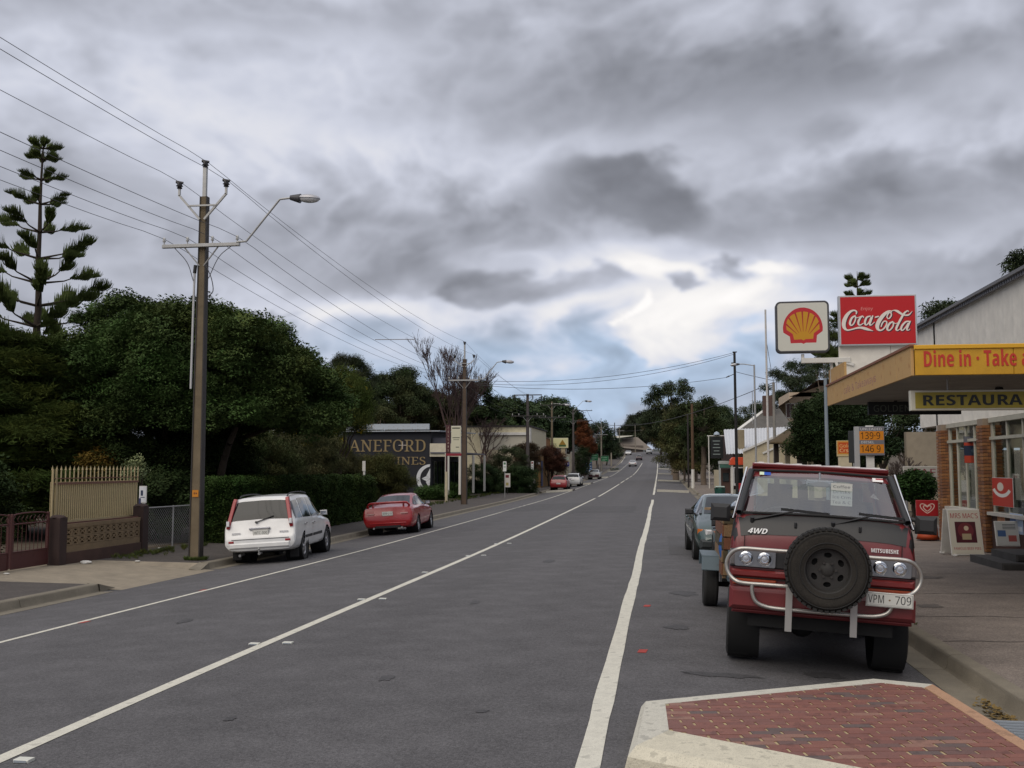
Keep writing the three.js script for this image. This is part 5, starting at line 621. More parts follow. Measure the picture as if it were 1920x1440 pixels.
{ // wires run pole to pole along the footpath
  const P0 = [-11.1, 0, 15], P3 = [-12.05, pathL(-12, 93), -93], P4 = [-11.9, pathL(-12, 113), -113], P5 = [-11.95, pathL(-12, 142), -142];
  const at = (P, x, y, z = 0.13) => [P[0] + x, P[1] + y, P[2] + z]; const b = pathL(-11.1, 0);
  P0[1] = b; const g = 'overhead wires along the power poles';
  wire([at(P0, 0, 9.93, 0), at(P1, 0, 9.98, 0), at(P2, 0, 10.2, 0), at(P3, 0.5, 8.5)], 'topmost overhead wire on the pole top insulators', 0.45, 0.0065, g);
  for (const [x, n] of [[-0.62, 'overhead wire on the bracket insulators at the garden side'], [0.62, 'overhead wire on the bracket insulators at the road side']]) wire([at(P0, x, 9.38), at(P1, x, 9.43), at(P2, x, 9.34), at(P3, x < 0 ? -1.2 : 1.3, 8.4)], n, 0.5, 0.0065, g);
  for (const [x, n] of [[-0.98, 'low wire on the cross arm end at the garden side'], [-0.36, 'low wire on the cross arm beside the pole at the garden side'], [0.3, 'low wire on the cross arm beside the pole at the road side'], [0.95, 'low wire on the cross arm end under the lamp']]) wire([at(P0, x, 7.95), at(P1, x, 7.97), at(P2, x, 7.92), at(P3, x * 1.5, 7.12), at(P4, x * 1.5, 7.75), at(P5, 1 + x * 0.8, 8.35)], n, 0.6, 0.0065, g);
  const rod = thing('wire_spacer', 'thin spreader rod hung across the low wires beyond the lamp', 'spreader', [0, 0, 0]); S().bar([-12.35, 7.48, -43], [-10.55, 7.46, -43], 0.018, 0.018, 6).build('rod', M([0.3, 0.3, 0.32], 0.6), rod);
  const R1 = [4.7, pathR(4.7, 64), -64], G = 'wires crossing over the road';
  wire([at(P2, 0.96, 7.72), at(R1, -0.02, 9.1, 0)], 'upper wire crossing the road to the slim black pole top', 1.5, 0.013, G); wire([at(P2, 0.9, 7.55), at(R1, -0.02, 9.0, 0)], 'second wire crossing the road to the slim black pole', 1.75, 0.013, G); wire([at(P2, 0.8, 7.45), at(R1, -0.5, 7.55, 0)], 'lowest wire crossing the road to the slim black pole', 1.15, 0.014, G);
  wire([at(R1, 0.02, 7.9, 0), [6.35, 6.7, -58]], 'short wire from the slim black pole down to the light pole', 0.1, 0.016, G); wire([[-11.95 + 2.5, P5[1] + 8.2, -142], [6.35, 6.6, -58]], 'long wire crossing from far poles to the grey light pole', 1.4, 0.02, G); wire([[4.75, 7.6, -46], [6.35, 6.6, -58]], 'wire from the white flagpole to the grey light pole', 0.15, 0.012, G);
  for (const [d0, y0, d1, y1, x] of [[142, 9.7, 205, 10.4, 1.9], [205, 10.4, 245, 9.6, 0], [205, 8.6, 318, 10, 1]]) wire([[-11.9 + x, pathL(-12, d0) + y0, -d0], [-11.9, pathL(-12, d1) + y1 - 1, -d1]], 'far overhead wire between the poles near the orange tree and crest', 0.8, 0.02, 'far overhead wires');
  wire([[-11.9, pathL(-12, 205) + 9.2, -205], [6, 10.4, -150]], 'far thin wire crossing the road towards the gum trees', 0.8, 0.022, G); wire([[-11.6, pathL(-12, 245) + 8.5, -245], [8, 11.2, -210]], 'farthest wire crossing the road below the gum trees', 0.8, 0.026, G);
}
// ---------------------------------------------------------------- fences and gates beside the driveway
{
  const maroon = M([0.085, 0.022, 0.02], 0.6, { map: texRust }), brown = M([0.055, 0.032, 0.03], 0.85, { map: texConcrete }), X = -13.62, yb = pathL(X, 22) - 0.02;
  for (const [d0, d1, n] of [[21.4, 20.05, 'next to the pillar'], [20.0, 18.4, 'at the far edge of the driveway']]) {
    const t = thing('iron_gate', 'maroon iron driveway gate ' + n, 'gate', [0, yb + 0.06, 0], 0, 'maroon driveway gates'), xa = -13.72;
    S().bev(xa, 0.17, -(d0 + d1) / 2, 0.02, 0.34, d0 - d1 - 0.04, 0.004).build('kick_panel', maroon, t); for (const d of [d0 - 0.03, d1 + 0.03]) S().bev(xa, 0.6, -d, 0.05, 1.16, 0.05, 0.006).build('stile', maroon, t);
    for (const y of [0.36, 0.96, 1.16]) S().tube([[xa, y - (y > 1.1 ? 0.05 : 0), -d0 + 0.02], [xa, y, -d0 + 0.12], [xa, y, -d1 - 0.12], [xa, y - (y > 1.1 ? 0.05 : 0), -d1 - 0.02]], 0.018, 16, 6).build('rail', maroon, t);
    for (let k = 0; k < 9; k++) { const d = lerp(d0 - 0.1, d1 + 0.1, k / 8); S().bar([xa, 0.37, -d], [xa, 0.96, -d], 0.007, 0.007, 5).build('bar', maroon, t); S().tube([[xa, 0.97, -d - 0.06], [xa, 1.05, -d + 0.03], [xa, 1.13, -d - 0.04]], 0.007, 8, 5).build('scroll', maroon, t); }
  }
  for (const [d, h, n] of [[21.6, 1.1, 'between gates and block wall'], [25.35, 1.22, 'at the street end of the block wall']]) { const p = thing('gate_pillar', 'squat dark brown rendered pillar ' + n, 'pillar', [X, yb, -d]); S().bev(0, h / 2, 0, 0.30, h, 0.30, 0.015).build('shaft', brown, p); S().lathe([[0.001, 0.06], [0.16, 0.04], [0.2, 0]], [0, h, 0], 'y', 4).build('cap', brown, p); }
  const w = thing('breeze_block_wall', 'tan breeze block wall on a brown base beside the gates', 'wall', [X, yb, 0]), tan = M([0.30, 0.22, 0.135], 0.9, { map: texConcrete, bumpMap: texGritBump, bumpScale: 0.003 }), d0 = 21.78, d1 = 25.18, n = 12, bw = (d1 - d0) / n;
  S().bev(0.012, 0.14, -(d0 + d1) / 2, 0.22, 0.28, d1 - d0, 0.01).build('base_course', M([0.10, 0.055, 0.045], 0.9, { map: texConcrete }), w);
  S().bev(0, 0.355, -(d0 + d1) / 2, 0.17, 0.15, d1 - d0, 0.008).build('lower_course', tan, w); S().bev(0, 0.885, -(d0 + d1) / 2, 0.18, 0.09, d1 - d0, 0.01).build('top_course', tan, w); S().bev(0, 0.945, -(d0 + d1) / 2, 0.06, 0.03, d1 - d0, 0.005).build('coping', M([0.09, 0.03, 0.025], 0.8), w);
  const bh = 0.203, frame = S(); { const o = new THREE.Shape([[-bw / 2 + 0.003, 0.003], [bw / 2 - 0.003, 0.003], [bw / 2 - 0.003, bh - 0.003], [-bw / 2 + 0.003, bh - 0.003]].map((p) => new THREE.Vector2(...p))); const tri = (pts) => o.holes.push(new THREE.Path(pts.map((p) => new THREE.Vector2(...p)))), m = 0.035, c = bh / 2; tri([[-0.08, bh - m], [0.08, bh - m], [0.02, c + 0.018], [-0.02, c + 0.018]]); tri([[-0.08, m], [-0.02, c - 0.018], [0.02, c - 0.018], [0.08, m]]); tri([[-0.098, bh - m - 0.02], [-0.04, c], [-0.098, m + 0.02]]); tri([[0.098, bh - m - 0.02], [0.098, m + 0.02], [0.04, c]]); frame.extrude(o, 0.15, new THREE.Matrix4().makeRotationY(Math.PI / 2).setPosition(-0.075, 0, 0)); }
  const fg = frame.geo(); for (let r = 0; r < 2; r++) for (let k = 0; k < n; k++) { const m = mesh('breeze_block', fg, tan, w); m.position.set(0, 0.433 + r * bh, -(d0 + (k + 0.5) * bw)); }
  // tall picket panel behind
  const pk = thing('picket_fence', 'tall cream picket fence panel with spear tops behind the block wall', 'fence', [-13.92, yb, 0]), cream = M([0.46, 0.38, 0.22], 0.75, { map: texGrime }), a0 = 21.75, a1 = 25.65;
  const pg = S().box(0, 1.0, 0, 0.014, 1.7, 0.045).geo(), tg = S().box(0, 2.02, 0, 0.022, 0.34, 0.022).add(new THREE.ConeGeometry(0.03, 0.11, 4), new THREE.Matrix4().makeTranslation(0, 2.23, 0)).geo();
  for (let k = 0; k < 46; k++) { const m = mesh('picket', pg, cream, pk); m.position.set(0, 0.05, -lerp(a0, a1, k / 45)); } for (let k = 0; k < 23; k++) { const m = mesh('spear_top', tg, cream, pk); m.position.set(0.02, 0, -lerp(a0, a1, k / 22)); }
  for (const y of [0.96, 1.86, 1.98]) S().box(0.035, y, -(a0 + a1) / 2, 0.03, y > 1.9 ? 0.02 : 0.05, a1 - a0).build('rail', y > 1.8 ? M([0.16, 0.075, 0.05], 0.7) : cream, pk);
  for (const d of [a0 - 0.02, a0 + 0.12]) S().bar([0.05, 0, -d], [0.05, 2.2, -d], 0.025, 0.025, 6).build('post', cream, pk);
  const np = thing('notice_post', 'white post with a small notice beside the block wall', 'sign post', [-14.0, yb, -26.1]); S().bev(0.1, 0.8, 0.1, 0.07, 1.6, 0.07, 0.01).build('post', C.white, np); S().bev(0.02, 0.7, 0.14, 0.06, 1.4, 0.06, 0.01).build('blue_post', M([0.03, 0.04, 0.12], 0.6), np); S().bev(0.1, 1.5, 0.15, 0.22, 0.46, 0.015, 0.004).build('board', C.white, np); panel('notice', 0.2, 0.42, printed(64, 128, (c) => { c.fillStyle = '#d8dade'; c.fillRect(0, 0, 64, 128); c.fillStyle = '#2a3550'; c.fillRect(12, 30, 22, 44); c.fillRect(10, 84, 40, 6); }), np, [0.1, 1.5, 0.16]);
  const cf = thing('chain_wire_fence', 'low chain wire fence between the white post and the hedge', 'fence', [0, yb, 0]); const A = V(-14.0, 0, -26.3), B = V(-13.5, 0, -30.2), along = (t) => A.clone().lerp(B, t);
  S().bar(along(0).setY(1.12), along(1).setY(1.12), 0.02, 0.02, 6).build('top_rail', C.galv, cf); for (const t of [0, 0.33, 0.66, 1]) S().bar(along(t).setY(0), along(t).setY(1.15), 0.022, 0.022, 6).build('post', C.galv, cf); { const s = S(); for (let k = -10; k < 44; k++) for (const q of [-1, 1]) { const t0 = k * 0.025, t1 = t0 + q * 0.26; const c0 = clamp(t0), c1 = clamp(t1), y0 = 0.05 + (t1 === t0 ? 0 : (c0 - t0) / (t1 - t0)) * 1.04, y1 = 0.05 + (c1 - t0) / (t1 - t0) * 1.04; if (Math.abs(c1 - c0) > 0.01) s.bar(along(c0).setY(y0), along(c1).setY(y1), 0.003, 0.003, 3, false); } s.build('wire_mesh', C.galv, cf).userData.kind = 'stuff'; }
  const litter = thing('litter', 'crumpled white paper litter at the foot of the block wall', 'litter', [-13.2, pathL(-13.2, 22.1) + 0.03, -22.1]); S().add(new THREE.IcosahedronGeometry(0.1, 1), new THREE.Matrix4().makeScale(1.5, 0.45, 0.8)).build('paper', C.white, litter);
  for (const [u, v, n] of [[158, 1049, 'by the block wall'], [258, 1044, 'on the footpath by the white post'], [12, 1070, 'in front of the maroon gates'], [300, 1020, 'under the chain wire fence']]) { const p = atY(u, v, -0.24), l = thing('litter', 'small scrap of white paper ' + n, 'litter', [p.x, pathL(p.x, -p.z) + 0.015, p.z]); S().add(new THREE.IcosahedronGeometry(0.05, 0), new THREE.Matrix4().makeScale(1.5, 0.4, 1)).build('scrap', C.white, l); }
}
// ---------------------------------------------------------------- buildings and signs on the winery side
function block(name, label, cat, x0, x1, d0, d1, y0, y1, mat, group) { const t = thing(name, label, cat, [0, 0, 0], 0, group); S().box((x0 + x1) / 2, (y0 + y1) / 2, -(d0 + d1) / 2, Math.abs(x1 - x0), y1 - y0, d1 - d0).build('wall', mat, t); return t; }
function win(parent, x0, x1, y0, y1, d, frameMat = C.white, glass = C.glassDark, split = 1) { // window in a wall that faces the camera side (+z)
  const w = x1 - x0, h = y1 - y0, g = new THREE.Group(); g.name = 'window'; parent.add(g); const cx = (x0 + x1) / 2, cy = (y0 + y1) / 2; S().box(cx, cy, -d + 0.01, w, h, 0.02).build('pane', glass, g); const f = S(); for (const q of [-1, 1]) f.box(cx + q * w / 2, cy, -d + 0.04, 0.06, h + 0.06, 0.08).box(cx, cy + q * h / 2, -d + 0.04, w, 0.06, 0.08); for (let k = 1; k < split; k++) f.box(x0 + w * k / split, cy, -d + 0.035, 0.04, h, 0.05); f.build('frame', frameMat, g); return g; }
{
  const navy = M([0.012, 0.014, 0.022], 0.75, { map: texGrime }), D = 72, t = block('winery_building', 'dark winery building with gold lettering and white emblem on its side wall', 'building', -26, -16.4, D, D + 14, -0.6, 4.45, navy);
  S().box(-21, 4.62, -D - 7, 10.6, 0.08, 14.6, 0, 0.02).box(-21.5, 4.85, -D - 1.2, 9.4, 0.42, 0.2).build('roof', M([0.42, 0.46, 0.50], 0.45, { map: texRust }), t);
  const f2 = await new FontLoader().loadAsync('fonts/droid/droid_serif_regular.typeface.json'), gold = M([0.27, 0.20, 0.095], 0.5);
  const put = (str, size, x, y, nm) => { const tg = new TextGeometry(str, { font: f2, size, depth: 0.03, curveSegments: 4, bevelEnabled: false }); tg.computeBoundingBox(); tg.translate(-tg.boundingBox.min.x, 0, 0); const m = mesh(nm, clean(tg), gold, t); m.position.set(x, y, -D + 0.005); return m; };
  const word = put('CRANEFORD', 0.86, -24.0, 3.0, 'lettering'); word.geometry.computeBoundingBox(); word.scale.x = 7.2 / word.geometry.boundingBox.max.x; const w2 = put('WINES', 0.56, -20.0, 2.05, 'lettering'); w2.geometry.computeBoundingBox(); w2.scale.x = 3.2 / w2.geometry.boundingBox.max.x;
  const em = M([0.62, 0.64, 0.66], 0.6), ringS = new THREE.Shape(); ringS.absarc(0, 0, 1.02, Math.PI * 0.5, Math.PI * 1.5); ringS.absarc(0.12, 0, 0.86, Math.PI * 1.44, Math.PI * 0.56, true); const g = new THREE.Group(); g.name = 'emblem'; g.position.set(-16.44, 1.05, -D + 0.01); t.add(g); S().extrude(ringS, 0.02, null, 0, 20).build('crescent', em, g);
  for (const [p] of [[[[0, 0], [-0.30, 0.16], [0, 0.74]]], [[[0, 0], [-0.62, 0.0], [-0.26, 0.18]]], [[[0, 0], [-0.26, -0.20], [-0.62, -0.02]]], [[[0, -0.04], [-0.05, -0.72], [-0.32, -0.24]]]]) S().extrude(new THREE.Shape(p.map((q) => new THREE.Vector2(...q))), 0.02).build('star_point', em, g);
  const cross = new THREE.Group(); cross.name = 'cross_mark'; t.add(cross); S().bar([-18.5, 3.17, -D + 0.04], [-18.5, 3.73, -D + 0.04], 0.03, 0.03, 6).bar([-18.8, 3.45, -D + 0.04], [-18.2, 3.45, -D + 0.04], 0.03, 0.03, 6).build('cross', M([0.5, 0.45, 0.4], 0.5), cross);
  // verandah over the footpath side
  const ve = thing('verandah', 'winery verandah with white fascia on slim pale posts', 'verandah'); S().box(-15.3, 3.1, -D + 0.1, 2.3, 0.95, 0.12).build('fascia', M([0.66, 0.62, 0.50], 0.7, { map: texGrime }), ve); S().box(-15.3, 2.9, -D - 5, 2.2, 0.1, 10.5).build('roof', M([0.12, 0.12, 0.14], 0.7), ve); S().box(-15.2, 3.75, -D - 0.4, 2.3, 0.5, 0.2).build('sign_panel', M([0.05, 0.05, 0.07], 0.6), ve);
  for (const [x, d] of [[-15.05, D - 0.3], [-14.2, D - 0.3], [-14.05, 66.3], [-14.2, D + 5], [-14.2, D + 10]]) S().bev(x, 1.35, -d, 0.16, 2.9, 0.16, 0.01).build('post', M([0.60, 0.58, 0.52], 0.7), ve); for (let k = 0; k < 6; k++) S().box(-16.36, 1.1, -D - 1.2 - k * 1.6, 0.06, 2.4, 1.1).build('window', C.glassDark, ve);
  const ts = thing('pylon_sign', 'tall narrow white sign board with dark red edge by the winery', 'sign', [-13.35, pathL(-13, 66), -66]); S().bev(0.02, 4.15, 0, 0.66, 1.75, 0.1, 0.01).build('board', M([0.62, 0.60, 0.50], 0.6), ts); panel('sign_face', 0.62, 1.66, printed(96, 256, (c) => { c.fillStyle = '#cfcbb2'; c.fillRect(0, 0, 96, 256); c.fillStyle = '#3b3f34'; c.fillRect(8, 10, 80, 12); c.fillRect(12, 110, 74, 8); c.fillRect(20, 132, 60, 5); c.fillRect(46, 206, 34, 8); }), ts, [0.02, 4.15, 0.055]);
  S().bev(-0.50, 4.15, 0.02, 0.28, 1.9, 0.08, 0.01).build('side_panel', M([0.06, 0.018, 0.02], 0.6), ts); { const pm = printed(48, 256, (c) => { c.fillStyle = '#4a2024'; c.fillRect(0, 0, 48, 256); 'CELLARS'.split('').forEach((l, i) => text(c, l, 24, 24 + i * 35, 28, 'bold sans-serif', '#cfc4b0')); }); panel('side_lettering', 0.24, 1.8, pm, ts, [-0.50, 4.15, 0.062]); } S().bev(-0.1, 3.12, 0.05, 1.05, 0.16, 0.06, 0.01).build('red_strip', M([0.25, 0.015, 0.03], 0.5), ts); S().bar([-0.62, 0, 0], [-0.62, 5.1, 0], 0.06, 0.06, 8).bar([0.42, 0, 0], [0.42, 3.1, 0], 0.05, 0.05, 8).build('post', M([0.07, 0.03, 0.03], 0.6), ts); S().bev(-0.62, 1.0, 0, 0.16, 2.0, 0.16, 0.01).build('post_sleeve', C.cream, ts);
}
{
  const creamW = M([0.68, 0.63, 0.46], 0.75, { map: texGrime }), t = block('shop_building', 'plain cream walled shop building with flat parapet behind dark bushes', 'building', -21.5, -12.9, 101, 116, -0.6, 5.9, creamW); S().box(-17.2, 5.97, -108.5, 8.9, 0.12, 15.3).build('parapet_cap', M([0.03, 0.03, 0.03], 0.8), t); S().box(-15.6, 5.2, -100.9, 5.0, 0.28, 0.3).build('awning_box', C.white, t); S().box(-15.6, 4.3, -100.96, 4.6, 1.4, 0.06).build('faded_panel', M([0.52, 0.49, 0.40], 0.8), t); S().box(-12.87, 4.4, -101.4, 0.1, 2.8, 0.9).build('corner_board', C.white, t);
  const o = block('brick_shop', 'small ochre shop front with white sign board beside red creeper', 'shop', -13.6, -12.15, 104, 113, -0.5, 3.0, M([0.34, 0.20, 0.075], 0.85, { map: texConcrete })); S().bev(-12.85, 2.35, -103.9, 1.3, 0.42, 0.1, 0.01).build('sign_board', M([0.55, 0.56, 0.60], 0.6), o); panel('sign_print', 1.2, 0.34, printed(128, 40, (c) => { c.fillStyle = '#c4c6cc'; c.fillRect(0, 0, 128, 40); text(c, 'TAKE AWAY', 64, 20, 20, 'bold sans-serif', '#6c7080', 96); }), o, [-12.85, 2.35, -103.84]); S().box(-12.05, 1.2, -104.5, 0.1, 2.6, 0.9).build('blue_door', M([0.03, 0.04, 0.10], 0.6), o); S().box(-13.2, 2.75, -103.9, 0.9, 0.35, 0.08).build('timber_sign', M([0.24, 0.12, 0.04], 0.7), o);
  const bk = block('brick_shop', 'orange brick shop block beside the agency sign', 'shop', -14.6, -13.5, 118, 126, -0.4, 5.3, M([0.36, 0.15, 0.05], 0.85, { map: texConcrete })); S().box(-14.05, 5.35, -122, 1.3, 0.12, 8.2).build('parapet_cap', M([0.15, 0.08, 0.05], 0.8), bk);
  const ag = block('agency_shop', 'single storey agency shop under a big green lettered sign', 'shop', -14.2, -10.95 - 1.2, 127, 140, -0.3, 3.6, M([0.50, 0.46, 0.32], 0.8, { map: texGrime })); S().box(-13.2, 3.3, -126.9, 2.9, 0.5, 0.1).build('grey_band', M([0.20, 0.23, 0.28], 0.7), ag); for (let k = 0; k < 5; k++) S().box(-13.1, 1.2 + k * 0.42, -126.95, 2.6, 0.34, 0.06).build('weatherboard', M([0.50, 0.48, 0.38], 0.8), ag); S().box(-11.95, 2.0, -126.8, 0.5, 4.6, 0.5).build('parapet_pier', M([0.50, 0.42, 0.28], 0.8, { map: texGrime }), ag);
  S().add(new THREE.CylinderGeometry(1.6, 1.6, 2.6, 16, 1, true, Math.PI * 0.5, Math.PI * 0.4), new THREE.Matrix4().makeRotationZ(Math.PI / 2).setPosition(-13.2, 0.9, -127.5)).build('bullnose_verandah', M([0.50, 0.47, 0.40], 0.6, { map: texRust }), ag); for (const x of [-14.2, -13, -12.3]) S().bar([x, -0.3, -125.9], [x, 2.2, -125.9], 0.06, 0.06, 8).build('post', C.cream, ag);
  const sg = thing('shop_sign', 'wide cream roof sign with green lettering above the agency shop', 'sign', [-13.15, 4.85, -126.5]); S().bev(0, 0, 0, 3.75, 1.25, 0.12, 0.02).build('board', M([0.60, 0.58, 0.38], 0.6), sg); panel('sign_print', 3.6, 1.12, printed(512, 160, (c) => { c.fillStyle = '#c9c796'; c.fillRect(0, 0, 512, 160); text(c, 'TRURO', 130, 44, 52, 'bold sans-serif', '#2c3a22', 160); text(c, 'AGENCIES', 165, 112, 58, 'bold sans-serif', '#2c3a22', 300); c.fillStyle = '#8a6a14'; c.beginPath(); c.moveTo(420, 20); c.lineTo(485, 120); c.lineTo(355, 120); c.fill(); c.fillStyle = '#31502a'; c.fillRect(358, 112, 126, 34); }, 0.6), sg, [0, 0, 0.068]); for (const x of [-1.6, 0, 1.6]) S().bar([x, -1.3, -0.1], [x, 0.6, -0.1], 0.05, 0.05, 6).build('strut', C.galv, sg);
}
function postSign(name, label, cat, x, d, board, mat, postMat = C.galv, n = 1, y0) { const [w, h, y] = board, b = y0 ?? (x < -5 ? pathL(x, d) : pathR(x, d)), t = thing(name, label, cat, [x, b, -d]); S().bev(0, y, 0, w, h, 0.04, 0.006).build('board', C.white, t); panel('sign_print', w * 0.98, h * 0.97, mat, t, [0, y, 0.0225]); for (let k = 0; k < n; k++) S().bar([n > 1 ? (k - 0.5) * w * 0.8 : 0, 0, -0.06], [n > 1 ? (k - 0.5) * w * 0.8 : 0, y + h * 0.45, -0.06], 0.03, 0.03, 8).build('post', postMat, t); return t; }
postSign('parking_sign', 'narrow white parking sign on a thin post by the kerb', 'sign', -11.6, 76, [0.26, 0.75, 2.35], printed(48, 128, (c) => { c.fillStyle = '#d7d9d4'; c.fillRect(0, 0, 48, 128); c.fillStyle = '#547a5c'; c.fillRect(8, 10, 32, 30); c.fillRect(8, 60, 32, 6); c.fillRect(8, 74, 32, 5); }), M([0.4, 0.4, 0.38], 0.5, { metalness: 0.5 }));
postSign('parking_sign', 'narrow white parking sign close beside the dark double arm pole', 'sign', -11.5, 92, [0.26, 0.8, 2.35], printed(48, 128, (c) => { c.fillStyle = '#d7d9d4'; c.fillRect(0, 0, 48, 128); c.fillStyle = '#8a4444'; c.fillRect(8, 10, 32, 26); c.fillRect(8, 60, 32, 6); }), M([0.4, 0.4, 0.38], 0.5, { metalness: 0.5 }));
postSign('hanging_sign', 'small white board with maroon square standing in the bushes', 'sign', -12.6, 84, [0.5, 1.15, 1.15], printed(64, 160, (c) => { c.fillStyle = '#cfcac0'; c.fillRect(0, 0, 64, 160); c.fillStyle = '#6d2430'; c.fillRect(14, 16, 36, 34); c.fillStyle = '#a89a58'; c.fillRect(18, 108, 28, 34); }), C.darkSteel);
{ const t = thing('sandwich_board', 'small white sandwich board before the ochre shop', 'sandwich board', [-12.0, pathL(-12, 95.5), -95.5]); for (const q of [-1, 1]) S().bev(0, 0.5, q * 0.2, 0.7, 1.05, 0.03, 0.006, 0, -q * 0.2).build('leaf', C.white, t); panel('print', 0.4, 0.16, printed(64, 32, (c) => { c.fillStyle = '#dddad4'; c.fillRect(0, 0, 64, 32); text(c, 'OPEN', 32, 16, 20, 'bold sans-serif', '#80605c', 56); }), t, [0, 0.6, 0.201], 0, -0.2); }
postSign('street_sign', 'blue service sign with white symbols on twin posts', 'sign', -11.25, 122, [1.0, 0.5, 2.3], printed(128, 64, (c) => { c.fillStyle = '#23409c'; c.fillRect(0, 0, 128, 64); c.fillStyle = '#c9d2e8'; for (const x of [18, 56, 94]) c.fillRect(x, 16, 18, 30); }), C.galv, 2);
postSign('street_sign', 'small pale green sign above the blue service sign', 'sign', -11.35, 122.4, [0.9, 0.42, 3.0], printed(96, 48, (c) => { c.fillStyle = '#9fb0a2'; c.fillRect(0, 0, 96, 48); c.fillStyle = '#6f8276'; c.fillRect(10, 14, 74, 6); c.fillRect(10, 28, 54, 6); }));
{ const t = thing('pylon_sign', 'tall blue information pylon with a dark emblem on top', 'sign', [-11.2, pathL(-11.4, 162), -162]); S().bev(0, 1.7, 0, 1.05, 2.1, 0.16, 0.02).build('board', M([0.08, 0.16, 0.32], 0.5), t); panel('sign_print', 1.0, 2.0, printed(96, 192, (c) => { c.fillStyle = '#3c6ca8'; c.fillRect(0, 0, 96, 192); c.fillStyle = '#74b070'; c.fillRect(0, 0, 96, 30); c.fillStyle = '#d9e4ec'; for (let k = 0; k < 4; k++) c.fillRect(8, 46 + k * 36, 80, 18); }), t, [0, 1.7, 0.085]); S().bev(0, 3.05, 0, 0.95, 0.3, 0.14, 0.02).build('band', M([0.02, 0.02, 0.02], 0.6), t); S().extrude(roundRect(0.95, 0.75, 0.3), 0.1, new THREE.Matrix4().makeTranslation(0, 3.65, -0.05)).build('emblem', M([0.14, 0.03, 0.04], 0.6), t); S().bar([0, 0, 0], [0, 3.4, 0], 0.07, 0.07, 8).build('post', C.darkSteel, t); }
for (const [x, n, d] of [[-12.0, 'taller', 198], [-10.9, 'lower', 201]]) postSign('direction_sign', n + ' green road direction sign beside the pale pole', 'sign', x - 0.4 + (n === 'lower' ? 0.6 : -0.2), d, [1.5, n === 'taller' ? 1.3 : 1.1, n === 'taller' ? 2.9 : 2.6], printed(128, 96, (c) => { c.fillStyle = '#14663a'; c.fillRect(0, 0, 128, 96); c.fillStyle = '#a8c8b0'; c.fillRect(10, 18, 12, 14); c.fillRect(34, 22, 70, 7); c.fillRect(20, 54, 84, 7); c.fillRect(20, 74, 50, 6); }), C.galv, 2);
for (const [u, n] of [[1119, 'first'], [1126, 'second'], [1131, 'third']]) { const p = atY(u, 876, 0.75), t = thing('bollard', 'white timber bollard below the green direction signs', 'bollard', [p.x, pathL(p.x, 190), -190], 0, 'white bollards by the direction signs'); S().bev(0, 0.45, 0, 0.35, 1.0, 0.3, 0.03).build('shaft', C.cream, t); }
{ // houses glimpsed between the trees
  const h1 = block('house', 'house with pale blue iron roof glimpsed behind the garden tree', 'house', -36, -27, 46, 56, -0.5, 3.0, M([0.46, 0.38, 0.28], 0.8)); const roofM = M([0.42, 0.46, 0.52], 0.5, { map: texRust }); S().poly([[-36.6, 3.0, -45.4], [-26.4, 3.0, -45.4], [-28.5, 5.2, -51], [-34.5, 5.2, -51]]).poly([[-26.4, 3.0, -45.4], [-26.4, 3.0, -56.6], [-28.5, 5.2, -51]]).poly([[-36.6, 3.0, -45.4], [-34.5, 5.2, -51], [-36.6, 3.0, -56.6]]).poly([[-36.6, 3.0, -56.6], [-34.5, 5.2, -51], [-28.5, 5.2, -51], [-26.4, 3.0, -56.6]]).build('roof', roofM, h1); win(h1, -33, -31.2, 0.9, 2.3, 46, C.white); win(h1, -30, -28.4, 0.9, 2.3, 46, C.white);
  const h2 = block('house', 'tall cream rendered house wall rising behind the pines', 'house', -56, -41.2, 60, 72, -0.5, 10.7, M([0.50, 0.40, 0.24], 0.85, { map: texGrime })); win(h2, -44, -42.6, 7.4, 9.0, 60);
  const h3 = block('shed', 'low pale roofed shed with a beige box showing over the bushes', 'shed', -25, -21.4, 58, 66, -0.5, 3.9, M([0.02, 0.02, 0.03], 0.8)); S().box(-23.2, 4.05, -62, 4.0, 0.3, 8.3).build('roof', M([0.52, 0.55, 0.58], 0.5), h3); S().bev(-21.0, 3.9, -57.6, 1.05, 0.52, 0.5, 0.02).build('cooler_box', M([0.36, 0.30, 0.19], 0.8), h3);
  const far = block('house', 'low far house with pale roof facing down the road from the crest', 'house', -19, -6, 372, 384, 6.0, 9.6, M([0.12, 0.10, 0.085], 0.85)); S().poly([[-20, 9.4, -371], [-2, 7.6, -371], [-8, 12.8, -378], [-19, 12.2, -378]]).build('roof', M([0.17, 0.145, 0.12], 0.85), far); S().poly([[-20.5, 11.6, -370.5], [-10, 13.0, -372], [-9.5, 13.4, -378], [-20, 13.2, -378]]).build('upper_roof', M([0.40, 0.38, 0.31], 0.8), far);
}
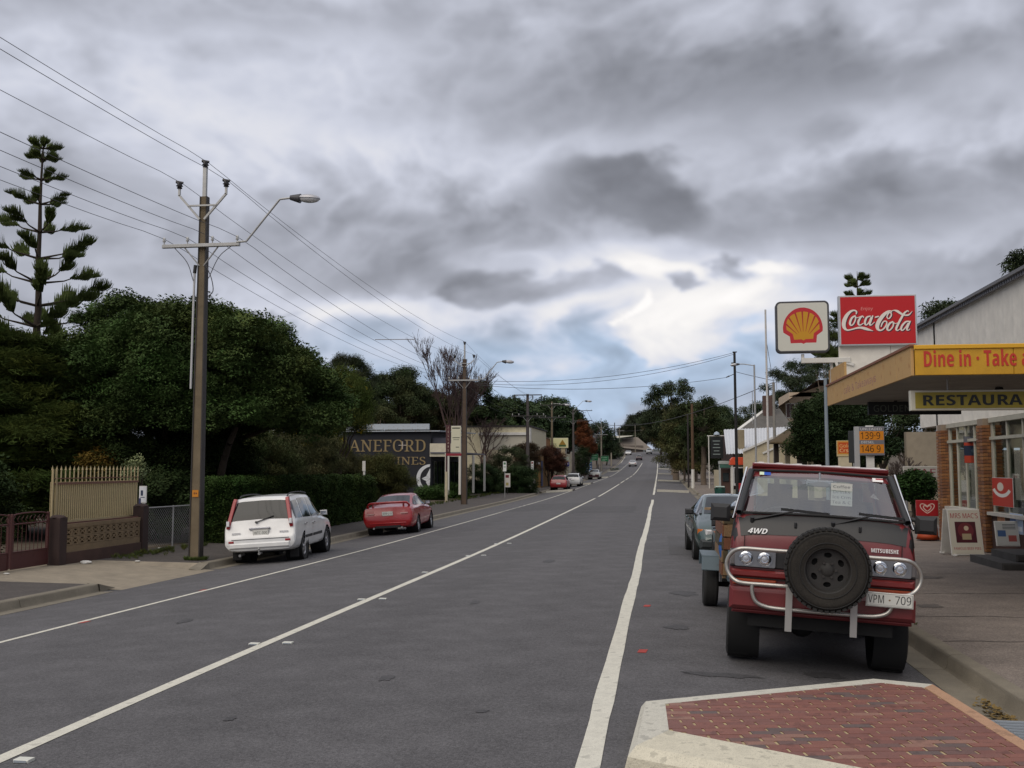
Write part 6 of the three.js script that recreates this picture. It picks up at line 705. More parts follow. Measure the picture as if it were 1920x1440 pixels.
// ---------------------------------------------------------------- restaurant, its awning and signs
{
  const FX = 7.4, D0 = 8, D1 = 28.6, DU = 30.4, gy = pathR(FX, 24), wallW = M([0.80, 0.78, 0.73], 0.65, { map: texGrime }), brickDark = M([0.085, 0.04, 0.032], 0.9, { map: texConcrete }), frame = M([0.46, 0.45, 0.38], 0.6, { map: texGrime });
  const b = thing('restaurant_building', 'white clad restaurant with brick piers and tall shop windows', 'building');
  // ribbed cladding above the awning, facing the street
  { const s = S(), prof = []; for (let d = D0; d <= DU + 0.001; d += 0.15) { const k = Math.round((d - D0) / 0.15) % 4; prof.push([d, k === 0 ? 0.008 : 0]); } for (let i = 0; i + 1 < prof.length; i++) s.poly([[FX - prof[i][1], 3.0, -prof[i][0]], [FX - prof[i + 1][1], 3.0, -prof[i + 1][0]], [FX - prof[i + 1][1], 5.8, -prof[i + 1][0]], [FX - prof[i][1], 5.8, -prof[i][0]]]); s.build('cladding', wallW, b); }
  S().box(FX + 0.1, 4.4, -(D0 + DU) / 2, 0.1, 2.8, DU - D0 - 0.1).box(FX + 5, 4.4, -DU + 0.05, 10, 2.8, 0.1).build('upper_wall', wallW, b);
  S().box(FX + 5, 5.86, -(D0 + DU) / 2 - 0.1, 10.4, 0.06, DU - D0 + 0.6).build('roof', M([0.16, 0.16, 0.17], 0.6, { map: texRust }), b); { const s = S(); for (let d = D0; d < DU + 0.3; d += 0.15) s.box(FX - 0.11, 5.82, -d, 0.06, 0.14, 0.09); s.box(FX - 0.09, 5.9, -(D0 + DU) / 2, 0.12, 0.05, DU - D0 + 0.4); s.build('gutter_edge', M([0.12, 0.12, 0.135], 0.55), b); }
  S().bar([12, 5.9, -29], [12, 8.6, -29], 0.02, 0.02, 6).bar([11.3, 8.5, -29], [12.7, 8.5, -29], 0.015, 0.015, 5).bar([11.6, 8.3, -29], [12.4, 8.3, -29], 0.012, 0.012, 5).build('antenna', C.galv, b);
  // end wall with windows, floor, back wall and ceiling of the dining room
  S().box(FX + 5, 0.55, -D1, 10, 0.95, 0.2).box(FX + 5, 4.1, -D1, 10, 3.4, 0.2).box(FX + 0.15, 1.7, -D1, 0.3, 1.5, 0.2).box(FX + 2.6, 1.7, -D1, 0.5, 1.5, 0.2).box(FX + 7.2, 1.7, -D1, 5.6, 1.5, 0.2).build('end_wall', wallW, b); for (const x of [FX + 0.75, FX + 1.3, FX + 1.85, FX + 3.4]) S().box(x, 1.72, -D1, 0.09, 1.4, 0.1).build('mullion', frame, b);
  S().box(FX + 5, gy - 0.06, -(D0 + D1) / 2, 10, 0.1, D1 - D0).build('floor', M([0.16, 0.13, 0.10], 0.6), b); S().box(FX + 9.9, 1.8, -(D0 + D1) / 2, 0.2, 3.6, D1 - D0).build('back_wall', M([0.30, 0.26, 0.20], 0.8), b); S().box(FX + 5, 3.05, -(D0 + D1) / 2, 9.8, 0.08, D1 - D0).build('ceiling', M([0.4, 0.38, 0.34], 0.8), b); S().box(FX + 5, 2, -D0, 10, 4, 0.2).build('end_wall', wallW, b);
  // brick piers, brick by brick
  const bm = [[0.27, 0.115, 0.045], [0.22, 0.09, 0.04], [0.31, 0.14, 0.055], [0.19, 0.08, 0.04]].map((c) => M(c, 0.85, { map: texWorn, bumpMap: texGritBump, bumpScale: 0.002 })); reseed(77);
  const lo = M([0.20, 0.085, 0.045], 0.85, { map: texWorn }); const bg = clean(bevelBox(0.215, 0.068, 0.105, 0.005)), bh = clean(bevelBox(0.105, 0.068, 0.215, 0.005)); metreUV(bg); metreUV(bh);
  for (const pd of [27.75, 24.35, 18.8]) {
    S().box(FX + 0.02, gy + 1.5, -pd, 0.40, 3.0, 0.40).build('pier_core', M([0.24, 0.19, 0.14], 0.9), b);
    const n = 36; for (let k = 0; k < n; k++) { const y = gy + 0.05 + k * 0.079; for (let q = 0; q < 2; q++) { const off = k % 2 ? 0.055 : -0.055; const m = mesh('brick', bh, bm[Math.floor(rnd() * 4)], b); m.position.set(FX - 0.155 + rr(-0.002, 0.002), y, -pd + (q ? 0.115 : -0.115) + off * 0.0); if (pd < 20) continue; const e = mesh('brick', bg, bm[Math.floor(rnd() * 4)], b); e.position.set(FX - 0.09 + q * 0.225, y, -pd + 0.165 + rr(-0.002, 0.002)); } }
  }
  // shop windows between the piers
  const glassS = M([0.9, 0.95, 0.93], 0.02, { transmission: 1, thickness: 0, ior: 1.55 });
  for (const [a, c, splits] of [[24.6, 27.5, 4], [19.1, 24.1, 5]]) {
    const w = new THREE.Group(); w.name = 'shop_window'; b.add(w); const doorBay = a < 20; const y0 = gy + 0.86, y1 = gy + 2.95;
    S().box(FX + 0.02, gy + 0.43, -(a + c) / 2, 0.2, 0.84, c - a).build('plinth', brickDark, w); S().bev(FX - 0.08, y0 + 0.02, -(a + c) / 2, 0.2, 0.07, c - a, 0.01).build('sill', M([0.52, 0.50, 0.46], 0.7, { map: texGrime }), w);
    for (let k = 0; k <= splits; k++) { const d = lerp(a + 0.06, c - 0.06, k / splits); S().bev(FX, (y0 + y1) / 2, -d, 0.06, y1 - y0, k === 0 || k === splits ? 0.14 : 0.075, 0.008).build('mullion', frame, w); if (k < splits) { const d2 = lerp(a + 0.06, c - 0.06, (k + 0.5) / splits); S().box(FX, (y0 + y1) / 2, -d2, 0.008, y1 - y0, (c - a) / splits - 0.12).build('pane', glassS, w); } }
    S().bev(FX - 0.02, gy + 2.55, -(a + c) / 2, 0.1, 0.07, c - a, 0.008).build('transom', frame, w); S().bev(FX, y1, -(a + c) / 2, 0.16, 0.1, c - a, 0.01).build('head', frame, w);
  }
  S().box(FX, 2.0, -13.4, 0.2, 3.8, 10.4).build('street_wall', brickDark, b);
  for (const [x, d] of [[8.6, 23], [9.6, 25.6], [9.2, 21.2], [10.6, 23.6]]) { const t = thing('dining_table', 'small dining table inside the restaurant window', 'table', [x, gy, -d], 0, 'tables inside the restaurant'); S().bev(0, 0.74, 0, 0.8, 0.04, 0.8, 0.01).build('top', M([0.4, 0.38, 0.34], 0.5), t); S().bar([0, 0, 0], [0, 0.72, 0], 0.04, 0.04, 8).build('leg', C.trim, t); }
  for (const [x, d] of [[8.5, 26.6], [9.1, 26.9], [8.9, 24.4], [9.9, 24.9]]) { const t = thing('dining_chair', 'dark dining chair inside the restaurant window', 'chair', [x, gy, -d], 0.3, 'chairs inside the restaurant'); S().bev(0, 0.46, 0, 0.42, 0.05, 0.42, 0.02).build('seat', C.trim, t); S().bev(0, 0.78, -0.2, 0.4, 0.55, 0.05, 0.02).build('backrest', C.trim, t); for (const q of [-1, 1]) for (const e of [-1, 1]) S().bar([q * 0.17, 0, e * 0.17], [q * 0.17, 0.45, e * 0.17], 0.015, 0.015, 6).build('leg', C.steel, t); }
  // steps to the door
  const st = thing('stone_steps', 'two dark stone steps at the restaurant door', 'steps', [0, gy, 0]); S().bev(6.95, 0.07, -20.9, 1.5, 0.15, 2.0, 0.03).build('lower_step', M([0.075, 0.072, 0.073], 0.85, { map: texConcrete }), st); S().bev(7.1, 0.21, -20.95, 1.1, 0.14, 1.5, 0.03).build('upper_step', M([0.075, 0.072, 0.073], 0.85, { map: texConcrete }), st);
  // awning
  const AX = 3.32, A0 = 13.85, A1 = 20.6, y0 = 3.09, y1 = 3.47, a = thing('shop_awning', 'wide flat awning with yellow fascia over the restaurant footpath', 'awning');
  const faded = M([0.58, 0.36, 0.14], 0.7, { map: texRust }), yellow = M([0.62, 0.34, 0.02], 0.55, { map: texGrime });
  S().box((AX + FX) / 2, y0 + 0.05, -(A0 + A1) / 2, FX - AX - 0.06, 0.06, A1 - A0 - 0.06).build('soffit', M([0.46, 0.44, 0.40], 0.85, { map: texConcrete }), a); S().box((AX + FX) / 2, y1 - 0.03, -(A0 + A1) / 2, FX - AX, 0.04, A1 - A0, 0, 0, 0).build('roof_sheet', M([0.3, 0.3, 0.3], 0.6, { map: texRust }), a);
  for (let k = 0; k < 8; k++) { const d = lerp(A0, A1, (k + 0.5) / 8); S().bev(AX - 0.02, (y0 + y1) / 2, -d, 0.04, y1 - y0, (A1 - A0) / 8 - 0.008, 0.004).build('fascia_panel', faded, a); }
  S().bev(AX - 0.025, y1 + 0.015, -(A0 + A1) / 2, 0.075, 0.035, A1 - A0 + 0.06, 0.006).build('cap_strip', M([0.20, 0.07, 0.03], 0.6), a);
  const smear = new THREE.MeshPhysicalMaterial({ map: canvasTex(512, 96, (c) => { c.clearRect(0, 0, 512, 96); c.globalAlpha = 0.5; text(c, 'cafe & Takeaways', 256, 54, 52, 'bold sans-serif', '#c08a90', 440); }), transparent: true, roughness: 0.7 }); panel('faded_lettering', 3.2, 0.30, smear, a, [AX - 0.0425, 3.27, -17.4], -Math.PI / 2);
  for (let k = 0; k < 5; k++) S().bev(AX + 0.61 + k * 1.216, (y0 + y1) / 2, -A0 + 0.02, 1.21, y1 - y0, 0.05, 0.005).build('front_fascia', yellow, a); S().bev((AX + 9.4) / 2, y1 - 0.012, -A0 + 0.05, 9.42 - AX, 0.055, 0.03, 0.006).build('front_cap', M([0.70, 0.38, 0.02], 0.5), a);
  { const t = letters('Dine in · Take away', 0.205, 0.006, M([0.50, 0.035, 0.02], 0.5), a, 'fascia_lettering', [0, 0, 0], 0, 0.63); t.geometry.computeBoundingBox(); t.position.set(AX + 0.11 - t.geometry.boundingBox.min.x, 3.275, -A0 + 0.046); }
  S().box(AX + 0.02, 3.62, -19.75, 0.04, 0.34, 1.7).build('raised_panel', faded, a);
  // hanging sign boards
  const rs = thing('hanging_sign', 'long yellow restaurant sign hanging under the awning edge', 'sign', [0, 0, 0]); S().bev(6.45, 2.80, -14.5, 6.1, 0.275, 0.11, 0.008).build('box', M([0.62, 0.60, 0.50], 0.5), rs); S().box(6.47, 2.80, -14.44, 6.02, 0.22, 0.008).build('face', M([0.40, 0.32, 0.035], 0.5, { map: texGrime }), rs);
  { const t = letters('RESTAURANT', 0.14, 0.006, M([0.012, 0.016, 0.014], 0.5), rs, 'sign_lettering', [0, 0, 0], 0, 1.36); t.geometry.computeBoundingBox(); t.position.set(3.56 - t.geometry.boundingBox.min.x, 2.80, -14.435); } for (const x of [3.9, 6.5, 9]) S().bar([x, 2.92, -14.5], [x, 3.12, -14.5], 0.012, 0.012, 6).build('hanger', C.galv, rs);
  const gn = thing('hanging_sign', 'dim black sign board hanging at the far end of the awning', 'sign', [0, 0, 0]); S().bev(4.62, 2.97, -19.4, 1.62, 0.24, 0.1, 0.008).build('box', M([0.012, 0.014, 0.016], 0.5), gn); panel('face', 1.56, 0.2, printed(512, 66, (c) => { c.fillStyle = '#1c2224'; c.fillRect(0, 0, 512, 66); text(c, 'GOLDEN NORTH', 226, 35, 54, 'bold sans-serif', '#6a7268', 420); }), gn, [4.62, 2.97, -19.345]); S().bar([4.3, 3.07, -19.4], [4.3, 3.15, -19.4], 0.02, 0.05, 8).build('hanger', C.black, gn);
  S().bar([5.1, 3.1, -16.2], [5.1, 3.0, -16.2], 0.05, 0.09, 10).build('soffit_lamp', C.trim, a);
  // white sign parapet and roof signs
  const wp = thing('sign_parapet', 'plain white panel wall standing on the far end of the awning', 'parapet'); for (let k = 0; k < 4; k++) S().bev(3.95 + k * 0.97, 3.84, -20.3, 0.962, 0.78, 0.05, 0.004).build('panel', wallW, wp);
  const ck = thing('drink_sign', 'red soft drink sign in white script standing on the white parapet', 'sign', [0, 0, 0]); S().bev(4.19, 4.715, -20.25, 1.44, 0.98, 0.16, 0.01).build('case', M([0.50, 0.51, 0.52], 0.4, { metalness: 0.4 }), ck);
  const brush = (c, pts, dx, dy, grow, col) => { c.fillStyle = col; for (let i = 0; i + 1 < pts.length; i++) { const p0 = pts[i - 1] ?? pts[i], p1 = pts[i], p2 = pts[i + 1], p3 = pts[i + 2] ?? p2; for (let k = 0; k <= 26; k++) { const t = k / 26, t2 = t * t, t3 = t2 * t, f = (j) => 0.5 * (2 * p1[j] + (p2[j] - p0[j]) * t + (2 * p0[j] - 5 * p1[j] + 4 * p2[j] - p3[j]) * t2 + (3 * p1[j] - p0[j] - 3 * p2[j] + p3[j]) * t3); c.beginPath(); c.arc(f(0) + dx, f(1) + dy, Math.max(1.5, f(2) + grow), 0, 7); c.fill(); } } };
  const strokes = [
    [[612, 440, 10], [618, 398, 14], [582, 374, 14], [520, 388, 20], [450, 455, 30], [402, 545, 36], [382, 635, 35], [395, 705, 28], [442, 748, 15], [520, 738, 13], [600, 716, 15], [680, 706, 20], [760, 724, 26], [820, 745, 20], [905, 772, 3]],
    [[590, 478, 13], [538, 512, 18], [502, 582, 20], [497, 636, 18], [522, 660, 12], [560, 628, 12], [592, 560, 12], [598, 505, 12], [584, 478, 10], [625, 515, 7], [700, 485, 6]], [[742, 508, 11], [720, 486, 11], [682, 520, 17], [648, 590, 19], [648, 640, 16], [682, 656, 11], [735, 622, 8]],
    [[860, 490, 12], [805, 508, 16], [768, 580, 19], [768, 640, 16], [794, 654, 11], [840, 600, 11], [872, 520, 12]], [[905, 488, 13], [872, 570, 18], [848, 640, 17], [872, 660, 10], [935, 605, 6]], [[955, 512, 13], [1005, 498, 13]],
    [[1175, 545, 8], [1160, 505, 11], [1190, 442, 12], [1228, 432, 10], [1238, 480, 12], [1205, 535, 12], [1175, 545, 8]], [[1245, 420, 9], [1218, 398, 12], [1160, 422, 24], [1085, 490, 33], [1015, 590, 36], [982, 680, 34], [995, 742, 24], [1042, 765, 13], [1100, 730, 13], [1145, 660, 13], [1150, 602, 11], [1108, 592, 11], [1072, 632, 13], [1052, 690, 11]],
    [[1235, 402, 6], [1290, 388, 10], [1350, 408, 22], [1405, 450, 20], [1460, 480, 14], [1545, 480, 14], [1612, 412, 3]], [[1258, 604, 13], [1205, 636, 18], [1165, 700, 20], [1160, 750, 17], [1190, 768, 12], [1230, 738, 12], [1266, 680, 12], [1272, 625, 12], [1300, 640, 6], [1350, 630, 6]],
    [[1545, 420, 7], [1525, 402, 10], [1465, 452, 18], [1402, 560, 20], [1335, 690, 20], [1318, 755, 16], [1345, 772, 9], [1390, 740, 6]], [[1545, 604, 12], [1490, 612, 15], [1425, 682, 18], [1404, 750, 16], [1432, 770, 11], [1490, 710, 11], [1532, 640, 12]], [[1568, 604, 12], [1528, 690, 17], [1505, 756, 15], [1530, 772, 9], [1560, 750, 5]]];
  const ckf = printed(1000, 690, (c) => { c.fillStyle = '#b40f16'; c.fillRect(0, 0, 1000, 690); c.save(); c.scale(1000 / 1330, 690 / 905); c.translate(-330, -115); for (const s of strokes) brush(c, s, 12, 13, 4, '#3a1024'); for (const s of strokes) brush(c, s, 0, 0, 0, '#ded6cc'); c.save(); c.translate(690, 345); c.transform(1, 0, -0.12, 1, 0, 0); text(c, 'Enjoy', 0, 0, 84, 'sans-serif', '#d08a82', 225, 'left'); c.restore(); c.restore(); }, 0.45); panel('sign_face', 1.38, 0.92, ckf, ck, [4.19, 4.715, -20.166]);
  const sh = thing('fuel_sign', 'square white sign with a yellow and red scallop emblem on a bracket arm', 'sign', [2.79, 4.62, -20.3], -0.03); S().extrude(roundRect(0.99, 0.99, 0.085), 0.17, new THREE.Matrix4().makeTranslation(0, 0, -0.1), 0.012).build('case', M([0.05, 0.05, 0.055], 0.5), sh);
  const shf = printed(1024, 1024, (c) => { c.save(); c.scale(1024 / 1000, 1024 / 990); c.translate(-160, -158); c.fillStyle = '#c9c8bc'; c.fillRect(0, 0, 1440, 1440); const path = (p, col) => { c.fillStyle = col; c.beginPath(); p.forEach(([x, y], i) => (i ? c.lineTo(x, y) : c.moveTo(x, y))); c.closePath(); c.fill(); };
    const sm = (pts) => { const o = []; for (let i = 0; i + 1 < pts.length; i++) for (let k = 0; k < 10; k++) { const p0 = pts[i - 1] ?? pts[i], p1 = pts[i], p2 = pts[i + 1], p3 = pts[i + 2] ?? p2, t = k / 10, f = (j) => 0.5 * (2 * p1[j] + (p2[j] - p0[j]) * t + (2 * p0[j] - 5 * p1[j] + 4 * p2[j] - p3[j]) * t * t + (3 * p1[j] - p0[j] - 3 * p2[j] + p3[j]) * t * t * t); o.push([f(0), f(1)]); } o.push(pts.at(-1)); return o; };
    path([[415, 992], [632, 988], [675, 1008], [716, 986], [930, 985], [945, 835], ...sm([[1060, 750], [1062, 640], [1020, 490], [940, 372], [822, 290], [668, 255], [520, 285], [400, 370], [312, 490], [268, 640], [272, 768]]), [400, 852]], '#b5222a');
    const lobe = []; const tips = [[335, 620], [395, 480], [500, 385], [640, 340], [775, 350], [905, 430], [975, 545], [1000, 640]]; path([[485, 918], [636, 912], [675, 937], [714, 910], [870, 905], [884, 790], [1000, 705], ...sm([[996, 610], [965, 500], [880, 405], [770, 352], [665, 340], [550, 358], [440, 415], [360, 505], [328, 615]]), [340, 712], [462, 800]], '#c08a10');
    c.strokeStyle = '#a3261c'; c.lineCap = 'round'; for (const [x0, y0, x1, y1] of [[550, 805, 335, 598], [582, 775, 395, 470], [628, 755, 520, 372], [673, 748, 660, 335], [722, 748, 795, 365], [772, 772, 912, 445], [798, 800, 992, 575]]) for (let k = 0; k < 16; k++) { c.lineWidth = 8 + k * 1.6; c.beginPath(); c.moveTo(lerp(x0, x1, k / 16), lerp(y0, y1, k / 16)); c.lineTo(lerp(x0, x1, (k + 1) / 16), lerp(y0, y1, (k + 1) / 16)); c.stroke(); } c.restore(); }, 0.4);
  { const g = new THREE.ShapeGeometry(roundRect(0.94, 0.94, 0.066), 8), p = g.attributes.position, uv = g.attributes.uv; for (let i = 0; i < p.count; i++) uv.setXY(i, p.getX(i) / 0.94 + 0.5, p.getY(i) / 0.94 + 0.5); const m = mesh('sign_face', g, shf, sh); m.position.z = 0.084; }
  S().bar([0, -0.53, 0], [0, -0.66, 0], 0.03, 0.03, 8).bev(0.43, -0.66, 0, 0.92, 0.1, 0.08, 0.008).build('arm', C.white, sh); S().beam([0.62, -0.7, 0.02], [0.78, -1.28, 0.02], 0.05, 0.05).beam([0.55, -0.7, -0.1], [0.55, -1.2, -0.1], 0.05, 0.05).beam([0.78, -0.7, 0], [0.95, -0.75, 0], 0.06, 0.06).build('strut', C.white, sh);
  // things on the footpath
  const af = thing('sandwich_board', 'white sandwich board advertising pies in red letters', 'sandwich board', [6.52, gy, -23.55], 0.12); for (const q of [-1, 1]) { S().bev(0, 0.5, q * 0.2, 0.7, 1.0, 0.025, 0.006, 0, -q * 0.2).build('leaf', C.white, af); for (const e of [-1, 1]) S().bev(e * 0.3, 0.02, q * 0.34, 0.05, 0.04, 0.2, 0.008).build('foot', C.white, af); }
  panel('print', 0.66, 0.94, printed(256, 364, (c) => { c.fillStyle = '#c9c4b4'; c.fillRect(0, 0, 256, 364); text(c, "MRS MAC'S", 128, 46, 56, 'bold serif', '#9c2630', 236); c.fillStyle = '#4a1420'; c.fillRect(44, 96, 172, 176); c.fillStyle = '#6d2a30'; c.beginPath(); c.arc(130, 170, 66, 0, 7); c.fill(); c.fillStyle = '#c9b49a'; c.beginPath(); c.arc(136, 150, 20, 0, 7); c.fill(); c.fillStyle = '#a89878'; c.fillRect(96, 196, 76, 50); text(c, 'FAMOUS BEEF PIES', 128, 320, 30, 'bold sans-serif', '#9c2630', 226); }, 0.6), af, [0, 0.505, 0.2145], 0, -0.2);
  const nb = thing('newspaper_board', 'leaning newspaper poster board beside the restaurant steps', 'sign', [7.06, gy + 0.28, -22.3], 0.0); S().bev(0, 0.26, 0, 0.46, 0.52, 0.03, 0.006, 0, -0.25).build('board', C.white, nb); panel('print', 0.42, 0.48, printed(96, 112, (c) => { c.fillStyle = '#b9b9b4'; c.fillRect(0, 0, 96, 112); c.fillStyle = '#44608c'; c.fillRect(6, 40, 36, 30); c.fillStyle = '#a0504a'; c.fillRect(52, 64, 36, 30); c.fillStyle = '#40464e'; for (let k = 0; k < 4; k++) c.fillRect(30, 10 + k * 7, 58, 3); }, 0.7), nb, [0, 0.262, 0.018], 0, -0.25);
  const poster = (name, label, y, d, w, h, draw, x = FX - 0.075) => { const t = thing(name, label, 'poster', [x, y, -d], -Math.PI / 2); S().bev(0, 0, 0, w, h, 0.012, 0.003).build('sheet', C.white, t); panel('print', w * 0.98, h * 0.98, printed(128, 128, draw, 0.6), t, [0, 0, 0.008]); };
  poster('window_poster', 'orange and white ice cream poster in the restaurant window', 1.35, 23.3, 1.35, 0.62, (c) => { c.fillStyle = '#b0301c'; c.fillRect(0, 0, 128, 128); c.strokeStyle = '#d8d4cc'; c.lineWidth = 16; c.beginPath(); c.arc(60, 20, 60, 0.6, 2.6); c.stroke(); c.fillStyle = '#d0c4b4'; c.beginPath(); c.arc(52, 40, 20, 0, 7); c.fill(); });
  poster('wall_notice', 'small red lettered price notice on the restaurant plinth', 0.78, 23.45, 0.5, 0.22, (c) => { c.fillStyle = '#b98a5c'; c.fillRect(0, 0, 128, 128); text(c, '1.99', 64, 74, 70, 'bold sans-serif', '#a01c1c', 110); }); poster('wall_notice', 'pale blue notice on the plinth under the ice cream poster', 0.72, 22.5, 0.8, 0.42, (c) => { c.fillStyle = '#9fb0c6'; c.fillRect(0, 0, 128, 128); c.fillStyle = '#4a6898'; c.fillRect(0, 30, 60, 50); c.fillStyle = '#d4d8dc'; c.fillRect(60, 80, 60, 30); });
  { const t = thing('open_banner', 'blue and orange open banner hanging inside the shop window', 'banner', [atD(1832, 843, 25.7).x, atD(1832, 843, 25.7).y, -25.7], -0.2); S().box(0, 0, 0, 0.58, 0.64, 0.01).build('cloth', C.trim, t); panel('print', 0.57, 0.63, printed(256, 220, (c) => { c.fillStyle = '#5d5f68'; c.fillRect(0, 0, 256, 220); text(c, 'OPEN', 128, 26, 44, 'bold sans-serif', '#161b34', 190); c.fillStyle = '#a8361c'; c.fillRect(0, 50, 256, 170); c.fillStyle = '#10203a'; c.fillRect(0, 76, 256, 84); c.fillStyle = '#4c5c6e'; c.beginPath(); c.ellipse(128, 118, 60, 26, 0, 0, 7); c.fill(); }, 0.7), t, [0, 0, 0.006]); }
  const ic = thing('ice_cream_sign', 'red ice cream sign with a white swirl heart beside the brick pier', 'sign', [7.0, gy, -28.35]); S().bev(0, 0.82, 0, 0.56, 0.42, 0.06, 0.01).build('board', M([0.36, 0.02, 0.03], 0.5), ic); panel('print', 0.54, 0.4, printed(128, 96, (c) => { c.fillStyle = '#98151c'; c.fillRect(0, 0, 128, 96); c.strokeStyle = '#cdb8ac'; c.lineWidth = 6; for (const r of [1, 0.55]) { c.beginPath(); c.moveTo(64, 52 + 28 * r); c.bezierCurveTo(64 - 70 * r, 50 - 10 * r, 64 - 40 * r, 46 - 50 * r, 64, 46 - 10 * r); c.bezierCurveTo(64 + 40 * r, 46 - 50 * r, 64 + 70 * r, 50 - 10 * r, 64, 52 + 28 * r); c.stroke(); } }), ic, [0, 0.82, 0.031]); S().lathe([[0.001, 0], [0.3, 0], [0.26, 0.1], [0.24, 0.36], [0.2, 0.45], [0.001, 0.45]], [0, 0, 0], 'y', 20).build('base', M([0.40, 0.06, 0.015], 0.5), ic); S().bar([0, 0.4, -0.02], [0, 0.7, -0.02], 0.03, 0.03, 8).build('post', C.steel, ic);
  const rb = thing('notice_board', 'white board lettered CAFE in red above the forecourt bush', 'sign', [8.35, gy, -34]); S().bev(0, 1.75, 0, 1.3, 0.36, 0.05, 0.008).build('board', M([0.5, 0.48, 0.44], 0.7), rb); panel('print', 1.26, 0.33, printed(192, 52, (c) => { c.fillStyle = '#a9a59c'; c.fillRect(0, 0, 192, 52); text(c, 'CAFE', 110, 28, 46, 'bold sans-serif', '#7d2a3a', 150); }), rb, [0, 1.75, 0.028]); for (const q of [-1, 1]) S().bar([q * 0.55, 0, -0.04], [q * 0.55, 1.9, -0.04], 0.03, 0.03, 6).build('post', C.galv, rb);
  // forecourt: price board, posts, small sign
  const at = (u, v, d) => atD(u, v, d), c0 = at(1633, 827, 36);
  const pb = thing('price_board', 'orange fuel price board on a white post in the forecourt', 'sign', [c0.x, 0, -36]); S().bev(0, c0.y, 0, 0.86, 0.98, 0.12, 0.01).build('case', M([0.20, 0.20, 0.22], 0.5), pb);
  panel('price_print', 0.84, 0.96, printed(256, 292, (c) => { c.fillStyle = '#6b6a70'; c.fillRect(0, 0, 256, 292); text(c, 'UNLEADED', 128, 22, 34, 'bold sans-serif', '#d2d0cc', 220); text(c, 'DIESEL', 90, 158, 32, 'bold sans-serif', '#d2d0cc', 136); for (const y of [44, 180]) { c.fillStyle = '#c67a14'; c.fillRect(4, y, 248, 92); } c.save(); c.translate(120, 92); c.scale(0.9, 1.15); text(c, '139·9', 0, 0, 84, 'bold monospace', '#1c1208', 226); c.restore(); c.save(); c.translate(120, 228); c.scale(0.9, 1.15); text(c, '146 9', 0, 0, 84, 'bold monospace', '#1c1208', 226); c.restore(); }, 0.4), pb, [0, c0.y, 0.062]); S().bev(-0.02, 1.6, -0.1, 0.26, 3.4, 0.1, 0.01).build('post', C.white, pb);
  const cp = thing('canopy_column', 'plain white steel column beside the fuel price board', 'column', [at(1607, 850, 34).x, gy, -34]); S().bev(0, 1.6, 0, 0.15, 3.2, 0.15, 0.01).build('shaft', M([0.34, 0.34, 0.34], 0.6), cp); S().bev(0, 0.05, 0, 0.3, 0.1, 0.3, 0.01).build('base_plate', C.galv, cp);
  const gs = thing('small_sign', 'small orange bakery sign on a pale stand in the forecourt', 'sign', [at(1584, 840, 40).x, 0, -40]), gyy = at(1584, 841, 40).y; S().bev(0, gyy, 0, 0.60, 0.6, 0.08, 0.01).build('board', M([0.5, 0.4, 0.2], 0.6), gs); panel('print', 0.56, 0.5, printed(128, 120, (c) => { c.fillStyle = '#c0822c'; c.fillRect(0, 0, 128, 120); c.fillStyle = '#b8480f'; c.fillRect(10, 12, 108, 96); text(c, 'Gold', 64, 42, 44, 'bold serif', '#d8b070', 96); text(c, 'Crst', 64, 84, 44, 'bold serif', '#e2c48c', 96); }), gs, [0, gyy + 0.03, 0.042]); S().bev(0, gyy / 2 + 0.05, -0.02, 0.5, gyy - 0.2, 0.06, 0.01).build('stand', C.cream, gs);
  const dp = thing('menu_panel', 'dark framed menu panel between bakery sign and white column', 'sign', [at(1600, 830, 38).x, 0, -38]); S().bev(0, at(1600, 830, 38).y - 0.15, 0, 0.34, 1.15, 0.08, 0.01).build('panel', M([0.025, 0.028, 0.03], 0.5), dp); S().bar([0, 0, 0], [0, 2.5, 0], 0.03, 0.03, 6).build('post', C.galv, dp);
}
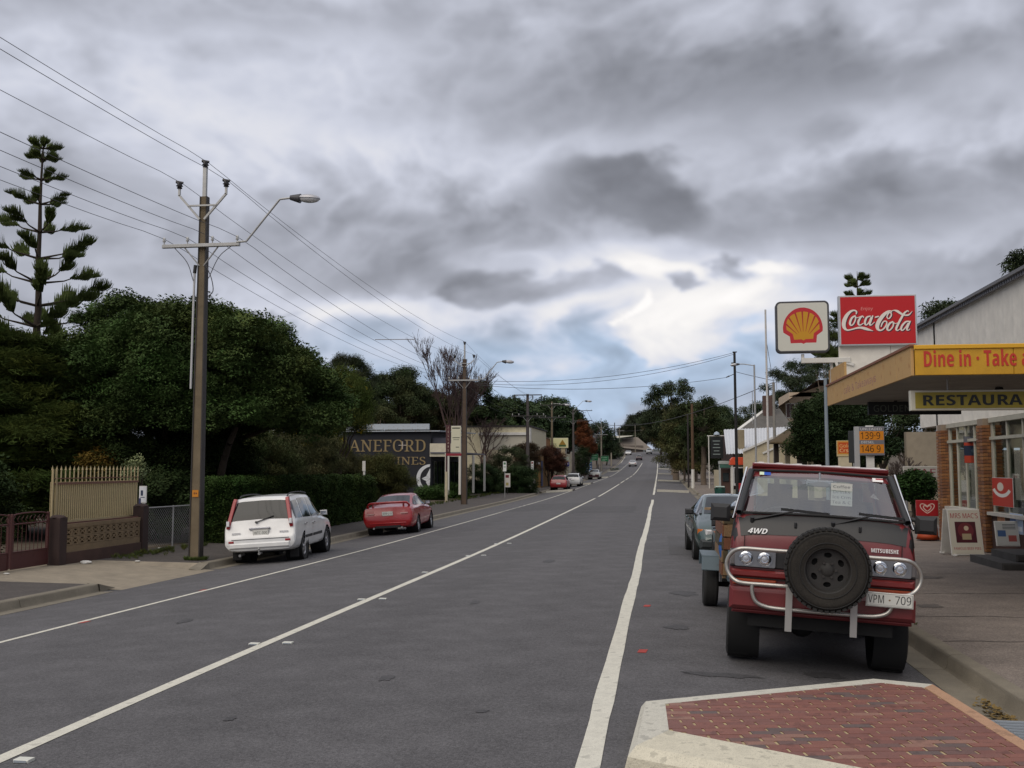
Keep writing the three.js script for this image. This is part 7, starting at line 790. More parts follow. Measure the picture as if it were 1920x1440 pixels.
// ---------------------------------------------------------------- far side of the forecourt and the street beyond
{
  const P = (u, v, d) => atD(u, v, d);
  const bw = block('garden_wall', 'tall pale rendered wall behind the forecourt', 'wall', 10.6, 12.6, 46, 46.4, 0, 3.4, M([0.30, 0.26, 0.20], 0.85, { map: texGrime }));
  const ph = (name, label, u, d, top, body) => { const p = P(u, 920, d), t = thing(name, label, 'phone box', [p.x, pathR(p.x, d), -d]); for (const q of [-1, 1]) for (const e of [-1, 1]) S().bev(q * 0.42, 1.1, e * 0.42, 0.09, 2.2, 0.09, 0.01).build('post', body, t); S().box(0.42, 1.15, 0, 0.012, 1.7, 0.76).build('side_pane', C.glass, t); S().box(-0.42, 1.15, 0, 0.012, 1.7, 0.76).build('side_pane', C.glass, t); S().bev(0, 0.3, -0.4, 0.8, 0.5, 0.03, 0.005).build('kick_panel', body, t); S().bev(0, 1.3, -0.28, 0.4, 0.6, 0.16, 0.02).build('telephone', M([0.02, 0.03, 0.035], 0.5), t); top(t); return t; };
  ph('phone_box', 'white phone box with a domed orange roof', 1385, 67, (t) => { S().extrude(new THREE.Shape([[-0.55, 0], [0.55, 0], [0.5, 0.3], [0.36, 0.45], [-0.36, 0.45], [-0.5, 0.3]].map((p) => new THREE.Vector2(...p))), 1.05, new THREE.Matrix4().makeTranslation(0, 2.15, -0.52), 0.02).build('roof', M([0.60, 0.07, 0.02], 0.45), t); S().bev(0.0, 0.75, 0.36, 0.34, 0.7, 0.2, 0.03).build('red_bin', M([0.4, 0.015, 0.02], 0.5), t); S().bev(0, 1.4, 0.44, 0.8, 1.2, 0.03, 0.01).build('door_frame', M([0.5, 0.5, 0.5], 0.5), t); S().box(0, 1.45, 0.46, 0.56, 0.95, 0.01).build('door_pane', C.glassDark, t); }, C.white);
  ph('phone_box', 'older grey phone box with a green header beside the orange one', 1362, 71, (t) => { S().bev(0, 2.3, 0, 1.0, 0.22, 1.0, 0.02).build('roof', M([0.34, 0.36, 0.34], 0.6), t); S().bev(0, 2.06, 0.46, 0.9, 0.24, 0.05, 0.01).build('header', M([0.04, 0.12, 0.09], 0.5), t); S().box(0, 1.0, -0.3, 0.8, 1.7, 0.02).build('back_pane', M([0.10, 0.05, 0.04], 0.5), t); }, M([0.36, 0.38, 0.37], 0.5));
  { const p = P(1350, 934, 57), t = thing('litter_bin', 'dark green wheeled litter bin standing by the kerb', 'bin', [p.x, pathR(p.x, 57), -57]); S().lathe([[0.001, 0.04], [0.24, 0.04], [0.30, 0.85], [0.31, 0.88], [0.001, 0.88]], [0, 0, 0], 'y', 4).build('body', M([0.012, 0.075, 0.055], 0.5), t); S().bev(0, 0.93, 0, 0.5, 0.08, 0.5, 0.03).build('lid', M([0.34, 0.42, 0.38], 0.5), t); for (const q of [-1, 1]) S().lathe([[0.001, -0.03], [0.09, -0.03], [0.09, 0.03], [0.001, 0.03]], [q * 0.22, 0.09, -0.2], 'x', 14).build('wheel', C.rubber, t); }
  const lw = thing('yard_wall', 'low cream rendered yard wall with a dark gate beside phone boxes', 'wall'); { const y = pathR(5, 80); S().bev(5.0, y + 0.85, -90, 0.25, 1.7, 9, 0.02).build('wall', C.cream, lw); S().bev(5.0, y + 0.9, -76.5, 0.25, 1.8, 4, 0.02).build('wall', C.cream, lw); S().bev(5.05, y + 0.85, -82, 0.1, 1.6, 6.6, 0.02).build('gate', M([0.05, 0.025, 0.02], 0.7), lw); }
  const hs = thing('pub_sign', 'black hanging sign with pale lettering on a white bracket', 'sign', [4.7, pathR(4.7, 92), -92]); S().bev(0.35, 3.6, 0, 1.1, 1.9, 0.1, 0.02).build('board', M([0.012, 0.016, 0.016], 0.5), hs); panel('print', 1.0, 1.8, printed(96, 160, (c) => { c.fillStyle = '#0e1416'; c.fillRect(0, 0, 96, 160); c.fillStyle = '#8d9a96'; for (let k = 0; k < 5; k++) c.fillRect(14 + (k % 2) * 8, 24 + k * 26, 62 - (k % 2) * 16, 6); }), hs, [0.35, 3.6, 0.055]); S().bar([-0.35, 0, 0], [-0.35, 4.7, 0], 0.05, 0.05, 8).bar([-0.5, 4.65, 0], [1.0, 4.65, 0], 0.04, 0.04, 8).build('bracket', C.white, hs); S().lathe([[0.001, 0.3], [0.2, 0.2], [0.28, 0]], [0.35, 4.75, 0], 'y', 12).build('lantern', M([0.3, 0.36, 0.42], 0.4), hs);
  const mb = block('brick_cottage', 'dark maroon brick cottage wall behind the hanging sign', 'house', 5.9, 7.6, 84, 100, 0, 4.9, M([0.05, 0.018, 0.016], 0.9, { map: texConcrete }));
  const wh = thing('hall_building', 'cream hall with wide white iron roof beyond the phone boxes', 'building'), iron = M([0.62, 0.65, 0.70], 0.45, { map: texGrime }); S().box(10.5, 1.6, -74, 8.0, 3.2, 12).build('wall', M([0.46, 0.41, 0.28], 0.85, { map: texGrime }), wh); { const a = P(1357, 806, 84), b2 = P(1500, 800, 84), e = P(1362, 852, 70), f = P(1500, 846, 67); const s = S(); const n = 26; for (let k = 0; k < n; k++) { const t0 = k / n, t1 = (k + 0.5) / n, t2 = (k + 1) / n, L = (p, q, t) => p.clone().lerp(q, t), up = V(0, 0.05, 0.03); s.poly([L(e, f, t0), L(e, f, t1).add(up), L(a, b2, t1).add(up), L(a, b2, t0)]); s.poly([L(e, f, t1).add(up), L(e, f, t2), L(a, b2, t2), L(a, b2, t1).add(up)]); } s.build('roof', iron, wh); const g0 = P(1393, 846, 66), g1 = P(1482, 806, 66), g2 = P(1560, 850, 66); S().poly([V(g0.x, 0, g0.z), V(g2.x, 0, g0.z), g2, g1, g0]).build('gable_wall', C.cream, wh); S().beam(g0, g1, 0.25, 0.12).beam(g1, g2, 0.25, 0.12).build('barge_board', C.white, wh); const k0 = P(1430, 850, 64), k1 = P(1478, 828, 64), k2 = P(1540, 850, 64); S().poly([V(k0.x, 0, k0.z), V(k2.x, 0, k0.z), k2, k1, k0]).build('porch_wall', C.cream, wh); S().beam(k0, k1, 0.2, 0.1).beam(k1, k2, 0.2, 0.1).build('barge_board', C.white, wh); const ch = P(1389, 806, 72); S().bev(ch.x, 2.2, -72, 0.42, ch.y * 2 - 4.4, 0.8, 0.03).build('chimney', M([0.34, 0.29, 0.20], 0.9, { map: texConcrete }), wh); }
  const ro = thing('rotunda', 'small shelter with brown hipped roof on cream posts', 'shelter'); { const c = P(1487, 830, 50), w = 1.0; const y0 = P(1487, 829, 50).y, y1 = P(1487, 803, 50).y; S().lathe([[1.25, y0 - 0.08], [1.28, y0], [0.22, y1], [0.001, y1 + 0.02]], [c.x, 0, -50], 'y', 6).build('roof', M([0.13, 0.095, 0.05], 0.85, { map: texWood }), ro); for (let k = 0; k < 6; k++) { const a = k / 6 * 6.283 + 0.3; S().bev(c.x + Math.cos(a) * 0.8, y0 / 2, -50 + Math.sin(a) * 0.8, 0.22, y0, 0.22, 0.01).build('post', k % 2 ? M([0.03, 0.02, 0.015], 0.8) : C.cream, ro); } }
  const th = thing('stone_house', 'two storey pinkish house with brown roof up behind the hall', 'house'); { const d = 95, a = P(1480, 785, d), b2 = P(1530, 745, d), r0 = P(1455, 765, d - 2), r1 = P(1535, 712, d - 2), r2 = P(1600, 712, d - 2); const wm = M([0.56, 0.46, 0.35], 0.85, { map: texGrime }); S().box((a.x + 19) / 2, a.y / 2 + 1.2, -d - 4, 19 - a.x, a.y + 2.4, 8).build('wall', wm, th); S().poly([[a.x, a.y + 2.0, -d - 0.0], [19, a.y + 2.0, -d], [19, r1.y - 0.4, -d], [b2.x + 0.4, r1.y - 0.4, -d]]).build('gable', wm, th); const rm = M([0.10, 0.06, 0.045], 0.8, { map: texRust }); S().poly([r0, r1, V(r1.x + 1, r1.y, -d - 9), V(r0.x, r0.y, -d - 9)]).poly([r1, r2, V(r2.x, r2.y - 0.5, -d - 9), V(r1.x + 1, r1.y, -d - 9)]).build('roof', rm, th); for (const u of [1478, 1486, 1496]) { const p = P(u, 768, d - 0.1); win(th, p.x - 0.18, p.x + 0.18, p.y - 0.75, p.y + 0.55, d + 0.0, C.white, M([0.08, 0.04, 0.035], 0.5)); } { const p = P(1504, 775, d - 0.3); S().bev(p.x, p.y, -d + 0.2, 1.0, 0.8, 0.2, 0.02).build('shutter', M([0.16, 0.06, 0.05], 0.7), th); } const q = P(1494, 815, 92); S().bev(q.x, q.y / 2, -92, 1.5, q.y + 1.6, 2, 0.03).build('cream_wing', C.cream, th); }
  const hh = thing('hip_roof_house', 'grey slate hipped roof house behind the white flagpole', 'house'); { const d = 88, A = P(1385, 805, d), B = P(1490, 805, d), T1 = P(1435, 768, d + 4), T2 = P(1462, 766, d + 4); S().box((A.x + B.x) / 2, A.y / 2, -d - 4, B.x - A.x, A.y, 8).build('wall', C.cream, hh); S().poly([A, B, T2, T1]).poly([B, V(B.x, B.y, -d - 8), T2]).poly([A, T1, V(A.x, A.y, -d - 8)]).build('roof', M([0.14, 0.135, 0.13], 0.8, { map: texConcrete }), hh); S().beam(A, T1, 0.35, 0.08).build('white_ridge', C.white, hh); const c = P(1440, 755, d + 3); S().bev(c.x, c.y - 0.6, -d - 3, 0.9, 2.4, 0.9, 0.03).build('chimney', M([0.09, 0.055, 0.045], 0.9), hh); S().bar([c.x, c.y, -d - 3], [c.x, c.y + 1.4, -d - 3], 0.12, 0.12, 8).build('flue', C.black, hh); const an = P(1413, 762, d); S().bar([an.x, an.y - 2.2, -d - 1], [an.x, an.y + 1.4, -d - 1], 0.03, 0.03, 6).bar([an.x, an.y + 0.3, -d - 1], [an.x + 0.8, an.y + 0.3, -d - 1], 0.02, 0.02, 5).build('antenna', C.galv, hh); }
}
{ // fallen leaves gathered in the gutter
  reseed(91); const s = S(); for (let k = 0; k < 150; k++) { const d = 8.35 + Math.abs(rr(-0.5, 0.5) + rr(-0.5, 0.5)) * 1.1, x = 2.73 - Math.abs(rr(-0.09, 0.09) + rr(-0.08, 0.08)) , y = roadY(x, d) + rr(0.012, 0.03), a = rr(0, 6.28), l = rr(0.02, 0.045); s.poly([[x, y, -d], [x + Math.cos(a) * l, y + rr(0, 0.02), -d + Math.sin(a) * l], [x + Math.cos(a + 0.6) * l * 1.6, y + rr(0, 0.02), -d + Math.sin(a + 0.6) * l * 1.6], [x + Math.cos(a + 1.2) * l, y, -d + Math.sin(a + 1.2) * l]]); } tag(s.build('fallen_leaves', M([0.26, 0.18, 0.05], 0.8, { map: texSoil }), scene), 'yellow brown fallen leaves gathered in the gutter', 'leaves', null, 'stuff');
}
// ---------------------------------------------------------------- trees, shrubs, hedges
function leafClump(n, R, l, w, o = {}) { // n leaves in a ball of radius R
  const p = []; for (let k = 0; k < n; k++) {
    const a = rr(0, 6.283), z = rr(-1, 1), q = Math.cbrt(rr(0.15, 1)) * R, s = Math.sqrt(1 - z * z), c = V(Math.cos(a) * s * q, z * q * (o.flat ?? 0.7), Math.sin(a) * s * q);
    const b = rr(0, 6.283), d = V(Math.cos(b), o.droop !== undefined ? o.droop + rr(-0.3, 0.3) : rr(-0.6, 0.5), Math.sin(b)).normalize(), side = new THREE.Vector3().crossVectors(d, V(rr(-0.5, 0.5), 1, rr(-0.5, 0.5))).normalize().multiplyScalar(w * rr(0.7, 1.2)), L = l * rr(0.7, 1.25);
    const t = c.clone().addScaledVector(d, L), m = c.clone().addScaledVector(d, L * 0.45); m.y += L * 0.06; const A = m.clone().add(side), B = m.clone().sub(side);
    for (const v of [c, A, t, c, t, B]) p.push(v.x, v.y, v.z);
  }
  const g = new THREE.BufferGeometry().setAttribute('position', new THREE.Float32BufferAttribute(p, 3)); g.computeVertexNormals(); g.setAttribute('uv', new THREE.Float32BufferAttribute(new Float32Array(p.length / 3 * 2), 2)); return g;
}
function instances(name, geo, mat, list, parent, tint = 0.25) { // list of [x, y, z, scale]
  const m = new THREE.InstancedMesh(geo, mat, list.length), M4 = new THREE.Matrix4(), q = new THREE.Quaternion(), e = new THREE.Euler(), c = new THREE.Color(); m.name = parent === scene ? numbered(name) : name; parent.add(m);
  list.forEach(([x, y, z, s, tilt = 0.6], i) => { e.set(rr(-tilt, tilt), rr(0, 6.283), rr(-tilt, tilt)); M4.compose(V(x, y, z), q.setFromEuler(e), V(s, s, s)); m.setMatrixAt(i, M4); const nz = fbm3(x * 0.55 + i * 0, y * 0.55, z * 0.55 + 3.3, 2), b = 1 + rr(-tint, tint) * 0.8 + nz * 0.35, h = rr(-0.1, 0.1) * tint * 3 + fbm3(x * 0.4 + 9, y * 0.4, z * 0.4, 2) * 0.3; m.setColorAt(i, c.setRGB(clamp(b * (1 + h), 0, 2), b, clamp(b * (1 - Math.abs(h)), 0, 2))); });
  m.castShadow = m.receiveShadow = true; m.userData.kind = 'stuff'; return m;
}
function lobePoints(lobes, step, shellOnly = 0.55) { // lobes [cx, cy, cz, rx, ry, rz]
  const out = []; for (const [cx, cy, cz, rx, ry, rz] of lobes) { const area = 4 * Math.PI * Math.pow((Math.pow(rx * ry, 1.6) + Math.pow(rx * rz, 1.6) + Math.pow(ry * rz, 1.6)) / 3, 1 / 1.6), n = Math.max(6, Math.round(area / (step * step) * 1.35)); for (let k = 0; k < n; k++) { const a = rr(0, 6.283), z = rr(-0.8, 1), s = Math.sqrt(1 - z * z), f = rr(shellOnly, 1.03); out.push([cx + Math.cos(a) * s * rx * f, cy + z * ry * f, cz + Math.sin(a) * s * rz * f, rr(0.75, 1.3)]); } }
  return out;
}
function subLobes(c, r, n, size, low = -0.25) { // breaks one crown into many leaf masses on its surface
  const out = []; for (let k = 0; k < n; k++) { const y = 1 - (k + 0.5) / n * (1 - low), s = Math.sqrt(Math.max(0, 1 - y * y)), a = k * 2.39996 + rr(-0.25, 0.25), f = rr(0.72, 0.98), q = size * rr(0.75, 1.3); out.push([c[0] + Math.cos(a) * s * r[0] * f, c[1] + y * r[1] * f, c[2] + Math.sin(a) * s * r[2] * f, q, q * 0.55, q]); } return out;
}
function limb(s, a, b, r0, r1, n = 6, bend = 0.15, sides = 7) { // tapering crooked limb
  a = V(...(a.isVector3 ? a.toArray() : a)); b = V(...(b.isVector3 ? b.toArray() : b)); const L = a.distanceTo(b), pts = []; for (let i = 0; i <= n; i++) { const t = i / n, p = a.clone().lerp(b, t); if (i && i < n) p.add(V(rr(-1, 1), rr(-0.4, 0.4), rr(-1, 1)).multiplyScalar(L * bend * 0.35)); pts.push(p); }
  for (let i = 0; i < n; i++) s.bar(pts[i], pts[i + 1], lerp(r0, r1, i / n), lerp(r0, r1, (i + 1) / n), sides, false); return pts;
}
reseed(404);
const bark = M([0.075, 0.058, 0.045], 0.95, { map: texWood, bumpMap: texGritBump, bumpScale: 0.01 }), barkPale = M([0.26, 0.21, 0.17], 0.9, { map: texConcrete });
const leafMat = (c) => M([c[0] * 1.55, c[1] * 1.75, c[2] * 1.35], 0.85, { side: THREE.DoubleSide, specularIntensity: 0.25 });
const CL = { broad: leafClump(64, 0.34, 0.11, 0.026, { flat: 0.45 }), small: leafClump(46, 0.26, 0.085, 0.026), gum: leafClump(34, 0.5, 0.26, 0.035, { droop: -0.6 }), hedge: leafClump(40, 0.17, 0.055, 0.02), far: leafClump(70, 0.6, 0.2, 0.06), fine: leafClump(56, 0.3, 0.13, 0.012, { droop: 0.5 }), spray: leafClump(60, 0.42, 0.20, 0.012, { flat: 0.22, droop: 0.15 }), bloom: leafClump(26, 0.16, 0.05, 0.03) };
function tree(name, label, cat, base, lobes, o) {
  const t = thing(name, label, cat, base, 0, o.group), pts = lobePoints(lobes.map(([x, y, z, ...r]) => [x - base[0], y - base[1], z - base[2], ...r]), o.step, o.shell ?? 0.5);
  const s = S(), fork = V(0, o.fork ?? 2, 0); limb(s, [0, -0.3, 0], fork, o.r, o.r * 0.75, 5, 0.1, 9); for (let k = 0; k < (o.limbs ?? 7); k++) { const l = lobes[Math.floor(k * lobes.length / (o.limbs ?? 7))], e = V(l[0] - base[0], l[1] - base[1], l[2] - base[2]), mid = fork.clone().lerp(e, 0.5).add(V(0, 0.3, 0)); limb(s, fork, mid, o.r * 0.5, o.r * 0.28, 4); limb(s, mid, e, o.r * 0.28, o.r * 0.08, 4); } s.build('trunk', o.bark ?? bark, t);
  instances('crown', o.clump, leafMat(o.color), pts.map(([x, y, z, q]) => [x, y, z, q * (o.scale ?? 1)]), t, o.tint ?? 0.3); return t;
}
function shrub(name, label, cat, c, r, o) { // leafy to the ground
  const base = [c[0], o.ground, c[2]], lobes = o.n ? subLobes(c, r, o.n, o.size, -0.75) : [[...c, ...r]]; if (o.n) lobes.push([c[0], c[1], c[2], r[0] * 0.7, r[1] * 0.7, r[2] * 0.7]); const t = thing(name, label, cat, base, 0, o.group); const s = S(); for (let k = 0; k < 6; k++) limb(s, [rr(-0.1, 0.1), -0.1, rr(-0.1, 0.1)], [rr(-0.6, 0.6) * r[0], c[1] - base[1] + rr(-0.2, 0.6) * r[1], rr(-0.6, 0.6) * r[2]], 0.05, 0.015, 4); s.build('stem', bark, t);
  const P = lobePoints(lobes, o.step, o.shell ?? 0.35).map(([x, y, z, q]) => [x - base[0], Math.max(0.05, y - base[1]), z - base[2], q * (o.scale ?? 1)]); instances('foliage', o.clump, leafMat(o.color), P, t, o.tint ?? 0.35); if (o.bloom) instances('blossom', CL.bloom, leafMat([0.42, 0.27, 0.02]), P.filter(() => rnd() < o.bloom), t, 0.2); return t;
}
const xz = (u, d) => { const p = atD(u, 875, d); return p.x; }, yAt = (u, v, d) => atD(u, v, d).y, gL = (x, d) => pathL(Math.min(x, XL), d) - 0.02, gR = (x, d) => pathR(Math.max(x, XR), d) - 0.02;
function norfolk(base, H, levels, spread, label, opt = {}) { // tiers of bare branches with upswept tufts
  const t = thing('norfolk_pine', label, 'pine tree', base), s = S(), col = leafMat([0.055, 0.064, 0.026]); limb(s, [0, -0.3, 0], [0, H * 0.985, 0], 0.26, 0.03, 14, 0.008, 9); s.bar([0, H * 0.98, 0], [0, H + 0.35, 0], 0.025, 0.008, 5); s.build('trunk', bark, t);
  const cords = (n, L, wide) => { const p = []; for (let k = 0; k < n; k++) { const a = rr(-0.9, 0.9), x0 = rr(-0.1, 1) * L, z0 = rr(-0.12, 0.12) * L, up = rr(0.45, 0.95) * L * wide * (1 - 0.3 * x0 / L), out = rr(0.2, 0.55) * L, w = 0.018; const A = V(x0, rr(-0.03, 0.03), z0), B = V(x0 + out * 0.7, up * 0.4, z0 + a * 0.18 * L), E = V(x0 + out, up, z0 + a * 0.3 * L), side = V(0, 0, w); for (const [q, r] of [[A, B], [B, E]]) { const e = q === B ? 0.3 : 1, f = 1; p.push(...q.clone().addScaledVector(side, f).toArray(), ...q.clone().addScaledVector(side, -f).toArray(), ...r.clone().addScaledVector(side, -e).toArray(), ...q.clone().addScaledVector(side, f).toArray(), ...r.clone().addScaledVector(side, -e).toArray(), ...r.clone().addScaledVector(side, e).toArray()); const up2 = V(0, w, 0); p.push(...q.clone().add(up2).toArray(), ...q.clone().sub(up2).toArray(), ...r.clone().addScaledVector(up2, -e).toArray(), ...q.clone().add(up2).toArray(), ...r.clone().addScaledVector(up2, -e).toArray(), ...r.clone().addScaledVector(up2, e).toArray()); } } const g = new THREE.BufferGeometry().setAttribute('position', new THREE.Float32BufferAttribute(p, 3)); g.computeVertexNormals(); g.setAttribute('uv', new THREE.Float32BufferAttribute(new Float32Array(p.length / 3 * 2), 2)); return g; };
  const geo = [cords(120, 0.62, 1), cords(120, 0.62, 0.8)], lists = [[], []];
  for (let k = 0; k < levels.length; k++) {
    const y = levels[k] * H, L = spread(levels[k]), n = opt.n ?? 6, ph = k * 0.7; const b = S();
    for (let j = 0; j < n; j++) { const a = ph + j / n * 6.283 + rr(-0.15, 0.15), l = L * rr(0.85, 1.1), dir = V(Math.cos(a), 0, Math.sin(a)), rise = l * rr(0.28, 0.42), e = dir.clone().multiplyScalar(l).add(V(0, y + rise, 0)), m = dir.clone().multiplyScalar(l * 0.55).add(V(0, y + rise * 0.35, 0)); b.bar([0, y, 0], m, 0.035 + l * 0.012, 0.028, 5, false); b.bar(m, e, 0.028, 0.012, 5, false);
      const tufts = l < 0.9 ? [[0.6, 0.8], [1.0, 0.6]] : l < 1.8 ? [[0.7, 0.95], [0.98, 1.0]] : [[0.62, 0.85], [0.8, 0.95], [1.0, 1.05]]; tufts.forEach(([f, sc], q) => { const p = m.clone().lerp(e, clamp((f - 0.55) / 0.45)).lerp(V(0, y, 0), f < 0.55 ? (0.55 - f) / 0.55 : 0), off = q ? rr(-0.3, 0.3) * l * 0.35 : 0; lists[q % 2].push([p.x - Math.sin(a) * off, p.y, p.z + Math.cos(a) * off, sc * (opt.tuft ?? 1) * lerp(0.8, 1.15, clamp(l / 2.5)), a + rr(-0.5, 0.5)]); }); }
    b.build('branch', bark, t);
  }
  lists.forEach((l, i) => { const m = new THREE.InstancedMesh(geo[i], col, l.length), M4 = new THREE.Matrix4(), c = new THREE.Color(); m.name = 'tufts'; m.userData.kind = 'stuff'; l.forEach(([x, y, z, sc, a], k) => { M4.compose(V(x, y, z), new THREE.Quaternion().setFromEuler(new THREE.Euler(0, -a, 0)), V(sc, sc * rr(0.85, 1.15), sc)); m.setMatrixAt(k, M4); const b = rr(0.75, 1.25); m.setColorAt(k, c.setRGB(b, b, b * 0.95)); }); t.add(m); });
  return t;
}
{
  const d = 36, x = xz(58, d), gy = gL(x, d), top = yAt(85, 268, d) - gy; const lv = []; lv.push(0.28, 0.34, 0.40, 0.455, 0.51, 0.565, 0.625, 0.69, 0.76, 0.835, 0.90, 0.955, 0.985); norfolk([x, gy, -d], top, lv, (f) => clamp((1.0 - f) * 4.5 + 0.1, 0.3, 2.35), 'tall norfolk island pine with open tiers of upswept tufts', { n: 5 });
  const d2 = 62, x2 = xz(1617, d2), H2 = yAt(1617, 522, d2); norfolk([x2, 0.1, -d2], H2, [0.6, 0.7, 0.78, 0.85, 0.91, 0.955, 0.985], (f) => clamp((1 - f) * 5, 0.4, 2.2), 'pine top rising behind the red drink sign', { n: 5 });
}
{ // big dome-shaped garden tree
  const d = 33.5, cx = xz(352, d), gy = gL(cx, d), c = [cx, yAt(352, 765, d), -d], r = [4.75, 3.6, 4.5]; const lobes = [...subLobes(c, r, 118, 0.9, -0.2), ...subLobes(c, r.map((q) => q * 0.72), 36, 1.1, -0.1), ...[[560, 690], [590, 715], [615, 750], [600, 785], [540, 670], [190, 600], [230, 575]].map(([u, v]) => { const p = atD(u, v, d + rr(-1, 1)); return [p.x, p.y, p.z, 1.0, 0.45, 1.0]; })];
  const t = tree('garden_tree', 'broad dark green dome shaped tree overhanging the fence and footpath', 'tree', [cx - 0.6, gy, -d], lobes, { step: 0.36, clump: CL.broad, color: [0.036, 0.05, 0.02], r: 0.34, fork: 1.9, limbs: 12, tint: 0.35, shell: 0.35 });
  const s = S(); for (const q of [[-1.2, 0.4], [0.9, -0.6], [1.6, 0.8]]) limb(s, [q[0], -0.2, q[1]], [q[0] * 1.9, 3.6, q[1] * 2], 0.2, 0.09, 7, 0.12); s.build('stem', bark, t);
}
{ // dark layered conifer by the gates
  const d = 30.5, cx = xz(40, d), gy = gL(cx, d), lobes = []; for (let k = 0; k < 11; k++) { const f = k / 10, y = gy + lerp(0.9, yAt(40, 650, d) - gy, f), R = lerp(3.7, 1.5, f * f); const n = Math.round(lerp(12, 6, f)); for (let j = 0; j < n; j++) { const a = j / n * 6.283 + k, q = R * rr(0.55, 1); lobes.push([cx + Math.cos(a) * q, y + rr(-0.2, 0.2), -d + Math.sin(a) * q, 0.95, 0.24, 0.95]); } lobes.push([cx, y, -d, R * 0.5, 0.3, R * 0.5]); }
  tree('cypress_tree', 'dark layered conifer filling the garden corner behind maroon gates', 'tree', [cx, gy, -d], lobes, { step: 0.34, clump: CL.spray, color: [0.032, 0.042, 0.013], r: 0.3, fork: 3, limbs: 10, tint: 0.45, shell: 0.1 });
  const d2 = 29, c2 = xz(148, d2); shrub('garden_shrub', 'tall dark shrub crowding behind the picket fence', 'shrub', [c2, 2.0, -d2 - 2], [1.7, 2.3, 1.6], { ground: gL(c2, d2), n: 24, size: 0.7, step: 0.34, clump: CL.small, color: [0.022, 0.03, 0.012] });
  shrub('garden_shrub', 'yellow leaved shrub peeping over the picket fence', 'shrub', [xz(186, 29.5), 1.75, -29.5], [0.42, 0.6, 0.5], { ground: gL(-16, 28), n: 10, size: 0.35, step: 0.26, clump: CL.small, color: [0.085, 0.05, 0.014] });
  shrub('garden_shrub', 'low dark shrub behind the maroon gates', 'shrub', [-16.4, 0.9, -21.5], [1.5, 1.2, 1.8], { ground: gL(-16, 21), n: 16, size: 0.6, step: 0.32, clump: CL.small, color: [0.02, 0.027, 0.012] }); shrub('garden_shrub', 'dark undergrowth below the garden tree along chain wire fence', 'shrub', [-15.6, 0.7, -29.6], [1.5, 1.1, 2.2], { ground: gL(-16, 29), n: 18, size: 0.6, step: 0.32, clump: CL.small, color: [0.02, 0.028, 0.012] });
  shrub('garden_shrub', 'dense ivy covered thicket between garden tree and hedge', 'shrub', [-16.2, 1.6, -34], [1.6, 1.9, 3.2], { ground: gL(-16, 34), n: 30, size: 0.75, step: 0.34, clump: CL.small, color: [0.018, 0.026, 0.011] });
  shrub('garden_shrub', 'small white flowering shrub beside the notice post', 'shrub', [-14.5, 1.75, -26.6], [0.28, 0.4, 0.28], { ground: gL(-14, 26), step: 0.2, clump: CL.small, color: [0.12, 0.13, 0.09], scale: 0.7 });
}
{ // clipped hedge along the footpath
  const h = thing('hedge', 'clipped dark green hedge beside the parked white wagon', 'hedge', [0, 0, 0]), L = []; const X = -13.35, d0 = 29.2, d1 = 44.6; for (let k = 0; k < 9500; k++) { const d = rr(d0, d1), f = rnd(), top = 1.78 + fbm(d * 0.5, 2, 3, 2) * 0.15 - 0.25 * sstep(38, 44, d) * 0, w = 0.55, g = pathL(X, d), face = rnd(); let x, y; if (face < 0.5) { x = X + w + rr(-0.13, 0.06) + fbm(d * 1.2, f * 3, 1, 2) * 0.12; y = g + f * top; } else if (face < 0.9) { x = X + rr(-w, w); y = g + top + rr(-0.12, 0.07) + fbm(x * 2, d, 4, 2) * 0.12; } else { x = X - w + rr(-0.1, 0.1); y = g + f * top; } L.push([x, y, -d, rr(0.75, 1.25)]); } for (let k = 0; k < 3200; k++) { const d = rr(d0, d1); L.push([X + rr(-0.45, 0.45), pathL(X, d) + rr(0.05, 1.65), -d, rr(0.9, 1.4)]); } for (let k = 0; k < 500; k++) L.push([X + rr(-0.55, 0.55), pathL(X, d0) + rr(0, 1.75), -d0 + rr(-0.12, 0.1), 1]);
  instances('foliage', CL.hedge, leafMat([0.024, 0.036, 0.012]), L, h, 0.45); { const s = S(); for (let d = d0 + 0.2; d < d1; d += 0.22) limb(s, [X + rr(-0.15, 0.15), pathL(X, d) - 0.05, -d], [X + rr(-0.4, 0.4), pathL(X, d) + rr(1.2, 1.6), -d + rr(-0.2, 0.2)], 0.02, 0.008, 3, 0.2, 4); s.build('stems', bark, h).userData.kind = 'stuff'; }
  const wp = (u, d, hh, label) => { const x = xz(u, d), t = thing('marker_post', label, 'post', [x, gL(x, d), -d]); S().bev(0, hh / 2, 0, 0.09, hh, 0.09, 0.01).build('shaft', C.white, t); S().bev(0, hh - 0.25, 0.06, 0.16, 0.5, 0.02, 0.005).build('plate', C.white, t); }; wp(675, 45.6, 1.9, 'white post at the end of the clipped hedge'); wp(683, 49, 2.6, 'taller white post just past the hedge end');
}
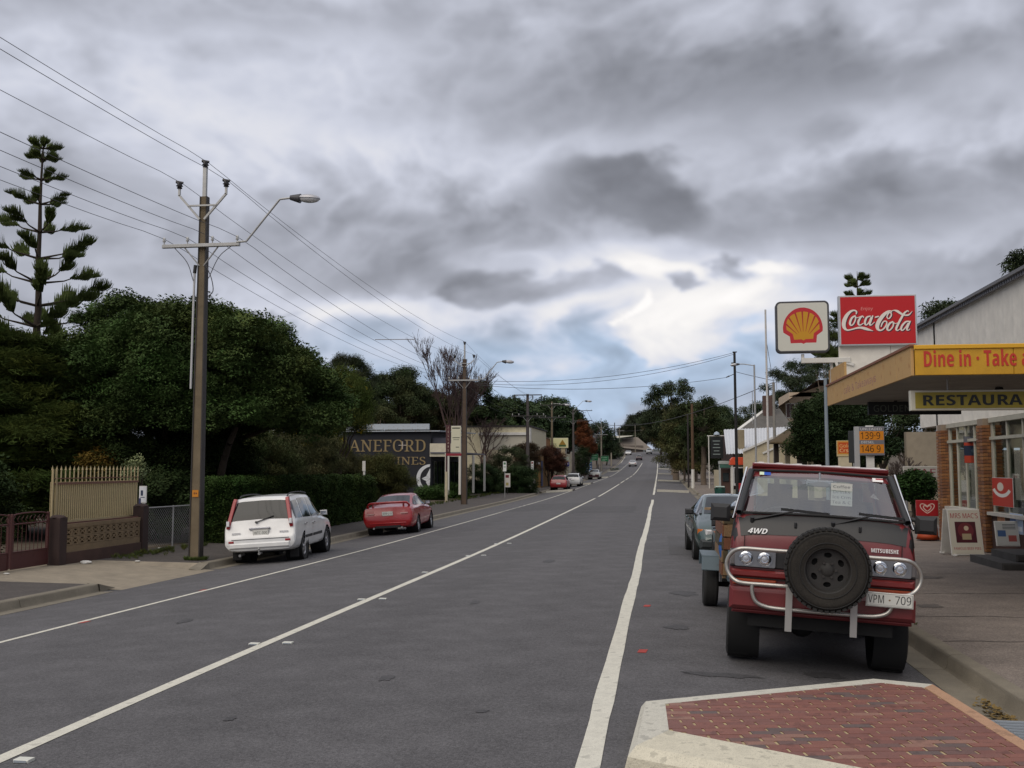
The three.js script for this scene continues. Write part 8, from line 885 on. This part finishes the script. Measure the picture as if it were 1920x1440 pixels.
{ // garden shrubs and wattles before the winery
  const sh = (u, v, d, rx, ry, label, color, o = {}) => { const x = xz(u, d), y = yAt(u, v, d); return shrub(o.name ?? 'shrub', label, 'shrub', [x, y, -d], [rx, ry, rx], { ground: gL(x, d), n: o.n ?? 22, size: o.size ?? 0.6, step: o.step ?? 0.34, clump: o.clump ?? CL.fine, color, bloom: o.bloom, tint: 0.4 }); };
  sh(712, 902, 60, 1.7, 1.55, 'rounded olive shrub hiding part of the winery lettering', [0.055, 0.05, 0.024]); sh(622, 892, 55, 1.6, 1.6, 'brownish olive shrub behind the clipped hedge', [0.06, 0.05, 0.03]); sh(560, 868, 49, 2.0, 1.9, 'grey olive shrub rising over the hedge', [0.05, 0.046, 0.028]); sh(478, 870, 45, 1.8, 1.8, 'dull olive shrub beside the garden tree', [0.045, 0.045, 0.024]); sh(420, 880, 42, 1.6, 1.6, 'dark shrub between the garden tree and hedge', [0.03, 0.034, 0.016]);
  sh(672, 905, 64, 1.4, 1.2, 'straggly brown shrub in front of the winery wall', [0.06, 0.048, 0.028]); sh(590, 845, 56, 1.6, 1.5, 'yellow flowering wattle bush over the hedge', [0.05, 0.05, 0.02], { bloom: 0.16 });
  sh(845, 925, 74, 1.0, 0.6, 'low green shrub at the foot of the winery wall', [0.03, 0.045, 0.016], { clump: CL.small }); sh(812, 928, 70, 0.8, 0.5, 'small clump of ground cover by the winery corner', [0.028, 0.042, 0.016], { clump: CL.small, n: 8 });
  const wa = (u, v, d, r, label, color, bl) => { const x = xz(u, d), y = yAt(u, v, d), c = [x, y, -d]; const t = tree('wattle_tree', label, 'tree', [x, gL(x, d), -d], subLobes(c, r, 34, 0.75, -0.6), { step: 0.36, clump: CL.fine, color, r: 0.14, fork: 1.5, limbs: 8, tint: 0.4, shell: 0.2 }); if (bl) instances('blossom', CL.bloom, leafMat([0.44, 0.28, 0.02]), lobePoints(subLobes([0, y - gL(x, d), 0], r.map((q) => q * 0.95), 20, 0.5, -0.6), 0.6, 0.8).filter(() => rnd() < bl), t, 0.2); return t; };
  wa(634, 768, 52, [1.4, 2.2, 1.4], 'feathery wattle tree with yellow blossom beside the big garden tree', [0.05, 0.058, 0.02], 0.5); wa(655, 735, 78, [2.2, 3.0, 2.0], 'dark slender tree behind the wattle', [0.028, 0.032, 0.022], 0);
}
function bareTree(label, base, H, spread, col, n = 4, name = 'bare_tree', depth = 5) { // leafless, twiggy, upswept
  const t = thing(name, label, 'tree', base), s = S(), tw = S(); const grow = (a, dir, L, r, k) => { const b = a.clone().addScaledVector(dir, L), dst = k > depth - 2 ? tw : s; dst.bar(a, b, r, r * 0.68, k > 2 ? 3 : 6, false); if (k >= depth) return; const m = k === 0 ? n : rnd() < 0.55 ? 3 : 2; for (let i = 0; i < m; i++) { const az = rr(0, 6.283), sp = rr(0.2, 0.6) * spread, d2 = dir.clone().add(V(Math.cos(az) * sp, rr(0, 0.25), Math.sin(az) * sp)).normalize(); grow(a.clone().lerp(b, k === 0 ? rr(0.6, 1) : rr(0.55, 1)), d2, L * rr(0.62, 0.85), Math.max(r * 0.62, 0.012), k + 1); } };
  grow(V(0, -0.2, 0), V(rr(-0.05, 0.05), 1, rr(-0.05, 0.05)), H * 0.27, H * 0.013, 0); s.build('trunk', M(col, 0.9), t); tw.build('twigs', M(col, 0.9), t).userData.kind = 'stuff'; return t;
}
{
  const d = 96, x = xz(852, d), g = gL(x, d); reseed(5); bareTree('tall leafless reddish tree rising behind the winery', [x, g + 0.5, -d], (yAt(850, 650, d) - g) * 1.03, 0.72, [0.075, 0.046, 0.042], 8, 'bare_tree', 8); bareTree('leafless tree beside the tall reddish tree', [xz(905, d + 4), gL(-18, d), -d - 4], 9.5, 1.15, [0.08, 0.05, 0.045], 5, 'bare_tree', 6); bareTree('small leafless tree before the cream shop wall', [xz(925, 92), gL(-17, 92), -92], 5.6, 1.3, [0.10, 0.06, 0.05], 5, 'bare_tree', 6); bareTree('thin leafless tree beside the tall sign of the winery', [xz(826, 80), gL(-17, 80), -80], 6.0, 1.0, [0.05, 0.04, 0.035], 4, 'bare_tree', 5); bareTree('leafless shrub standing against the pale forecourt wall', [xz(1712, 42), 0.2, -42], 2.9, 1.4, [0.07, 0.05, 0.04], 6, 'bare_tree', 6); bareTree('leafless tree above the orange leaved tree', [xz(1098, 168), gL(-14, 168), -168], 10.4, 1.1, [0.12, 0.08, 0.07], 4, 'bare_tree', 6);
}
reseed(88);
{ // background trees, one by one: [pixel u, v of crown centre, distance, half-width, half-height in metres, colour, label]
  const far = [
    [742, 765, 108, 4.2, 4.3, 'gum', [0.035, 0.04, 0.024], 'rounded gum tree behind the winery roof'], [800, 785, 112, 4.6, 3.4, 'gum', [0.05, 0.04, 0.03], 'brownish gum tree behind the winery roof'], [893, 775, 122, 3.0, 4.4, 'far', [0.024, 0.033, 0.018], 'dark rounded tree behind the cream shop'], [860, 795, 125, 4.5, 3.2, 'far', [0.045, 0.036, 0.028], 'dull brown tree behind the tall leafless tree'], [700, 800, 100, 3.2, 2.6, 'gum', [0.04, 0.042, 0.024], 'olive tree behind the dark winery wall'],
    [948, 800, 150, 4.6, 4.0, 'far', [0.026, 0.036, 0.02], 'dark tree above the cream shop parapet'], [905, 812, 140, 4.0, 3.2, 'far', [0.028, 0.038, 0.02], 'green tree at the back of the cream shop'], [1000, 806, 172, 5.0, 4.0, 'far', [0.024, 0.034, 0.02], 'dark tree behind the agency sign'], [1035, 800, 186, 5.0, 5.0, 'far', [0.024, 0.034, 0.02], 'tall dark tree behind the agency sign'], [1066, 812, 196, 3.8, 4.2, 'far', [0.026, 0.034, 0.022], 'dark tree next to the orange leaved tree'], [975, 822, 160, 4.0, 2.8, 'far', [0.03, 0.036, 0.02], 'low dark tree behind the ochre shop'],
    [1120, 828, 222, 3.6, 4.4, 'far', [0.022, 0.031, 0.022], 'dark tree behind the pale pole'], [1138, 842, 250, 3.0, 3.4, 'far', [0.022, 0.031, 0.022], 'dark tree beside the green direction signs'], [1152, 850, 290, 2.4, 2.2, 'far', [0.024, 0.03, 0.022], 'low tree by the crest poles'],
    [1212, 806, 410, 8.0, 7.0, 'far', [0.03, 0.032, 0.026], 'dark spreading tree beyond the crest'], [1160, 836, 420, 6, 3, 'far', [0.03, 0.034, 0.03], 'hazy tree behind the far low roof'], [1240, 806, 310, 5.5, 6.0, 'far', [0.034, 0.034, 0.026], 'brownish tree at the top of the hill'], [1192, 815, 440, 7, 5, 'far', [0.035, 0.034, 0.032], 'brown tree high beyond the far low roof'],
    [1340, 800, 175, 4.6, 3.7, 'gum', [0.026, 0.036, 0.02], 'dark rounded gum beyond the maroon cottage'], [1318, 803, 160, 3.8, 3.8, 'far', [0.026, 0.034, 0.02], 'dark tree behind the two timber poles'], [1320, 850, 130, 3.0, 4.0, 'far', [0.02, 0.028, 0.017], 'low dark tree behind the cream yard wall'], [1375, 825, 150, 3.4, 3.0, 'gum', [0.028, 0.036, 0.02], 'low gum behind the black pole'],
    [1408, 785, 125, 2.0, 2.2, 'gum', [0.04, 0.045, 0.034], 'small gum top behind the hipped roof'], [1437, 782, 118, 2.2, 1.6, 'gum', [0.035, 0.04, 0.028], 'low tree beside the grey chimney'],
    [1470, 722, 112, 2.0, 2.4, 'gum', [0.036, 0.042, 0.032], 'gum crown above the pinkish house'], [1500, 700, 114, 1.8, 1.6, 'gum', [0.036, 0.042, 0.032], 'upper gum crown above the pinkish house'], [1505, 738, 110, 2.3, 1.9, 'gum', [0.034, 0.04, 0.03], 'lower gum crown beside the pinkish house'], [1480, 755, 112, 2.0, 1.5, 'gum', [0.034, 0.04, 0.03], 'gum foliage over the hipped roof house'], [1530, 712, 116, 1.8, 2.2, 'gum', [0.036, 0.042, 0.032], 'gum crown behind the fuel sign arm'],
    [1564, 640, 70, 0.9, 1.7, 'gum', [0.036, 0.042, 0.028], 'gum branch showing between the two roof signs'], [1560, 680, 70, 1.1, 0.8, 'gum', [0.028, 0.034, 0.024], 'dark foliage behind the fuel sign bracket'],
    [1782, 586, 44, 0.5, 0.3, 'gum', [0.03, 0.036, 0.024], 'tree top showing over the restaurant roof'], [1924, 494, 40, 0.2, 0.45, 'gum', [0.024, 0.03, 0.02], 'dark tree tip above the restaurant roof edge'],
    [1655, 800, 60, 2.2, 2.2, 'far', [0.02, 0.028, 0.016], 'dark tree behind the fuel price board'], [1700, 790, 64, 2.4, 1.6, 'gum', [0.055, 0.042, 0.032], 'brown twiggy tree behind the forecourt'],
    [20, 850, 60, 6, 5, 'far', [0.02, 0.028, 0.014], 'dark tree deep in the garden behind the house'], [250, 800, 70, 6, 5.4, 'far', [0.02, 0.028, 0.014], 'dark tree far behind the garden tree'], [460, 815, 85, 4.6, 3.6, 'far', [0.026, 0.032, 0.018], 'low dull tree behind the pale roofed shed'], [560, 800, 100, 5, 3.4, 'far', [0.03, 0.034, 0.02], 'olive tree beyond the pale roofed shed'], [600, 770, 112, 4, 3.4, 'gum', [0.034, 0.038, 0.022], 'gum tree beyond the wattle'],
  ];
  for (const [u, v, d, w, h, kind, col, label] of far) { const x = xz(u, d), y = yAt(u, v, d), c = [x, y, -d], big = kind === 'far', n = Math.round(clamp(w * h * 1.5, 7, 60)); const side = x < -5, b = [x, (side ? gL : gR)(x, d) - 0.3, -d]; tree(kind === 'gum' ? 'gum_tree' : 'street_tree', label, 'tree', b, subLobes(c, [w, h, w], n, Math.max(Math.min(0.5, w * 0.8), w * 0.3), -0.7), { step: (big ? 0.62 : 0.5) * clamp(d / 110, 0.7, 2.4), scale: clamp(d / 110, 0.7, 1.7), clump: big ? CL.far : CL.gum, color: col, r: clamp(w * 0.07, 0.1, 0.35), fork: Math.max(1, (y - b[1]) * 0.45), limbs: 6, tint: 0.35, shell: 0.3, bark: big ? bark : barkPale }); }
  // gums on the build-outs by the kerb: tall trunks
  const gum = (u, d, x, lob, label, r, col = [0.036, 0.042, 0.024]) => { const b = [x, roadY(clamp(x, XL, XR), d) + (x > XR ? 0.15 : 0.1), -d]; const lobes = lob.flatMap(([uu, vv, w, h]) => { const p = atD(uu, vv, d); return subLobes([p.x, p.y, -d], [w, h, w], Math.round(clamp(w * h * 2, 5, 34)), Math.max(0.55, w * 0.36), -0.7); }); return tree('gum_tree', label, 'tree', b, lobes, { step: 0.62, scale: 1.15, clump: CL.gum, color: col, r, fork: 5.5, limbs: 12, tint: 0.4, shell: 0.2, bark: barkPale }); };
  gum(1262, 128, 2.0, [[1245, 735, 1.5, 1.0], [1268, 728, 1.5, 1.2], [1228, 745, 1.0, 0.8], [1282, 742, 1.4, 1.2], [1252, 765, 1.8, 1.0], [1222, 780, 1.1, 1.4], [1240, 800, 2.4, 2.2], [1275, 800, 2.4, 2.8]], 'tall open crowned gum with dark leaf clusters above the others', 0.42, [0.034, 0.04, 0.028]);
  gum(1245, 172, 2.2, [[1262, 822, 2.6, 3.0], [1252, 800, 2.4, 2.4], [1285, 815, 3.4, 4.0], [1272, 850, 1.8, 1.8]], 'olive gum standing on the third build-out', 0.4, [0.045, 0.046, 0.022]); gum(1290, 118, 3.9, [[1290, 810, 2.6, 3.6], [1300, 850, 2.4, 2.6], [1270, 845, 2.2, 2.8]], 'brownish gum beside the thin timber poles', 0.36, [0.05, 0.046, 0.026]); gum(1302, 104, 4.4, [[1308, 795, 2.4, 2.6], [1318, 830, 2.0, 2.8]], 'dark gum growing close to the maroon cottage', 0.3, [0.028, 0.034, 0.019]); gum(1250, 215, 3.0, [[1250, 822, 3.0, 3.2], [1240, 800, 3.2, 2.6]], 'brown leaved gum on the last build-out', 0.4, [0.05, 0.04, 0.028]);
  const ob = (u, v, d, w, h, label, col, name = 'autumn_tree') => { const x = xz(u, d), y = yAt(u, v, d); tree(name, label, 'tree', [x, gL(x, d), -d], subLobes([x, y, -d], [w, h, w], 22, 0.5, -0.8), { step: 0.45, clump: CL.small, scale: 1.5, color: col, r: 0.16, fork: 1.4, limbs: 6, tint: 0.35 }); };
  ob(1094, 818, 160, 1.1, 2.6, 'orange red autumn tree beside the information pylon', [0.085, 0.028, 0.016]); ob(1103, 838, 158, 0.9, 1.4, 'smaller orange red autumn tree behind the information pylon', [0.08, 0.026, 0.016]);
  ob(1091, 868, 148, 1.1, 2.3, 'dark clipped conifer next to the agency shop', [0.018, 0.024, 0.014], 'conifer_tree');
  const sb = (u, v, d, w, h, label, col, cl = CL.small) => { const x = xz(u, d); shrub('shop_bush', label, 'bush', [x, yAt(u, v, d), -d], [w, h, w * 0.8], { ground: x < 0 ? gL(x, d) : gR(x, d), n: 22, size: Math.min(0.6, w * 0.5), step: 0.42 * Math.min(1, w), clump: cl, color: col }); };
  sb(905, 905, 86, 1.7, 1.7, 'dark bush beside the winery end wall', [0.02, 0.03, 0.015]); sb(955, 880, 90, 2.0, 2.2, 'big dark bush in front of the cream shop', [0.026, 0.028, 0.018]); sb(975, 905, 88, 1.5, 1.6, 'dark bush behind the small white board', [0.018, 0.028, 0.014]); sb(930, 915, 88, 1.8, 1.2, 'low green bush below the cream shop', [0.022, 0.032, 0.015]); sb(990, 860, 96, 1.2, 1.6, 'reddish dark bush by the double arm pole', [0.04, 0.024, 0.02]);
  sb(1030, 862, 108, 1.5, 1.5, 'red leaved creeper over the shop verandah', [0.055, 0.022, 0.02]); sb(1044, 872, 112, 1.0, 1.1, 'small red creeper by the ochre shop', [0.055, 0.022, 0.02]);
  sb(1716, 914, 33, 0.42, 0.38, 'green bush below the white cafe board', [0.018, 0.034, 0.012]);
  const dk = (u, v, d, w, h, label) => { const x = xz(u, d), y = yAt(u, v, d); tree('forecourt_tree', label, 'tree', [x, gR(x, d), -d], subLobes([x, y, -d], [w, h, w], 40, 0.6, -0.9), { step: 0.36, clump: CL.broad, color: [0.017, 0.026, 0.013], r: 0.2, fork: 1.6, limbs: 8, tint: 0.35, shell: 0.2 }); };
  dk(1555, 812, 47, 1.45, 1.75, 'dark dense tree behind the steel post in the forecourt'); dk(1588, 830, 52, 1.6, 1.9, 'second dark dense tree behind the bakery sign');
}
{ // weeds and grass along the fence, hedge foot and pole
  reseed(222); const blade = leafClump(22, 0.05, 0.16, 0.008, { droop: 1.2 }), L = []; for (let k = 0; k < 300; k++) { const d = rr(23.4, 46), x = -13.3 + Math.abs(rr(-1, 1) * rr(0, 1)) * 0.8; if (d > 28 && x < -12.75) continue; L.push([x, pathL(x, d) + 0.01, -d, rr(0.4, 1.1), 0.2]); } for (let k = 0; k < 160; k++) { const d = rr(46, 90), x = rr(-14.2, -13.4); L.push([x, pathL(x, d) + 0.01, -d, rr(0.6, 1.4), 0.2]); } for (let k = 0; k < 40; k++) { const a = rr(0, 6.28); L.push([PX + Math.cos(a) * 0.26, pathL(PX, 23.7) + 0.01, -23.7 + Math.sin(a) * 0.2, rr(0.4, 0.8), 0.2]); } for (let k = 0; k < 60; k++) { const d = rr(12, 40), x = XR + 0.19; if (rnd() < 0.5) L.push([x, pathR(x, d), -d, rr(0.15, 0.35), 0.2]); }
  tag(instances('grass', blade, leafMat([0.05, 0.055, 0.02]), L, scene, 0.4), 'short weeds and grass along fences and kerbs', 'grass', null, 'stuff');
}
scene.traverse((o) => { if (o.isMesh) { o.castShadow = true; o.receiveShadow = true; } });
renderer.render(scene, camera);
